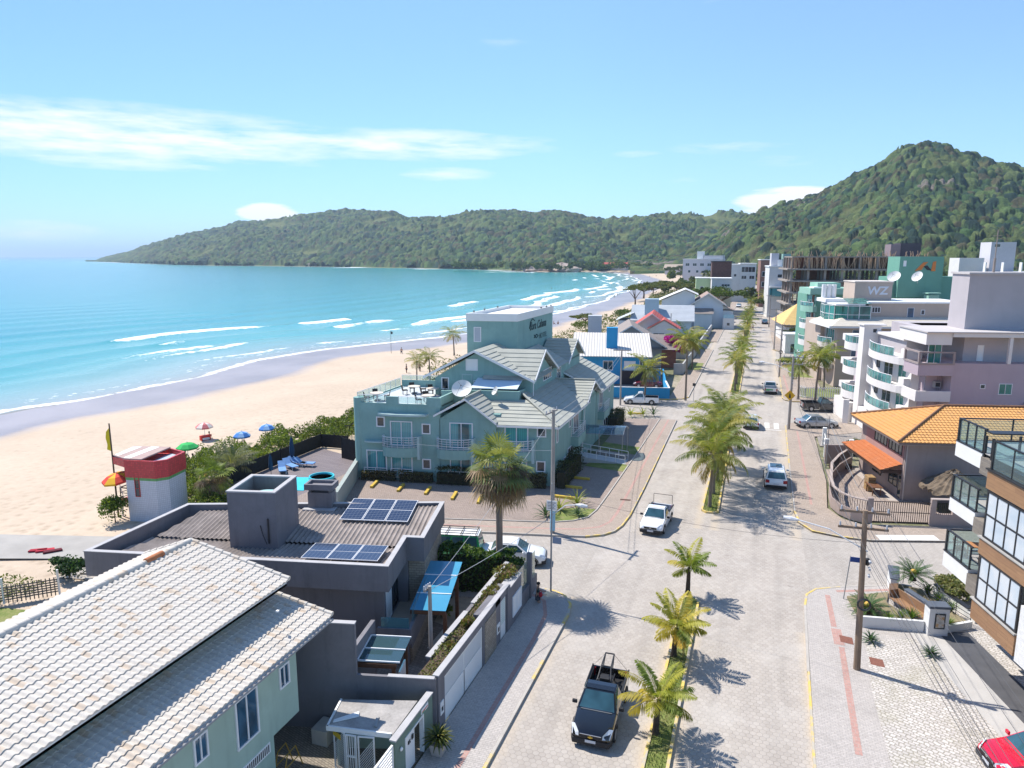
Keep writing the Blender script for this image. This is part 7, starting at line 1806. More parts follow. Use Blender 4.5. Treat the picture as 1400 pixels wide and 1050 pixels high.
sheet('small_pool',[(-15.2,163),(-12.2,163.5),(-12.2,171),(-15.2,170.5)],.06,mat('pale_pool_water',(.25,.55,.58),.08,.06))
tag(MB().prism([(-13.2,122.5),(-11.6,122.8),(-11.6,138),(-11.8,138),(-11.85,123),(-13.2,122.7)],0,1.9).build('garden_wall',mat('dirty_white_wall',None)),'white garden wall beneath the magenta bougainvillea','wall')
gable_house('far_beach_house','low house with orange roof at the far end of the beach',(-215,1015,0),-5,34,14,6,5,OFFW,REDT,1.5,'u',1.2)
gable_house('far_beach_house','small house with golden roof right of the orange roofed beach house',(-150,985,0),-5,18,12,5,5,OFFW,mat('golden_roof',(.55,.32,.10),.85,.1),1.5,'u',1.2)
gable_house('far_beach_house','long low beach house with pale roof at the far right of the cove',(-100,800,0),-5,40,12,7,4,mat('pale_lilac_render',None),mat('sand_roof',(.45,.36,.28),.85,.1),1.5,'u',1.2)
gable_house('far_beach_house','brownish house among the trees behind the far cove',(-420,1330,14),-5,26,12,6,5,mat('far_brown_render',(.35,.26,.2),.85),REDT,1.5,'u',1.2)
ROCK=mat('pinkish_granite',(.36,.29,.245),.9,.25,.12,.6,fine=2,stain=.2)
r_=random.Random(11)
def boulder(nm,label,loc,s):
 b=MB();n,mrow=10,6;vs=[]
 for k_ in range(mrow+1):
  ph=-math.pi/2+math.pi*k_/mrow
  for i in range(n):
   a=2*math.pi*i/n;q=1+r_.uniform(-.22,.22);vs.append((s[0]*q*math.cos(ph)*math.cos(a),s[1]*q*math.cos(ph)*math.sin(a),s[2]*q*math.sin(ph)))
 b.add(vs,[(k_*n+i,k_*n+(i+1)%n,(k_+1)*n+(i+1)%n,(k_+1)*n+i)for k_ in range(mrow)for i in range(n)])
 o=b.build(nm,ROCK);o.location=loc;o.rotation_euler=(0,0,r_.uniform(0,3));return tag(o,label,'rock','pale granite rocks along the headland shore')
rk=[((745,371.5),22,'broad pale rock at the tip of the wooded point by the far beach'),((722,371.8),13,'low rock on the seaward side of the wooded point'),((732,371),12,'rounded rock in the middle of the wooded point'),((765,372),24,'large pink rock closest to the far beach on the wooded point'),((780,372.5),14,'small dark rock between the big pink rock and the far beach')]
for(px,py),s,lb in rk:
 q=at(px,py,-2);boulder('shore_rock',lb,(q[0],q[1]+12,0),(s,s*.7,s*.42))
for i,(px,py,s)in enumerate(((186,358.4,26),(200,358.8,30),(215,359.2,34),(232,360,40),(245,360.2,46),(256,360.4,30),(283,361.4,26),(302,362,24),(415,363.4,14),(430,363.6,18),(455,364,12),(496,364.5,16),(575,365.5,10),(600,366,12),(618,366.5,11),(150,357.4,22),(170,358,20),(340,362.6,12),(640,367,12),(660,367.4,10))):
 q=at(px,py,-2);lb=f'pale granite rock on the headland shore, number {i + 1} counting from the open sea'
 names=['at the tip of the headland','just right of the headland tip','left of the pale slabs','among the left pale slabs','on the left pale slabs','the widest of the pale slabs','right of the widest slab','at the right end of the slabs','alone right of the slabs','farther right of the slabs','below the low saddle','at the middle of the headland shore','right of the middle shore rock','below the grassy patch','left of the hidden cove','in the hidden cove','below the first far house','below the second far house','left of the wooded point','touching the wooded point']
 rl_=hypot_=math.hypot(q[0],q[1]);k_=1+18/rl_
 boulder('shore_rock','pale granite shore rock '+names[i],(q[0]*k_,q[1]*k_,-1),(s,s*.6,s*.33))
                # vehicles
TYRE=mat('tyre_rubber',(.018,.018,.018),.85,.2,8)
RIM=mat('alloy_rim',(.42,.43,.45),.35,.08,metal=.7)
BLKPL=mat('black_plastic',(.022,.022,.024),.6,.15,5)
CARGL=glassmat('car_glass',(.035,.095,.12),.03,spec=.9)
HEADL=mat('headlight_lens',(.62,.65,.68),.08,.05,4,spec=.8)
TAILL=mat('tail_light_lens',(.36,.015,.02),.2,.08,4,spec=.6)
PLATE=mat('number_plate_blank',(.55,.57,.60),.5,.05)
CHROME=mat('chrome_trim',(.60,.61,.62),.2,.03,metal=.9)
def carpaint(name,col,rough=.22,metal=.0):
 return mat(name,col,rough,.03,1.2,.0,metal,spec=.5,coat=.8)
def car(name,label,loc,heading,paint,kind='suv',L=4.4,W=1.8,H=1.6,cat='car',bump=None,simple=False,rear_glass=None):
 """road vehicle: +y is forward. heading turns it about z"""
 t=thing(name,label,cat,loc,heading)
 hl,hw=L/2,W/2
 belt=.60*H if kind in('suv','van')else .63*H
 if kind=='pickup':belt=.62*H
 hood=belt*(.93 if kind!='van' else .98)
 zb=.24
 F={'suv':(.27,.42,.90,.985),'hatch':(.25,.43,.86,.97),'sedan':(.27,.43,.70,.84),'pickup':(.27,.42,.55,.60),'van':(.12,.26,.96,.995)}[kind]
 if kind=='single':F=(.27,.42,.52,.56)
 y=lambda f:hl-f*L
 st=[(0,.78,.42,hood*.62),(.012,.88,.30,hood*.72),(.05,.955,.22,hood*.84),(.12,.985,.2,hood*.93),(F[0],1.0,.2,belt),(.45,1.0,.2,belt)]
 if kind in('pickup',):st+=[(F[3],1.0,.2,belt)]
 elif kind=='sedan':st+=[(F[3],1.0,.2,belt),(.93,.985,.22,belt*.97),(.985,.93,.28,belt*.90),(1,.84,.40,belt*.75)]
 else:st+=[(.80,1.0,.2,belt),(.93,.98,.22,belt*.99),(.985,.94,.28,belt*.94),(1,.86,.40,belt*.80)]
 vs=[];n=12
 for f,wf,b0,zt in st:
  w_=hw*wf
  ring=[(-w_*.86,b0),(-w_*.98,b0+.10),(-w_,(b0+zt)*.5),(-w_*.985,zt-.13),(-w_*.93,zt-.03),(-w_*.62,zt+.025),(w_*.62,zt+.025),(w_*.93,zt-.03),(w_*.985,zt-.13),(w_,(b0+zt)*.5),(w_*.98,b0+.10),(w_*.86,b0)]
  vs+=[(x,y(f),z)for x,z in ring]
 fs=[(k_*n+i,(k_+1)*n+i,(k_+1)*n+(i+1)%n,k_*n+(i+1)%n)for k_ in range(len(st)-1)for i in range(n)]
 fs+=[tuple(range(n)),tuple(range((len(st)-1)*n,len(st)*n))[::-1]]
 b=MB();b.add(vs,fs);b.build('body',paint,t,smooth=True)
 wb_,wt_=hw*.95,hw*.76
 zt=H-.02
 A=[(-wb_,y(F[0]),belt-.02),(wb_,y(F[0]),belt-.02),(wb_,y(F[3]),belt-.02),(-wb_,y(F[3]),belt-.02)]
 C=[(-wt_*.97,y(F[1]),zt-.05),(wt_*.97,y(F[1]),zt-.05),(wt_,y(F[2]),zt-.03),(-wt_,y(F[2]),zt-.03)]
 ym=(y(F[1])+y(F[2]))/2
 b=MB();b.add(A+C,[(0,1,5,4),(1,2,6,5),(2,3,7,6),(3,0,4,7),(4,5,6,7)]);b.build('cabin',paint,t,bevel=.05)
 b=MB();b.add([(-wt_*.9,y(F[1])-.02,zt-.03),(wt_*.9,y(F[1])-.02,zt-.03),(wt_*.92,ym,zt+.005),(wt_*.92,y(F[2])+.02,zt-.015),(-wt_*.92,y(F[2])+.02,zt-.015),(-wt_*.92,ym,zt+.005)],[(0,1,2,5),(5,2,3,4)]);b.build('roof',paint,t)
 def pane(q,i0,i1,j0,j1,out,nm,m=CARGL):
  q=[Vector(p)for p in q]
  def L2(u,v):return(q[0].lerp(q[1],u)).lerp(q[3].lerp(q[2],u),v)
  P4=[L2(i0,j0),L2(i1,j0),L2(i1,j1),L2(i0,j1)]
  nn_=(P4[1]-P4[0]).cross(P4[3]-P4[0]).normalized()*out
  b=MB();b.add([p+nn_ for p in P4]+[p-nn_*.2 for p in P4],[(0,1,2,3),(0,4,5,1),(1,5,6,2),(2,6,7,3),(3,7,4,0)]);b.build(nm,m,t)
 pane([A[1],A[0],C[0],C[1]],.05,.95,.06,.93,-.012 if False else .012,'windscreen')
 pane([A[3],A[2],C[2],C[3]],.07,.93,.12 if kind!='van' else .3,.9,.012,'rear_window',rear_glass or CARGL)
 for sgn,q in((1,[A[1],A[2],C[2],C[1]]),(-1,[A[3],A[0],C[0],C[3]])):
  q=q if sgn>0 else q
  segs=((.06,.48),(.53,.93))if kind in('suv','hatch','sedan')else(((.06,.40),(.44,.68),(.71,.96))if kind=='van' else((.08,.90),))
  for a,c in segs:
   if sgn>0:pane([q[1],q[0],q[3],q[2]],1-c,1-a,.08,.9,.012,'side_window')
   else:pane([q[1],q[0],q[3],q[2]],a,c,.08,.9,.012,'side_window')
 rw=.325 if kind in('suv','pickup')else .30
 for fx in(-1,1):
  for fy in(.185,.80):
   c0=Vector((fx*(hw-.19),y(fy),rw));c1=Vector((fx*(hw+.012),y(fy),rw))
   b=MB();b.cyl(c0,c1,rw,n=18);wo=b.build('wheel',TYRE,t)
   b=MB();b.cyl(c1,c1+Vector((fx*.008,0,0)),rw*.64,n=14);b.build('rim',RIM,wo)
   b=MB();b.tube([(fx*(hw-.005),y(fy)+(rw+.05)*math.cos(math.pi*k_/10),rw+(rw+.05)*math.sin(math.pi*k_/10))for k_ in range(11)],.035,5);b.build('wheel_arch',BLKPL,t)
 bp_=bump or BLKPL
 b=MB();b.prism([(-hw*.86,hl+.02),(hw*.86,hl+.02),(hw*.98,hl-.25),(-hw*.98,hl-.25)],.2,.46);b.build('front_bumper',bp_,t,bevel=.03)
 b=MB();b.prism([(-hw*.96,-hl+.22),(hw*.96,-hl+.22),(hw*.88,-hl-.03),(-hw*.88,-hl-.03)],.26,.50);b.build('rear_bumper',bp_,t,bevel=.03)
 b=MB();b.box(-hw*.52,hl-.03,hood*.60,hw*.52,hl+.035,hood*.74);b.build('grille',BLKPL,t)
 b=MB();b.box(-hw*.5,hl+.03,hood*.75,hw*.5,hl+.045,hood*.775);b.build('grille_trim',CHROME,t)
 for fx in(-1,1):
  b=MB();b.add([(fx*hw*.55,hl+.01,hood*.62),(fx*hw*.88,hl-.10,hood*.60),(fx*hw*.97,hl-.42,hood*.90),(fx*hw*.80,hl-.34,hood*.945),(fx*hw*.56,hl-.05,hood*.78)],[(0,1,2,3,4)]if fx>0 else[(4,3,2,1,0)])
  b.v=[(x*1.012,yy+.025,z+.012)for x,yy,z in b.v];b.build('headlight',HEADL,t)
  if kind=='pickup':pos=(belt*.55,belt*.95)
  else:pos=(belt*.68,belt*.93)
  b=MB();b.box(fx*hw*(.60 if kind=='suv' else .78),-hl-.012+(.01 if kind!='pickup' else 0),pos[0],fx*hw*.955,-hl+.14,pos[1]);b.build('tail_light',TAILL,t)
  b=MB();b.obox((fx*(hw+.12),y(F[0]+.06),belt+.07),(.22,.10,.16));b.build('wing_mirror',BLKPL if bump is None and kind=='pickup' else paint,t,bevel=.03)
 for fx in(-1,1):
  for yy in((F[0]+.03,F[1]+.16,F[2]-.12)if kind in('suv','hatch','sedan')else(F[0]+.03,F[3]-.01)):b=MB();b.box(fx*hw*.985-.008,y(yy)-.008,.42,fx*hw*.985+.017,y(yy)+.008,belt-.08);b.build('door_seam',BLKPL,t)
  b=MB();b.box(fx*hw*.985-.01,y(F[1]+.12)-.09,belt-.2,fx*hw*.985+.03,y(F[1]+.12)+.09,belt-.165);b.build('door_handle',BLKPL,t)
 b=MB();b.box(-.22,hl+.03,.34,.22,hl+.045,.46);b.build('number_plate',PLATE,t)
 b=MB();b.box(-.22,-hl-.045,belt*.55,.22,-hl-.028,belt*.55+.12);b.build('number_plate',PLATE,t)
 b=MB();b.box(-hw*.75,y(F[0])+.03,belt+.012,hw*.75,y(F[0])+.075,belt+.026);b.build('wiper_cowl',mat('grey_cowl',(.12,.125,.13),.6),t)
 if kind=='pickup':
  y0,y1=y(F[3])-.06,-hl
  b=MB();b.box(-hw*.99,y1,.3,-hw*.9,y0,belt+.03);b.box(hw*.9,y1,.3,hw*.99,y0,belt+.03);b.box(-hw*.9,y1,.45,hw*.9,y1+.07,belt+.01);b.box(-hw*.9,y0-.05,.5,hw*.9,y0,belt+.03);b.build('cargo_bed',paint,t,bevel=.02)
  b=MB();b.box(-hw*.9,y1+.07,.5,hw*.9,y0-.05,.56);b.box(-hw*.895,y1+.08,.56,-hw*.85,y0-.06,belt);b.box(hw*.85,y1+.08,.56,hw*.895,y0-.06,belt);b.build('bed_liner',BLKPL,t)
  b=MB();b.tube([(-hw*.95,y1,belt+.05),(-hw*.95,y0,belt+.05)],.03,5);b.tube([(hw*.95,y1,belt+.05),(hw*.95,y0,belt+.05)],.03,5);b.build('bed_rail',BLKPL,t)
 return t
def emblem(t,y_,z,m,r=.07):
 b=MB();b.box(-r*1.4,y_,z-r*.4,r*1.4,y_+.02,z+r*.4);b.box(-r*.55,y_,z-r*.75,r*.55,y_+.02,z+r*.75);b.build('emblem',m,t)
BLACKP=carpaint('black_car_paint',(.006,.007,.009),.12);WHITEP=carpaint('white_car_paint',(.74,.75,.75));SILVERP=carpaint('silver_car_paint',(.42,.45,.48),.3,.5);REDP_=carpaint('red_car_paint',(.55,.005,.03),.15);DKP=carpaint('dark_grey_car_paint',(.02,.022,.026),.2);BLUEP=carpaint('slate_blue_car_paint',(.12,.17,.24),.25,.3);GRNP=carpaint('green_car_paint',(.02,.33,.10),.3)
S=1.05
q0=at(812,985,0)
c_=car('pickup_truck','black pickup truck with black steel frames in its open bed driving towards the viewer',(-5.55,28.0,0),R(181),BLACKP,'pickup',4.6,1.78,1.58,'pickup')
emblem(c_,2.34,.60,mat('gold_emblem',(.55,.38,.06),.4,metal=.6))
fr=thing('steel_frames','black steel exercise frames tied upright in the black pickup bed','frame',(-5.55,28.0,0),R(181))
def tb(pts,r=.035):
 b=MB();b.tube(pts,r,6);return b.build('steel_tube',DARKMETAL,fr)
for s in(-1,1):
 tb([(.05+s*.30,-.75,.6),(.05+s*.30,-.85,1.2),(.05+s*.22,-1.35,1.6),(.05+s*.2,-2.25,1.72)]);tb([(.05+s*.3,-1.9,.6),(.05+s*.22,-1.75,1.3),(.05+s*.2,-2.25,1.72)]);tb([(.05+s*.34,-.75,1.15),(.05+s*.34,-1.7,1.05)])
tb([(-.15,-2.25,1.72),(.25,-2.25,1.72)]);tb([(-.25,-.85,1.2),(.35,-.85,1.2)]);tb([(-.2,-1.35,1.6),(.3,-1.35,1.6)]);tb([(-.28,-1.4,1.05),(.38,-1.4,1.05)])
for k_,(x0,y0,x1,y1)in enumerate(((-.25,-1.55,.3,-1.1),(-.2,-1.05,.25,-.8))):
 b=MB();b.prism([(x0,y0),(x1,y0),(x1,y1),(x0,y1)],.95+.18*k_,1.1+.22*k_);b.build('pad',BLKPL,fr,bevel=.03)
b=MB();b.cyl((-.15,-2.25,1.7),(-.84,-2.2,.98),.008,n=4);b.build('tie_strap',BLKPL,fr);b=MB();b.cyl((.25,-2.25,1.7),(.84,-2.2,.98),.008,n=4);b.build('tie_strap',BLKPL,fr)
c_=car('pickup_truck','small white pickup with thin rear load rack driving towards the viewer',(-6.35,51.6,0),R(176),WHITEP,'pickup',4.5,1.74,1.58,'pickup')
emblem(c_,2.28,.62,CHROME,.05);b=MB()
for x in(-.72,.72):b.cyl((x,-2.2,.95),(x,-2.2,1.75),.02,n=5);b.cyl((x,-.5,.95),(x,-.5,1.5),.02,n=5)
b.cyl((-.72,-2.2,1.75),(.72,-2.2,1.75),.02,n=5);b.tube([(-.72,-.5,1.5),(.72,-.5,1.5)],.02,5)
b.build('load_rack',DARKMETAL,c_)
c_=car('suv_car','white estate style car with dark sunroof driving away past the big palms',(2.25,65.3,0),R(1),WHITEP,'suv',4.5,1.86,1.66)
b=MB();b.box(-.5,-.55,1.655,.5,.62,1.672);b.build('sunroof',CARGL,c_)
for x in(-.66,.66):b=MB();b.tube([(x,-1.6,1.62),(x,-1.2,1.70),(x,.3,1.71),(x,.6,1.64)],.022,5);b.build('roof_rail',CHROME,c_)
car('hatchback_car','white hatchback half hidden behind the big median palms',(-.15,87.3,0),R(3),WHITEP,'hatch',4.1,1.74,1.5)
c_=car('pickup_truck','pale pickup with green panel on its tailgate driving away down the avenue',(2.25,111.2,0),R(3),WHITEP,'pickup',4.8,1.82,1.62,'pickup')
b=MB();b.box(-.75,-2.425,.58,.25,-2.41,.85);b.build('green_panel',GRNP,c_)
car('pickup_truck','dark grey pickup parked across the right hand car park',(8.6,99.3,.09),R(-80),DKP,'pickup',5.2,1.85,1.72,'pickup')
car('sedan_car','silver sedan parked behind the wooden pole on the right',(7.2,89.2,.09),R(-72),SILVERP,'sedan',4.6,1.8,1.48)
c_=car('sedan_car','bright red car with only its nose in the bottom right corner',(11.45,30.0,.13),R(104),REDP_,'hatch',4.1,1.75,1.5);emblem(c_,2.07,.62,CHROME,.05)
car('pickup_truck','white single cab pickup parked in front of the blue garden wall',(-14.6,96.4,0),R(99),WHITEP,'pickup',4.7,1.8,1.62,'pickup')
c_=car('parked_van','green and white van with roof ladder rack behind the garden hedge',(-18.6,41.2,0),R(102),GRNP,'van',4.2,1.75,1.9,'van')
b=MB()
for x in(-.6,-.2,.2,.6):b.cyl((x,-1.8,2.02),(x,1.2,2.02),.025,n=5)
for yy in(-1.8,-.8,.2,1.2):b.cyl((-.7,yy,2.0),(.7,yy,2.0),.03,n=5);b.cyl((-.65,yy,1.86),(-.65,yy,2.02),.02,n=4);b.cyl((.65,yy,1.86),(.65,yy,2.02),.02,n=4)
b.build('roof_rack',DARKMETAL,c_);b=MB();b.box(-.62,-1.95,1.872,.62,1.1,1.90);b.build('white_roof_panel',WHITE,c_)
car('sedan_car','white sedan parked beside the van behind the garden hedge',(-14.5,42.1,0),R(-78),WHITEP,'sedan',4.4,1.76,1.48)
car('parked_car','dark maroon car under the blue house carport',(-15.6,109.0,.06),R(100),carpaint('maroon_paint',(.13,.01,.02)),'sedan',4.3,1.75,1.45)
car('sedan_car','white sedan parked on the left far along the avenue by the white gabled house',(-8.0,228,0),R(180),WHITEP,'sedan',4.4,1.76,1.48)
car('sedan_car','slate blue car driving away far along the right lane',(1.9,226,0),R(0),BLUEP,'sedan',4.4,1.76,1.5)
car('hatchback_car','white car parked under the big round tree far left',(-7.6,297,0),R(178),WHITEP,'hatch',4.1,1.75,1.5)
car('hatchback_car','dark car at the far end of the avenue between the palms',(-4.9,420,0),R(180),DKP,'hatch',4.1,1.75,1.5)
                # plants
def leafmat(name,trans=.38):
 m,g=newmat(name)
 c=g.n('Attribute',attribute_name='leaf').outputs['Color']
 d=g.n('BsdfPrincipled',Roughness=.55);g.set(d.inputs['Base Color'],c);d.inputs['Specular IOR Level'].default_value=.3
 t=g.n('BsdfTranslucent');g.set(t.inputs[0],g.mix(1.0,c,(1.2,1.25,.6),'MULTIPLY'))
 x=g.n('MixShader');x.inputs[0].default_value=trans
 g.t.links.new(d.outputs[0],x.inputs[1]);g.t.links.new(t.outputs[0],x.inputs[2]);g.t.links.new(x.outputs[0],g.out.inputs[0]);return m
LEAF=leafmat('leaf')
PTRUNK=mat('palm_trunk',(.20,.165,.13),.95,.25,1.2,.5,fine=9);BARK=mat('tree_bark',(.13,.10,.075),.95,.3,1.5,.6);YTRUNK=mat('young_palm_trunk',(.055,.042,.03),.95,.35,3,.8,fine=12)
def quads(V,C,name,parent=None):
 """V (n,4,3) leaf quads, C (n,3) colours"""
 o=np_mesh(name,V.reshape(-1,3),np.arange(len(V)*4).reshape(-1,4),LEAF,parent);vcol(o,'leaf',np.repeat(C,4,0));return o
def cloud(P,size,cols,r,flat=.0,asp=.55):
 """random leaf quads at points P"""
 n=len(P);a=r.normal(size=(n,3));a[:,2]*=(1-flat);a/=np.linalg.norm(a,axis=1)[:,None]+1e-9
 b=np.cross(a,r.normal(size=(n,3)));b/=np.linalg.norm(b,axis=1)[:,None]+1e-9
 s=size*(.6+.8*r.random(n))[:,None];a=a*s*.5;b=b*s*.5*asp
 V=np.stack([P-a,P+b,P+a,P-b],1)
 pal=np.array(cols);return V,pal[r.integers(0,len(pal),n)]*(.75+.5*r.random(n))[:,None]
def frond(base,az,e0,L,droop,nl,lw,ll,hang,r,fold=.35):
 k=np.linspace(0,1,9);ang=e0-droop*k**1.5
 dx=np.cos(ang);dz=np.sin(ang);st_=L/8
 hx=np.concatenate([[0],np.cumsum((dx[1:]+dx[:-1])/2)])*st_;hz=np.concatenate([[0],np.cumsum((dz[1:]+dz[:-1])/2)])*st_
 ca,sa=math.cos(az),math.sin(az);side=np.array([-sa,ca,0])
 tt=np.linspace(.12,1,nl);X=np.interp(tt,k,hx);Z=np.interp(tt,k,hz);A=np.interp(tt,k,ang)
 P=np.stack([base[0]+X*ca,base[1]+X*sa,base[2]+Z],-1);T_=np.stack([np.cos(A)*ca,np.cos(A)*sa,np.sin(A)],-1)
 ln=ll*(np.sin(np.pi*(tt*.86+.12))**.7+.12)
 out=[]
 for s in(-1,1):
  d=side[None]*s*.85+T_*.55+np.array([0,0,-hang])[None]+r.normal(size=P.shape)*.07
  d/=np.linalg.norm(d,axis=1)[:,None];tip=P+d*ln[:,None];tip[:,2]-=ln*fold*.4;w=T_*lw*.5;mid=P+d*ln[:,None]*.5
  out.append(np.stack([P-w*.6,mid-w,tip,mid+w],1));
 rach=[]
 for i in range(8):
  p=np.array([base[0]+hx[i]*ca,base[1]+hx[i]*sa,base[2]+hz[i]]);q=np.array([base[0]+hx[i+1]*ca,base[1]+hx[i+1]*sa,base[2]+hz[i+1]]);w=side*.022*(1-i/9)*(L/2.5)
  rach.append(np.stack([p-w,q-w,q+w,p+w]))
 return np.concatenate(out+[np.array(rach)])
def palm(name,label,loc,th,nf,L,seed,group=None,lean=.3,young=False,nl=24,e=(1.25,-.35),droop=1.15,cols=None,dead=0,lw=.07,tr=.14):
 r=np.random.default_rng(seed);t=thing(name,label,'palm tree',loc,0,group)
 a=r.random()*6.28;top=np.array([lean*math.cos(a),lean*math.sin(a),th])
 b=MB();n=8;b.tube([(top[0]*(i/n)**1.6,top[1]*(i/n)**1.6,th*i/n)for i in range(n+1)],[tr*(1.5 if i==0 else 1.12-.35*i/n)*(1+.06*(i%2))for i in range(n+1)],9);b.build('trunk',YTRUNK if young else PTRUNK,t,smooth=True)
 cols=np.array(cols if cols is not None else[(.13,.17,.03),(.18,.21,.035),(.09,.13,.03),(.25,.25,.05)])
 V=[];C=[]
 for i in range(nf):
  f=i/nf;az=i*2.39996+r.random()*.5;e0=e[0]+(e[1]-e[0])*f+r.normal()*.12
  q=frond(top,az,e0,L*(.75+.35*math.sin(math.pi*min(1,f+.25)))*(.9+.2*r.random()),droop*(.8+.4*r.random()),nl,lw*L/2.5,L*.24,.25+.45*f,r)
  V.append(q);c=cols[r.integers(0,len(cols))]if f<.8 else cols[r.integers(0,len(cols))]*np.array([1.15,.95,.8]);cc=np.tile(c,(len(q),1))*(.85+.3*r.random((len(q),1)));cc[-8:]=(.26,.25,.07);C.append(cc)
 quads(np.concatenate(V),np.concatenate(C),'crown',t)
 if dead:
  V=np.concatenate([frond(top-np.array([0,0,.15]),i*2.4,-.5-.5*r.random(),L*.75,.9,nl,.06*L/2.5,L*.2,.8,r)for i in range(dead)]);quads(V,np.tile((.24,.17,.09),(len(V),1))*(.7+.6*r.random((len(V),1))),'dead_fronds',t)
 return t
YG=[(.27,.29,.04),(.38,.36,.05),(.18,.24,.035),(.46,.38,.06)]
g_='palms along the median'
palm('coconut_palm','nearest small coconut palm on the median by the black pickup',at(896,1003,.1),1.55,15,1.9,3,g_,.1,True,40,(1.3,.1),1.0,YG,0,.085,.13)
palm('coconut_palm','second small coconut palm of the near median, in the middle of the three',at(921,897,.1),1.6,16,2.0,9,g_,.15,True,40,(1.35,0),1.1,YG,1,.085,.13)
palm('coconut_palm','third small coconut palm, at the tip of the near median',at(940,813,.1),1.75,14,1.8,21,g_,.1,True,38,(1.4,.1),1.1,YG,0,.085,.13)
BG=[(.15,.19,.035),(.21,.24,.04),(.27,.275,.05),(.35,.31,.08),(.10,.145,.03)]
pa=palm('coconut_palm','big coconut palm at the near end of the second median',at(970,693,.1),4.4,24,3.45,5,g_,.3,False,40,(1.35,-.4),1.45,BG,2,.05,.12)
palm('coconut_palm','big coconut palm second from the near end of the second median',at(975,675,.1),4.9,23,3.6,12,g_,.4,False,40,(1.35,-.4),1.4,BG,2,.05,.12)
palm('coconut_palm','big coconut palm third in the dense cluster of the second median',at(980,657,.1),4.8,22,3.5,31,g_,.3,False,36,(1.35,-.3),1.35,BG,2,.052,.12)
dup(pa,at(984,639,.1),2.0,1.05,label='big coconut palm fourth in the dense cluster of the second median')
dup(pa,at(990,612,.1),4.0,.95,label='coconut palm at the far end of the dense second median cluster')
pb_=palm('coconut_palm','coconut palm on the bright grass tip of the third median',(-2.7,109.8,.1),4.4,20,3.1,8,g_,.2,False,20,(1.35,-.4),1.35,BG,1,.065,.13)
pc_=palm('coconut_palm','coconut palm just behind the grass tip of the third median',(-2.7,116,.1),4.8,19,3.1,14,g_,.3,False,18,(1.35,-.4),1.35,BG,1,.085,.15)
ordw=['third','fourth','fifth','sixth','seventh','eighth','ninth','tenth','eleventh','twelfth','thirteenth','fourteenth','fifteenth']
for i,yy in enumerate((124,132,141,150,168,178,189,201,214,228,244,262,285)):
 dup((pb_,pc_)[i%2],(-2.7+.2*(i%3-1),yy,.1),i*1.7,.64+.15*(i%3),label=f'coconut palm {ordw[i]} along the far median row counting from the grass tip')
for i,(p,s,h_,lb)in enumerate((((937,547),1.0,8.6,'very tall slim coconut palm on the left pavement at the blue wall corner'),((881,547),1.0,4.6,'coconut palm with drooping dead leaves in the blue house yard'),((946,505),1.0,4.6,'leafy coconut palm by the bougainvillea wall'),((1091,546),1,5.0,'left of the three coconut palms by the white railing on the right'),((1114,550),1,6.2,'front right coconut palm at the white railing'),((1126,534),1,5.6,'rear right coconut palm behind the white railing'))):
 palm('coconut_palm',lb,at(*p,.1),h_,22,3.3 if i<3 else 3.0,40+i,'palms on the pavements',.35,False,18,(1.3,-.55),1.3,BG,4 if i==1 else 1,.10,.13)
for i,(px,py,sc,lb)in enumerate(((1011,410,1.5,'tall palm left of the avenue end beside the dark car'),(1022,405,1.4,'palm in the far group above the avenue, left one'),(1040,410,1.6,'bushy palm in the far group above the avenue, right one'),(1046,402,1.5,'palm behind the far right lane in front of the white block'),(975,415,1.3,'palm in front of the pale green house'),(1047,425,1.2,'dark palm beside the far poles'),(621,486,1.0,'windblown palm on the beach behind the hotel'),(588,520,.8,'low spreading palm behind the hotel roof terrace rail, left'),(570,522,.8,'low palm beside the terrace corner of the hotel'))):
 dup((pb_,pc_)[i%2],at(px,py,0),i*2.3,sc,label=lb)
ph=palm('date_palm','spreading grey green date palm among the dune plants',at(318,655,0),1.4,24,2.8,61,None,.1,False,30,(1.2,.0),.9,[(.16,.17,.09),(.20,.20,.11),(.12,.14,.07)],6,.05,.28)
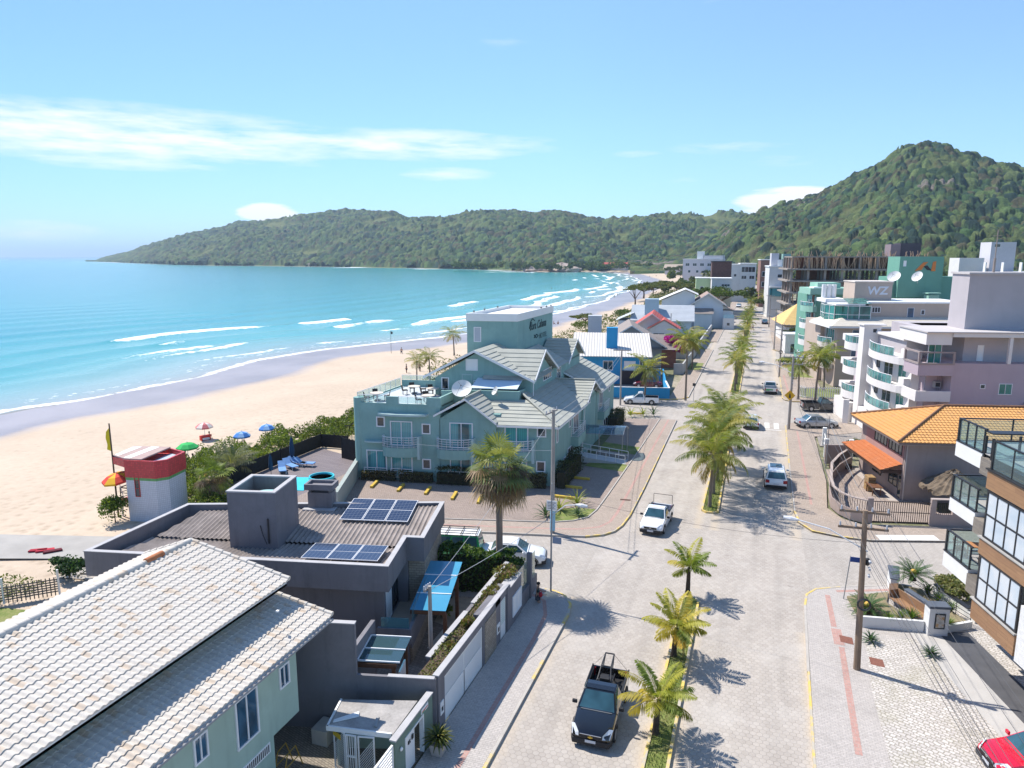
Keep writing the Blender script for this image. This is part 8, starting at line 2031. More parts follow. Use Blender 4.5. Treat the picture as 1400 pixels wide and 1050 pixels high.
def fanpalm(name,label,loc,th,nl_,fr,seed,nd=40,tr=.2,green=None):
 r=np.random.default_rng(seed);t=thing(name,label,'palm tree',loc);b=MB();b.tube([(0,0,th*i/10)for i in range(11)],[tr*(1.35 if i==0 else 1.05-.25*i/10)for i in range(11)],10);b.build('trunk',mat('fan_palm_trunk',(.26,.20,.16),.95,.2,2,.5,fine=14),t,smooth=True)
 def fan(az,el,pet,rad,col,droop):
  d=np.array([math.cos(el)*math.cos(az),math.cos(el)*math.sin(az),math.sin(el)]);c=np.array([0,0,th])+d*pet;s=np.array([-math.sin(az),math.cos(az),0]);u=np.cross(s,d);V=[]
  for k_ in np.linspace(-1.9,1.9,17):
   q=d*math.cos(k_)*.9+s*math.sin(k_)+u*.12*math.cos(k_);tip=c+q*rad*(.8+.25*r.random());tip[2]-=droop*rad*(.4+.5*r.random());mid=c+q*rad*.55;mid[2]-=droop*rad*.1;w=np.cross(q,u);w=w/(np.linalg.norm(w)+1e-9)*rad*.042;V.append(np.stack([c,mid-w,tip,mid+w]))
  w=s*.02;V.append(np.stack([np.array([0,0,th])-w,c-w,c+w,np.array([0,0,th])+w]));return np.array(V),np.tile(col,(len(V),1))*(.8+.4*r.random((len(V),1)))
 G=green or[(.14,.19,.055),(.19,.23,.07),(.26,.27,.09)];V=[];C=[]
 for i in range(nl_):f=i/nl_;v,c=fan(i*2.4,(1.4-1.9*f if i%3 else .9-1.7*r.random())+r.normal()*.2,fr*(.45+.6*r.random()),fr*(.6+.3*r.random()),G[r.integers(0,3)],.15+.5*f);V.append(v);C.append(c)
 quads(np.concatenate(V),np.concatenate(C),'crown',t);V=[];C=[]
 for i in range(nd):v,c=fan(i*2.4+.3,.25-1.55*r.random(),fr*(.25+.75*r.random()),fr*(.45+.4*r.random()),((.42,.31,.18),(.24,.15,.08),(.33,.22,.12),(.12,.08,.05))[i%4],.9);V.append(v);C.append(c)
 quads(np.concatenate(V),np.concatenate(C),'dead_skirt',t);return t
fanpalm('fan_palm','tall fan palm with shaggy brown skirt standing in front of the hotel',at(683,806,0),7.6,40,1.55,4,64,.22)
fanpalm('fan_palm','squat bright green fan palm with dry skirt behind the lifeguard tower',at(292,690,0),2.4,26,1.3,9,30,.3,[(.16,.22,.03),(.22,.27,.04),(.12,.17,.03)])
def clump_pts(n,c,rad,r,shell=.55):
 d=r.normal(size=(n,3));d/=np.linalg.norm(d,axis=1)[:,None];q=(shell+(1-shell)*r.random(n))[:,None];return np.array(c)+d*q*np.array(rad)
def shrub(name,label,loc,rad,seed,n=900,size=.14,cols=((.07,.11,.025),(.11,.16,.03),(.16,.20,.04)),cat='shrub',lumps=7,group=None,stem=True):
 r=np.random.default_rng(seed);t=thing(name,label,cat,loc,0,group);P=[clump_pts(n//(lumps+1),(0,0,rad[2]),np.array(rad)*.85,r)]
 for i in range(lumps):d=r.normal(size=3);d/=np.linalg.norm(d);d[2]=abs(d[2])*.8;P.append(clump_pts(n//(lumps+1),np.array([0,0,rad[2]])+d*np.array(rad)*.62,np.array(rad)*(.3+.2*r.random()),r))
 P=np.concatenate(P);P[:,2]=np.maximum(P[:,2],.05);V,C=cloud(P,size,cols,r);quads(V,C,'foliage',t)
 if stem:b=MB();b.cyl((0,0,0),(0,0,rad[2]),.05,.03,5);b.build('stem',BARK,t)
 return t
def tree(name,label,loc,h,crowns,seed,n=2600,size=.5,cols=((.05,.085,.02),(.08,.12,.028),(.12,.16,.035)),flat=.3,trunk=.25,group=None):
 """crowns: (dx, dy, z, rx, ry, rz) leaf clumps carried by limbs"""
 r=np.random.default_rng(seed);t=thing(name,label,'tree',loc,0,group);b=MB();fk=h*.45;b.tube([(0,0,0),(.1,.05,fk*.5),(0,0,fk)],[trunk*1.3,trunk,trunk*.8],8);P=[];tot=sum(c[3]*c[4]for c in crowns)
 for c in crowns:
  b.tube([(0,0,fk*.9),(c[0]*.5,c[1]*.5,(fk+c[2])/2),(c[0],c[1],c[2])],[trunk*.6,trunk*.4,trunk*.15],5);k_=int(n*c[3]*c[4]/tot)
  for j in range(5):d=r.normal(size=3);d/=np.linalg.norm(d);d[2]=abs(d[2])*.7-.15;P.append(clump_pts(k_//5,np.array(c[:3])+d*np.array(c[3:])*.6,np.array(c[3:])*(.35+.2*r.random()),r,.4))
 b.build('trunk',BARK,t,smooth=True);V,C=cloud(np.concatenate(P),size,cols,r,flat);quads(V,C,'crown',t);return t
def canopy_(R_,z,rz,k=7,seed=1):
 r=random.Random(seed);return[(0,0,z+rz*.4,R_*.5,R_*.5,rz)]+[(R_*.62*math.cos(6.28*i/k+r.random()),R_*.62*math.sin(6.28*i/k+r.random()),z+r.uniform(-.3,.3)*rz,R_*.42,R_*.42,rz*.7)for i in range(k)]
tree('round_tree','big round dense green tree beside the avenue beyond the white gabled house',at(975,432,0),9,canopy_(11.5,7.5,2.6,9,3),5,7000,.75,trunk=.5)
t0_=tree('beach_tree','umbrella shaped beach tree left of the white gabled house roofs',at(868,420,0),8,canopy_(5.5,7.2,.9,6,5),7,1700,.55,((.10,.13,.03),(.15,.16,.04),(.07,.10,.025)),.6,.3)
t1_=tree('beach_tree','spreading tree between the far beach and the house roofs',at(908,402,0),8,canopy_(8,5.5,1.7,7,8),8,3000,.7,((.10,.13,.03),(.14,.16,.04),(.075,.105,.025),(.18,.17,.05)),.4,.35)
t2_=tree('town_tree','bushy dark tree behind the pale green house',at(935,385,0),9,canopy_(7,6,2.8,6,9),9,2600,.8,((.05,.08,.025),(.075,.11,.03),(.11,.13,.045)),.3,.4)
spots=[(880,408,1,1.0,'green tree right of the umbrella shaped beach tree'),(893,404,1,.8,'low bright tree above the white gabled house'),(925,404,1,1.0,'tree at the right end of the beach tree row'),(950,405,1,.9,'tree between the pale green house and the big round tree'),(945,372,2,1.3,'olive tree on the beach edge before the lilac block'),(960,375,2,1.1,'dark tree in front of the lilac block'),(915,376,2,1.0,'tree behind the sunbathing part of the far beach'),(930,377,2,1.2,'rounded tree left of the lilac block'),(905,371,1,1.6,'wide tree by the golden roofed beach house'),(870,371.5,1,1.7,'wide tree right of the orange roofed beach house'),(1000,395,2,.9,'tree behind the big round tree by the avenue'),(1028,383,2,1.0,'tree closing the end of the avenue'),(1060,400,2,.8,'dark tree left of the concrete frame'),(1070,408,2,.7,'tree at the foot of the concrete frame'),(1050,430,2,.75,'dark tree on the right pavement beside the white kiosk'),(1040,412,1,.8,'tree over the far right lane'),(985,385,2,1.0,'tree beside the white cube house'),(1062,415,2,.6,'slim dark tree before the restaurant'),(800,447,1,.55,'sparse twiggy tree on the sand behind the hotel tower'),(1085,470,2,.42,'shrubby tree in the pavement cafe garden'),(1352,378,2,1.5,'tree at the right behind the grey flats'),(1310,376,2,1.6,'tree between the green tower and the grey flats')]
for i,(px,py,k_,sc,lb)in enumerate(spots):dup((t0_,t1_,t2_)[k_],at(px,py,0),i*1.9,sc,label=lb)
r=np.random.default_rng(77);P=[];S_=[]
for(x0,y0,x1,y1,n,s)in((-200,995,420,700,150,8),(-60,560,260,520,60,6.5),(60,330,420,420,80,6),(-38,400,-14,560,30,3.6),(14,300,120,330,30,4.5),(420,700,900,420,110,8),(-420,1000,-200,990,60,7),(-300,945,-205,985,26,6)):
 for i in range(n):
  f=r.random();c=np.array([x0+(x1-x0)*f+r.normal()*26*s/8,y0+(y1-y0)*f+r.normal()*24*s/8,s*.75]);rad=s*(.6+.5*r.random())
  for j in range(4):d=r.normal(size=3)*.5;d[2]=abs(d[2]);P.append(clump_pts(42,c+d*rad*.7,(rad*.62,rad*.62,rad*.5),r,.5));S_.append(np.full(42,i%5))
P=np.concatenate(P);S_=np.concatenate(S_).astype(int);P[:,2]=np.maximum(P[:,2],.1);V,C=cloud(P,2.4,((.05,.085,.03),(.075,.11,.03),(.10,.13,.04)),r,.3,.7);C=C*np.array([(1,1,1),(.75,.85,.9),(1.3,1.2,1),(1.1,.95,.9),(.9,1.05,.8)])[S_]
tag(quads(V,C,'tree_belt'),None,None,kind='stuff')
def scrub(name,poly,n,hmax,seed,size,cols,z0=-.3,kind='stuff',par=None,cs=1.6):
 r=np.random.default_rng(seed);A=np.array(poly);lo,hi=A.min(0),A.max(0);q=r.random((n*4,2))*(hi-lo)+lo;ins=np.zeros(len(q),bool);j=len(A)-1
 for i in range(len(A)):ins^=((A[i,1]>q[:,1])!=(A[j,1]>q[:,1]))&(q[:,0]<(A[j,0]-A[i,0])*(q[:,1]-A[i,1])/(A[j,1]-A[i,1]+1e-12)+A[i,0]);j=i
 q=q[ins][:n];f=fbm(q[:,0]/cs,q[:,1]/cs,seed,3);keep=f>.28;q,f=q[keep],f[keep];hh=hmax*np.clip((f-.3)*2.2,.1,1);P=np.stack([q[:,0],q[:,1],z0+hh*(.35+.65*r.random(len(q))**.5)],-1)
 V,C=cloud(P,size,cols,r,.2);t_=fbm(q[:,0]/2.6,q[:,1]/2.6,seed+9,2)[:,None];C=C*(.6+.9*t_);o=quads(V,C,name,par)
 return tag(o,None,None,kind=kind)if kind else o
DG=((.10,.15,.02),(.16,.21,.025),(.07,.11,.02),(.22,.25,.04))
scrub('dune_scrub',[(-49.5,43.5),(-52,52),(-50.5,62),(-48.5,74),(-45,80),(-41,74),(-43.3,62),(-45.8,56),(-47.5,46)],46000,2.0,5,.2,DG)
scrub('dune_scrub',[(-47.5,43.2),(-38.5,42),(-37.5,46),(-43,47.5),(-44.2,50),(-46.5,52)],16000,1.9,6,.2,DG,0)
scrub('dune_scrub',[(-57,118),(-52,135),(-50,165),(-47,205),(-38,205),(-32,165),(-33,130),(-36,100),(-48,95)],9000,1.6,8,.4,((.09,.12,.03),(.13,.15,.04),(.16,.15,.06)))
scrub('dune_scrub',[(-48,205),(-44,290),(-52,360),(-50,430),(-30,430),(-26,290),(-26,205)],9000,2.6,9,.7,((.08,.11,.03),(.12,.145,.035),(.15,.15,.05)))
scrub('beach_weeds',[(-48,23),(-41,24.5),(-40.2,29),(-46,29)],2600,.7,12,.16,((.12,.14,.03),(.17,.18,.05),(.08,.11,.03)),.0)
shrub('dune_shrub','bright green shrub under the lifeguard tower deck',at(158,716,-.2),(1.5,1.3,1.2),3,2200,.18,((.11,.17,.025),(.16,.22,.03),(.08,.12,.02)))
shrub('dark_shrub','dark leafy climber on the slat fence at the left edge',at(95,790,0),(1.9,1.0,.8),4,2000,.2,((.025,.06,.02),(.04,.085,.03),(.06,.11,.035)))
def hedge(name,label,p0,p1,w_,h,seed,cols,n=2600,size=.13,z=.1):
 r=np.random.default_rng(seed);t=thing(name,label,'hedge',(p0[0],p0[1],z));A=np.array([0,0,0.]);B_=np.array([p1[0]-p0[0],p1[1]-p0[1],0]);L_=np.linalg.norm(B_);d=B_/L_;s=np.array([-d[1],d[0],0]);f=r.random(n);wob=fbm(f*L_/.9,f*0+seed,seed);k_=r.random((n,2));side=np.where(k_[:,0]<.5,np.sign(k_[:,1]-.5),k_[:,1]*2-1);zz=np.where(k_[:,0]<.5,r.random(n),1.0)*h*(.75+.5*wob)
 P=A+d*(f*L_)[:,None]+s*(side*w_/2*(.8+.4*wob))[:,None]+r.normal(size=(n,3))*.06;P[:,2]=np.maximum(zz+r.normal(size=n)*.05,.02);V,C=cloud(P,size,cols,r);quads(V,C,'foliage',t);b=MB();du=tuple(d);b.pb((0,0,0),du,tuple(s),.05,L_-.05,0,h*.75,-w_*.36,w_*.36);b.build('branches',mat('hedge_twigs',(.04,.035,.02),.95,.3,4,.6),t);return t
HG=((.03,.07,.02),(.05,.11,.025),(.09,.16,.03),(.13,.19,.035));HB=((.15,.13,.06),(.20,.17,.09),(.11,.11,.05));HD=((.03,.05,.02),(.05,.07,.025),(.08,.08,.03))
hedge('garden_hedge','dense glossy green hedge along the back of the grey house garden',(-20.5,36.2),(-13.0,37.9),1.1,2.6,3,HG,8500,.2)
hedge('corner_hedge','green hedge behind the glass corner panels of the grey boundary wall',(-12.9,38.1),(-12.35,35.6),.7,1.8,4,HG,1800,.2)
hedge('dry_hedge','dry brownish low hedge at the garden wall end of the hotel front',(-33.2,54.1),(-30.0,54.7),.8,.8,5,HB,1700)
hedge('dry_hedge','dry brownish low hedge below the left hotel balcony',(-29.6,54.6),(-26.6,55.2),.8,.9,6,HB,1700)
hedge('dark_hedge','dark green hedge under the middle bay of the hotel',(-26.2,55.2),(-21.0,56.1),.9,1.3,7,HD,2600)
hedge('dry_hedge','pale dry hedge at the front right corner of the hotel',(-19.2,56.6),(-16.6,57.1),.9,1.2,8,HB,1600)
hedge('dark_hedge','tall dark hedge along the shaded side wall of the hotel',(-15.4,57.2),(-15.4,63.6),.9,1.9,9,HD,3000)
hedge('dark_hedge','dark hedge at the far side corner of the hotel',(-15.2,79.5),(-15.2,84.5),1.2,1.8,10,HD,2000)
hedge('low_hedge','bright low hedge behind the white fence beside the silver sedan',(9.0,77.5),(12.5,78.5),.9,1.3,11,HG,1500)
def rosette(name,label,loc,n,L,seed,cols,e=(1.3,.2),w=.1,curl=.7,cat='plant',flower=None,group=None):
 r=np.random.default_rng(seed);t=thing(name,label,cat,loc,0,group);V=[];C=[]
 for i in range(n):
  az=i*2.39996;el=e[0]+(e[1]-e[0])*i/n+r.normal()*.08;d=np.array([math.cos(az),math.sin(az),0]);s=np.array([-d[1],d[0],0]);p=np.array([0,0,.1]);ww=[w*.7,w,w*.7,.01]
  for k_ in range(3):a=el-curl*k_/2;q=p+(d*math.cos(a)+np.array([0,0,math.sin(a)]))*L/3;V.append(np.stack([p-s*ww[k_]/2,q-s*ww[k_+1]/2,q+s*ww[k_+1]/2,p+s*ww[k_]/2]));C.append(np.array(cols[r.integers(0,len(cols))])*(.8+.4*r.random()));p=q
 quads(np.array(V),np.array(C),'leaves',t)
 if flower:b=MB();b.ell((0,0,.25),(.2,.2,.22),10,6);b.build('flower_cone',flower,t,smooth=True)
 return t
AG=((.06,.11,.06),(.09,.14,.08),(.05,.09,.045));YA=((.22,.25,.03),(.30,.32,.05),(.15,.20,.03))
for p,L,cl,lb in(((746,706),1.3,AG,'blue green agave left of the leaning pole base at the hotel corner'),((765,698),1.4,YA,'yellow green agave behind the power pole at the hotel corner'),((789,690),1.5,YA,'tall yellow green agave at the right of the hotel corner bed'),((790,705),1.0,AG,'low blue agave at the edge of the hotel corner bed'),((862,569),1.6,YA,'yellow green agave left by the far end of the hotel car park'),((879,568),1.5,YA,'yellow green agave second by the far end of the hotel car park'),((893,568),1.6,AG,'blue green agave by the far kerb of the hotel car park'),((1272,897),.6,AG,'tuft of blue grass at the foot of the planter wall, right'),((1190,878),.6,AG,'tuft of blue grass at the foot of the planter wall, left')):rosette('agave',lb,at(*p,.12),26,L,int(p[0]),cl)
tuft=None
for i,(p,lb)in enumerate((((1215,852),'strappy green tuft in the planter, left'),((1230,850),'strappy green tuft in the middle of the planter'),((1246,850),'strappy green tuft in the planter next to the sign pillar'),((1296,858),'strappy green tuft right of the sign pillar'),((1300,838),'strappy green tuft behind the sign pillar'),((1268,815),'tuft at the far end of the planter bench'),((1282,824),'tuft beside the thin black handrail'))):
 if tuft is None:tuft=rosette('grass_tuft',lb,at(*p,.3),46,.6,5,((.07,.13,.02),(.11,.18,.03),(.15,.2,.03)),(1.5,.7),.05,.6,group='green tufts in the corner planter')
 else:dup(tuft,at(*p,.3),i*.9,1.0+.1*(i%3),label=lb)
CY=((.045,.10,.03),(.065,.13,.035),(.09,.15,.05));GOLD=mat('golden_cone',(.50,.32,.07),.85,.2,8,.5)
def cycad(label,loc,s,seed):
 r=np.random.default_rng(seed);t=thing('cycad',label,'plant',loc);V=np.concatenate([frond(np.array([0,0,.35]),i*2.4,1.0-.95*i/34,s,.75,20,.06,s*.14,.05,r,.1)for i in range(34)]);quads(V,np.array(CY)[r.integers(0,3,len(V))]*(.8+.4*r.random((len(V),1))),'leaves',t);b=MB();b.ell((0,0,.5),(.2,.2,.2),10,6);b.build('golden_cone',GOLD,t,smooth=True);b=MB();b.cyl((0,0,0),(0,0,.4),.2,.16,9);b.build('trunk',YTRUNK,t)
cycad('cycad with golden centre on the raised white planter by the bench',(9.6,45.2,1.0),1.25,3);cycad('cycad with golden centre beside the wooden pole',(6.75,41.6,.2),1.15,4)
rosette('croton_leaves','variegated croton leaves growing from the square pot',(-11.25,23.35,.6),70,.75,8,((.06,.085,.02),(.22,.21,.05),(.10,.12,.03)),(1.5,.1),.1,.9)
shrub('garden_shrub','lime green shrub under the blue pergola',at(603,845,0),(.8,.6,.45),15,700,.16,((.13,.19,.03),(.19,.25,.04),(.09,.14,.03)))
for i,(y_,lb,s)in enumerate(((35.0,'yellowish shrub hanging over the planter of the boundary wall',.75),(32.6,'reddish green shrub in the middle of the boundary wall planter',.6),(29.6,'low green plant in the boundary wall planter above the gate',.4),(27.4,'small plant near the corner of the boundary wall planter',.3))):shrub('planter_shrub',lb,(-12.5,y_,2.2),(s,s*1.3,s*.6),20+i,500,.15,((.12,.15,.03),(.2,.2,.05),(.2,.12,.05)))
scrub('planter_weeds',[(-12.9,25),(-12.1,25),(-12.1,36.6),(-12.9,36.6)],1500,.3,33,.12,((.12,.14,.04),(.17,.17,.06)),2.28)
m_=((.48,.02,.34),(.60,.04,.42),(.36,.01,.26));tree('bougainvillea','bright magenta bougainvillea above the white garden wall',at(914,500,0),5,[(0,0,4.6,2.6,2.2,1.8),(1.6,-1,3.2,1.6,1.5,1.3),(2.4,.5,5,1.3,1.2,.9),(-.8,-.5,3.2,1.3,1.2,1.0)],21,2600,.36,m_,0,.15)
for i,(p,rd,cl,lb)in enumerate((((905,492),(3,2.4,2.6),HD,'dark tree in shade left of the bougainvillea'),((935,480),(3,2.5,2),((.2,.17,.12),(.15,.15,.06)),'pale pinkish dry shrub behind the tall palm'),((915,455),(3,2.5,1.5),((.16,.12,.03),(.10,.11,.03)),'ochre shrub beside the white gabled house wall'),((1088,482),(2.4,2,1.4),HG,'green shrub beside the blue cafe parasols'),((1078,500),(3,2.2,.8),HG,'low green bed at the pavement cafe'),((800,452),(4,3,1.6),((.11,.15,.03),(.15,.19,.035)),'bright shrub under the twiggy tree behind the hotel'),((853,437),(5,6,1.8),((.05,.09,.02),(.07,.12,.025)),'dark green beach shrub left of the pale blue house'))):shrub('garden_shrub',lb,at(*p,0),rd,50+i,1500,.34,cl)
shrub('ramp_grass','feathery pale grass bed beside the apartment block entrance',(12.0,45.6,.1),(1.4,1.6,.6),71,2600,.22,((.22,.22,.08),(.15,.18,.06),(.28,.26,.12)),stem=False)
sheet('corner_bed',[(-13.6,49.7),(-12.2,50.4),(-11.6,51.3),(-11.4,53.2),(-13.0,53.0),(-14.2,52.2),(-14.6,50.6)],.125,GRASS);sheet('ramp_bed',[(-15.0,64.6),(-11.1,63.9),(-11.0,66.2),(-14.6,67)],.12,GRASS);sheet('verge',[(-15,71),(-11,70),(-10.95,73),(-15,74)],.12,GRASS);sheet('avenue_verge',[(-11.4,128),(-9.2,128),(-9.2,137),(-11.4,137)],.13,GRASS);sheet('far_lawn',[(-11.4,206),(-9.1,206),(-9.1,219),(-13,219)],.13,GRASS)
sheet('cafe_lawn',[(5.5,126),(10,126),(10,146),(5.5,146)],.13,GRASS);sheet('railing_lawn',[(6.4,107.5),(15,109.5),(14,117),(6.6,115)],.13,GRASS)
                # poles, wires, lamps, signs
POLEC=mat('grey_concrete_pole',(.33,.30,.27),.95,.15,1.2,.3,stain=.2);POLEW=mat('brown_wooden_pole',(.23,.165,.115),.95,.2,1.4,.4,stain=.3);INS=mat('insulator_grey',(.45,.47,.50),.4,.1);LAMPG=mat('lamp_grey',(.60,.61,.62),.4,.05)
def pole(label,loc,h,m=POLEC,arm=None,lamp=None,r=.16,trans=False,lean=(0,0),group=None,w=2.2):
 t=thing('utility_pole',label,'utility pole',loc,0,group);b=MB();b.cyl((0,0,-.1),(lean[0],lean[1],h),r,r*.68,10);b.build('pole_shaft',m,t)
 if arm is not None:
  for z in((h-.25,)if not trans else(h-.2,h-1.0)):
   b=MB();d=Vector((math.cos(arm),math.sin(arm),0));c=Vector((lean[0],lean[1],z));b.pb(tuple(c-d*w/2),tuple(d),(-d.y,d.x,0),0,w,0,.11,.1,.2);a_=b.build('crossarm',m,t)
   for k_ in(-.46,-.15,.15,.46):b=MB();q=c+d*w*k_+Vector((-d.y,d.x,0))*.15;b.cyl(q+Vector((0,0,.11)),q+Vector((0,0,.3)),.05,.035,7);b.build('insulator',INS,a_)
 if lamp is not None:
  z=h-2.0;d=Vector((math.cos(lamp[0]),math.sin(lamp[0]),0));b=MB();p=[Vector((0,0,z)),Vector((0,0,z))+d*lamp[1]*.55+Vector((0,0,.75)),Vector((0,0,z))+d*lamp[1]+Vector((0,0,.9))];b.tube(p,.035,6);a_=b.build('lamp_arm',LAMPG,t);b=MB();b.tube([p[2],p[2]+d*.35,p[2]+d*.7],[.06,.13,.08],8);b.build('lamp_head',LAMPG,a_)
 if trans:
  b=MB();b.ell((.05,.25,h-2.6),(.16,.16,.2),8,6);b.build('cable_box',DARKMETAL,t)
  for i in range(3):b=MB();b.cyl((.1,-.12,h-2.4-i*.35),(.1,-.34,h-2.4-i*.35),.06,n=6);b.build('cable_clamp',INS,t)
  b=MB();b.tube([(.02+.28*math.cos(a),-.2,h-4.6+.28*math.sin(a))for a in np.linspace(0,6.3,14)],.05,5);b.build('cable_coil',DARKMETAL,t)
 return t
pole('wooden pole with crossarm, cable coil and street lamp at the right corner',(5.55,35.5,.1),8.1,POLEW,0.05,(R(165),3.2),.17,True,(-.25,.1))
pole('grey concrete pole at the hotel corner in front of the teal facade',(-13.32,47.41,.1),9.2,POLEC,R(80),None,.17,False,(0,0),None,1.8)
t=pole('slim grey lamp post at the left corner pavement',(-10.86,38.47,.1),6.8,mat('galvanised_steel',(.34,.35,.36),.5,.1,metal=.5),None,(R(-5),1.5),.06)
pole('grey pole inside the yard behind the boundary wall',(-13.99,28.43,0),4.6,POLEC,R(80),None,.13,False,(0,0),None,.5)
pole('brown pole with yellow warning sign beside the right hand car park',(4.08,86.8,.1),8.6,POLEC,0,(R(150),3.5),.17,True)
for i,(px,py,h_,lb)in enumerate(((1065,515,8.8,'grey pole right of the avenue beyond the second street'),(1058,478,8.8,'white based grey pole at the third corner on the right'),(1051,447,9,'pole beside the white kiosk far on the right'),(1047,430,9,'pole in front of the dark trees far on the right'),(1043,418,9,'pole behind the slate blue car far on the right'),(1040,408,9,'farthest pole on the right of the avenue'))):pole(lb,at(px,py,.1),h_,POLEC,0,(R(175),2.5)if i<2 else None,.16,i<1)
for px,py,h_,lb in((848,553,7.6,'grey pole in front of the blue garden wall'),(968,448,8,'pole beside the white gabled house annex'),(916,470,7,'white pole behind the bougainvillea'),(1129,638,5,'thin pole inside the brown house fence')):pole(lb,at(px,py,.1),h_,POLEC if h_>5.5 else mat('galvanised_steel',None),R(10)if h_>7 else None,None,.13 if h_>5.5 else .05)
WIRE=mat('black_cable',(.10,.10,.105),.7,.1);WIREP=mat('pale_cable',(.38,.40,.42),.6,.1)
def wire(label,a,c,sag=.35,r=.014,m=WIRE,group='overhead cables'):
 A,C=Vector(a),Vector(c);b=MB();b.tube([A.lerp(C,i/12)-Vector((0,0,sag*4*(i/12)*(1-i/12)))for i in range(13)],r,4);o=b.build('overhead_cable',m);return tag(o,label,'cable',group)
names_=['leftmost','second','third','fourth']
for i in range(4):wire(f'high cable over the right pavement, {names_[i]} from the avenue',(4.35+i*.65,35.4,8.25),(3.05+i*.65,86.6,8.6),.9,.008)
for i in range(3):wire(f'bundled cable below the crossarm, {["top", "middle", "bottom"][i]} one towards the brown house',(5.6,35.4,6.3-i*.4),(4.15,86.6,6.4-i*.4),.9,.011)
for i in range(4):wire(f'high cable running to the bottom right from the wooden pole, {names_[i]} one',(4.35+i*.65,35.3,8.25),(8.2+i*.65,-6,8.4),.7,.007)
for i in range(4):wire(f'cable bundle from the wooden pole across the stone parking, {names_[i]} one',(5.6,35.3,6.4-i*.3),(10.2,-6,6.6-i*.3),.6,.009)
wire('long thin cable crossing from the hotel corner pole to the yard pole',(-13.3,47.3,8.9),(-14,28.5,4.5),.3,.01,WIREP);wire('pale cable from the yard pole to the street corner lamp post',(-14,28.4,4.4),(-10.8,38.4,4.9),.15,.013,WIREP);wire('pale cable from the hotel corner pole along the front of the hotel',(-13.3,47.4,6.3),(-34,56,3.4),.3,.012,WIREP);wire('pale cable from the hotel corner pole to the blue house pole',(-13.3,47.5,8.9),(-17.2,95.2,7.4),.8,.012,WIREP);wire('second pale cable from the hotel corner pole to the blue house pole',(-13.3,47.5,8.3),(-17.2,95.2,6.8),.8,.012,WIREP);wire('cable crossing the avenue from the lamp post to the wooden pole',(-10.8,38.4,6.4),(5.4,35.5,6.6),.5,.008)
wire('stay cable from the brown house pole to the ground',(6.9,70.4,4.6),(9.0,66,.2),.0,.02,WIREP)
for i in range(3):wire(f'high cable far along the right pavement, {names_[i]} one',(3.4+i*.6,86.8,8.6),(3.3+i*.6,126,8.8),.8,.014)
def sign(name,label,loc,h,board,m,rz=0,tilt=0,text_=None,pm=None,d=.03):
 t=thing(name,label,'sign',loc,rz);b=MB();b.cyl((0,0,0),(0,0,h),.03,n=6);b.build('post',pm or mat('galvanised_steel',None),t);b=MB();w_,hh=board
 if tilt:b.extr([(0,-.05,h-w_/2*1.41),(w_/2*1.41,-.05,h),(0,-.05,h+w_/2*1.41),(-w_/2*1.41,-.05,h)],(0,-d,0))
 else:b.box(0 if name=='street_sign' else-w_/2,-.05-d,h-hh,w_ if name=='street_sign' else w_/2,-.05,h)
 b.build('sign_board',m,t)
 if text_:text(t,text_[0],(text_[1],-.055-d,h-hh+.1),(1,0,0),text_[2],text_[3],'lettering',None,(0,-1,0),.004)
 return t
NAVY=mat('navy_sign',(.02,.06,.25),.5,.05)
sign('street_sign','small blue street name sign on a leaning thin post at the right corner',(5.7,43.2,.1),2.7,(.62,.3),NAVY,R(10)).rotation_euler=(0,R(4),R(10))
t=sign('warning_sign','yellow diamond crossing sign fixed to the pole by the car park',(3.95,86.4,.1),4.1,(.85,.85),mat('sign_yellow',(.75,.42,.02),.5,.04),0,1,pm=mat('galvanised_steel',None));b=MB();b.extr([(-.1,-.085,3.8),(.12,-.085,3.8),(.05,-.085,4.3),(-.05,-.085,4.3)],(0,-.01,0));b.build('walking_figure',DARKMETAL,t)
t=thing('notice_board','white notice board fixed to the hotel corner pole','sign',(-13.3,47.15,1.9));b=MB();b.box(-.38,-.06,0,.38,-.02,.75);b.build('board',WHITE,t);b=MB()
for i in range(5):b.box(-.3,-.065,.58-i*.11,.3-.1*(i%2),-.061,.62-i*.11)
b.build('printed_lines',mat('ink_grey',(.12,.13,.15),.7),t);b=MB();b.cyl((0,.25,-1.6),(0,.25,.4),.19,n=12);b.build('painted_pole_base',mat('pale_blue_paint',(.25,.45,.58),.8,.1),t)
t=thing('corner_sign','grey sign plate on the slim lamp post at the left corner','sign',(-10.86,38.47,3.2));b=MB();b.box(.08,-.03,0,.62,.0,.4);b.build('board',mat('blue_grey_plate',(.30,.34,.42),.6,.08),t)
sign('bus_stop_sign','thin post with small dark sign beside the tall palm at the blue wall',at(948,549,.1),2.6,(.4,.4),DARKMETAL)
t=thing('white_fence','white slatted railing round the lawn with three coconut palms','fence',(0,0,.1));WF=[(6.4,116),(6.0,108.5),(7.0,107.2),(15,108.9)];b=MB()
for a,c in zip(WF,WF[1:]):
 for z in(.2,1.5):b.cyl((*a,z),(*c,z),.04,n=4)
b.build('rails',WHITE,t);b=MB()
for a,c in zip(WF,WF[1:]):
 k_=int(math.dist(a,c)/.3)
 for i in range(k_):b.box(a[0]+(c[0]-a[0])*i/k_-.05,a[1]+(c[1]-a[1])*i/k_-.05,0,a[0]+(c[0]-a[0])*i/k_+.05,a[1]+(c[1]-a[1])*i/k_+.05,1.65)
b.build('slats',WHITE,t)
t=thing('white_fence','white railing with pillars beside the silver sedan and brown side wall','fence',(0,0,.1));b=MB();WF=[(7.4,80.5),(7.2,75.5),(9.5,75.9)]
for a,c in zip(WF,WF[1:]):
 for z in(.3,.8,1.3):b.cyl((*a,z),(*c,z),.05,n=4)
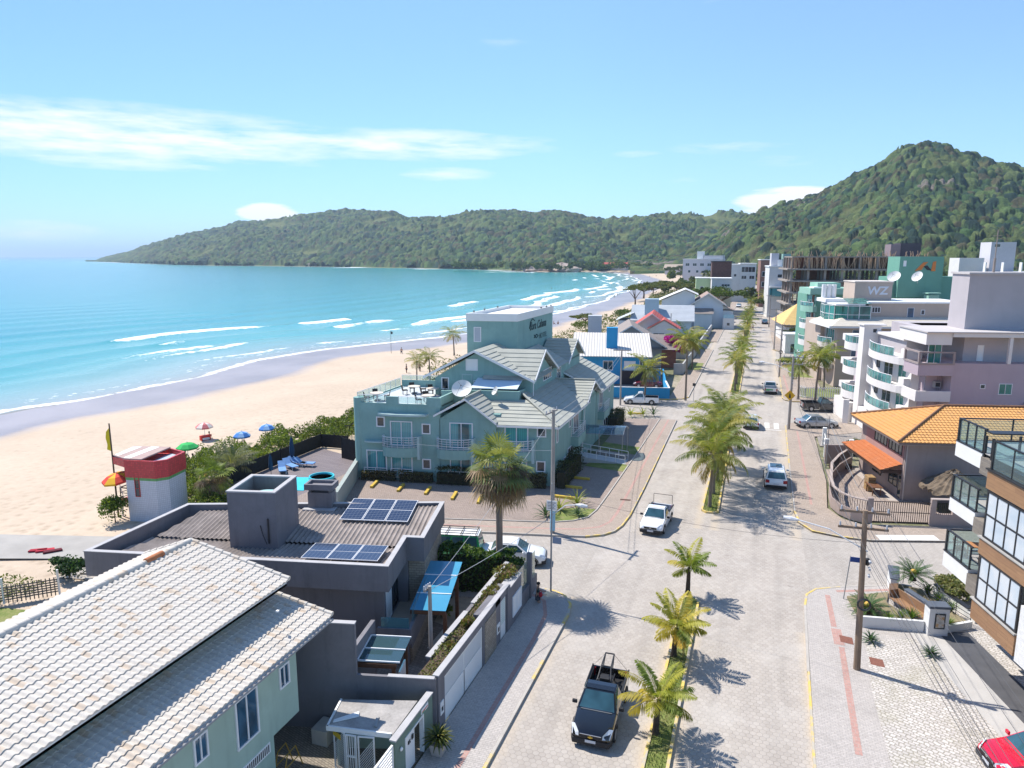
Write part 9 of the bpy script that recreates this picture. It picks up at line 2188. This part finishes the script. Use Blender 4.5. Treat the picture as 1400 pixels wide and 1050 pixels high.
for q in WF:b.box(q[0]-.2,q[1]-.2,0,q[0]+.2,q[1]+.2,1.9)
b.build('rails_and_pillars',WHITE,t)
for i,(px,py,lb)in enumerate(((1083,462,'left blue parasol at the pavement cafe'),(1090,470,'right blue parasol at the pavement cafe'))):parasol('cafe_parasol',lb,at(px,py,.1),(BLU_,mat('navy_blue_canvas',(.04,.14,.38),.8,.1)),1.9,3.0)
for p,lb in(((762,735),'small dark loose stone on the road beside the hotel corner'),((1258,540),'dark lump on the far right kerb')):pass
                # people
def person(label,loc,rz,pose='stand',top=(.1,.1,.12),legs=(.1,.1,.14),skin=(.42,.25,.17),hair=(.03,.02,.015),s=1.0,shorts=True,group=None):
 t=thing('person',label,'person',loc,rz,group);J={};hipz=.92 if pose in('stand','walk')else .34;st_=.22 if pose=='walk' else 0
 J['pelvis']=(0,0,hipz);J['waist']=(0,.0,hipz+.16);J['chest']=(0,.02,hipz+.40);J['neck']=(0,.02,hipz+.56);J['head0']=(0,.03,hipz+.64);J['head1']=(0,.045,hipz+.76);E_=[('pelvis','waist'),('waist','chest'),('chest','neck'),('neck','head0'),('head0','head1')];Rr={'pelvis':.125,'waist':.115,'chest':.14,'neck':.05,'head0':.075,'head1':.095}
 for sg,n_ in((-1,'l'),(1,'r')):
  J['sh'+n_]=(sg*.19,.02,hipz+.50);fw=.14*sg if pose=='walk' else(.3 if pose!='stand' else .06);J['el'+n_]=(sg*.25,.0+fw*.4,hipz+.23);J['wr'+n_]=(sg*.22,.12+fw,hipz+(.05 if pose!='hold' else .2));J['ha'+n_]=(sg*.20,.19+fw,hipz+(.0 if pose!='hold' else .2));E_+=[('chest','sh'+n_),('sh'+n_,'el'+n_),('el'+n_,'wr'+n_),('wr'+n_,'ha'+n_)]
  J['hi'+n_]=(sg*.10,0,hipz-.06)
  if pose=='sit':J['kn'+n_]=(sg*.13,.42,hipz+.1);J['an'+n_]=(sg*.13,.55,.08);J['to'+n_]=(sg*.13,.75,.05)
  else:J['kn'+n_]=(sg*.10,sg*st_*.8+.03,.48);J['an'+n_]=(sg*.10,sg*st_*1.1-.02,.08);J['to'+n_]=(sg*.11,sg*st_*1.1+.16,.035)
  E_+=[('pelvis','hi'+n_),('hi'+n_,'kn'+n_),('kn'+n_,'an'+n_),('an'+n_,'to'+n_)];Rr.update({'sh'+n_:.065,'el'+n_:.045,'wr'+n_:.032,'ha'+n_:.04,'hi'+n_:.10,'kn'+n_:.062,'an'+n_:.042,'to'+n_:.035})
 def skin_(keys,grow,nm,m,cut=None):
  me=bpy.data.meshes.new(nm);ks=[k_ for k_ in J if k_ in keys];ix={k_:i for i,k_ in enumerate(ks)};pos_=dict(J)
  if cut:pos_.update(cut)
  me.from_pydata([pos_[k_]for k_ in ks],[(ix[a],ix[c])for a,c in E_ if a in ix and c in ix],[]);o=bpy.data.objects.new(nm,me);COL.objects.link(o);o.modifiers.new('s','SKIN');sd=o.modifiers.new('u','SUBSURF');sd.levels=sd.render_levels=1
  for k_ in ks:v=me.skin_vertices[0].data[ix[k_]];v.radius=(Rr[k_]*grow,)*2;v.use_root=k_==('pelvis' if 'pelvis' in ix else ks[0])
  bpy.context.view_layer.update();m2=bpy.data.meshes.new_from_object(o.evaluated_get(bpy.context.evaluated_depsgraph_get()));bpy.data.objects.remove(o);m2.materials.clear();m2.materials.append(m);m2.name=nm;f=bpy.data.objects.new(nm,m2);link(f,t);return f
 def cm(c,pre):return mat(pre+'_%d_%d_%d'%tuple(int(x*99)for x in c),c,.8,.1,6)
 skin_(list(J),1,'body',cm(skin,'skin'));f=lambda a,c,k_:tuple(J[a][i]+(J[c][i]-J[a][i])*k_ for i in range(3))
 if top:skin_(['waist','chest','shl','shr','ell','elr'],1.14,'shirt',cm(top,'cloth'),{'ell':f('shl','ell',.6),'elr':f('shr','elr',.6)})
 if legs:skin_(['pelvis','hil','hir','knl','knr']+([]if shorts else['anl','anr']),1.14,'shorts' if shorts else 'trousers',cm(legs,'cloth'),{'knl':f('hil','knl',.8),'knr':f('hir','knr',.8)}if shorts else None)
 b=MB();b.ell((0,.03,hipz+.79),(.10,.112,.09),10,6);b.build('hair',cm(hair,'hair'),t,smooth=True);b=MB();b.ell((0,.155,hipz+.70),(.018,.025,.022),6,4);b.build('nose',cm(skin,'skin'),t);t.scale=(s,s,s);return t
person('person in dark green top with red bag standing by the grey wall corner',(-11.2,36.9,.12),R(-70),'hold',(.03,.055,.05),(.06,.065,.08),s=1.04,shorts=False);J_=thing('red_bag','red bag held by the person at the grey wall corner','bag',(-10.95,36.65,.75));b=MB();b.ell((0,0,0),(.12,.1,.16),8,6);b.build('bag_body',mat('red_bag_cloth',(.35,.02,.03),.8),J_);b=MB();b.tube([(-.08,0,.12),(0,0,.3),(.08,0,.12)],.015,5);b.build('bag_strap',mat('red_bag_cloth',None),J_)
bp=[((549,486),'walk',(.5,.3,.2),(.03,.05,.1),'bather walking on the wet sand left of the hotel tower',-1.6),((556,511),'stand',(.1,.1,.12),(.05,.05,.07),'dark clothed person on the sand above the hotel terrace, left',-.6),((574,509),'stand',(.3,.08,.1),(.06,.05,.07),'person in red on the sand above the hotel terrace, right',-.6),((757,444),'sit',(.05,.05,.07),(.05,.05,.07),'person sitting on the sand right of the hotel tower',-.5),((763,444),'sit',(.1,.06,.06),(.05,.05,.06),'second person sitting on the sand right of the hotel tower',-.5),((840,407),'stand',(.05,.05,.07),(.05,.05,.07),'dark bather at the waterline below the umbrella tree',-1.8),((844,405),'walk',(.06,.05,.06),(.05,.05,.07),'second bather at the waterline below the umbrella tree',-1.8),((754,396),'stand',None,(.03,.03,.05),'bather standing in the surf, left',-2.6),((810,399),'stand',None,(.03,.03,.05),'bather standing in the surf, right',-2.6),((745,412),'stand',None,(.03,.03,.05),'bather wading in the shallow white water',-2.5),((888,379),'walk',(.2,.05,.05),(.05,.05,.07),'walker on the far sand, left',-1),((897,378),'walk',(.05,.1,.2),(.05,.05,.07),'walker on the far sand, middle',-.8),((912,383),'stand',(.1,.1,.1),(.05,.05,.07),'walker on the far sand, right',-.6),((920,388),'stand',(.2,.15,.1),(.05,.05,.07),'person by the trees on the far sand',-.4),((264,636),'sit',None,(.03,.25,.28),'bather sitting under the green parasol',-.35),((254,632),'sit',(.4,.25,.18),(.02,.03,.1),'second bather sitting under the green parasol',-.35),((1029,452),'walk',(.1,.12,.16),(.05,.05,.07),'cyclist sized pedestrian on the far right lane',0)]
for i,(p,po,tp,lg,lb,z)in enumerate(bp):person(lb,at(*p,z),i*1.7,po,tp,lg,group='people on the beach' if i!=16 else None)
for i,(p,c,lb)in enumerate((((268,634),(.03,.3,.32),'turquoise beach chair under the green parasol'),((274,632),(.04,.16,.5),'blue cooler box beside the green parasol'))):
 t=thing('beach_chair' if i==0 else 'cool_box',lb,'chair' if i==0 else 'box',at(*p,-.4),i);b=MB();b.box(-.3,-.3,.15,.3,.3,.25 if i==0 else .55);
 if i==0:b.extr([(-.3,.25,.25),(.3,.25,.25),(.3,.5,.8),(-.3,.5,.8)],(0,.05,0))
 else:b.box(-.32,-.32,.551,.32,.32,.62)
 b.build('seat' if i==0 else 'box_body',mat('beach_plastic_'+'ab'[i],c,.6),t)
t=thing('vendor_cart','red ice cream cart with pink and white parasol on the open sand','cart',at(281,606,-.75),R(60));t.scale=(.85,.85,.85);b=MB();b.box(-.6,-.4,.35,.6,.4,1.05);b.build('cart_box',RED_,t);b=MB();b.box(-.45,-.41,.55,.45,-.405,.85);b.build('white_panel',WHITE,t)
for x in(-.4,.4):b=MB();b.cyl((x,-.45,.28),(x,.45,.28),.28,n=14);b.build('wheel',TYRE,t)
parasol('cart_parasol','pink and white parasol over the red ice cream cart',at(281,606,-.75),(mat('pink_canvas',(.55,.16,.16),.8),mat('cream_canvas',(.7,.62,.55),.8)),.95,2.4);person('vendor in red clothes pushing the red cart on the sand',at(287,604,-.75),R(60),'hold',(.45,.02,.03),(.4,.02,.03),shorts=False)
for i,(px,h_)in enumerate(((535,6),(728,7))):
 q=at((535,733)[i],(486,440)[i],-1.8);t=thing('surf_flag',('thin flag pole planted at the waterline left of the hotel tower','thin flag pole planted in the shallows right of the hotel tower')[i],'flag',q);b=MB();b.cyl((0,0,0),(0,0,5.5),.05,.03,5);b.build('pole',DARKMETAL,t);b=MB();b.extr([(0,0,5.4),(.5,0,5.3),(.45,0,4.8),(0,0,4.8)],(0,.02,0));b.build('flag_cloth',DARKMETAL,t)
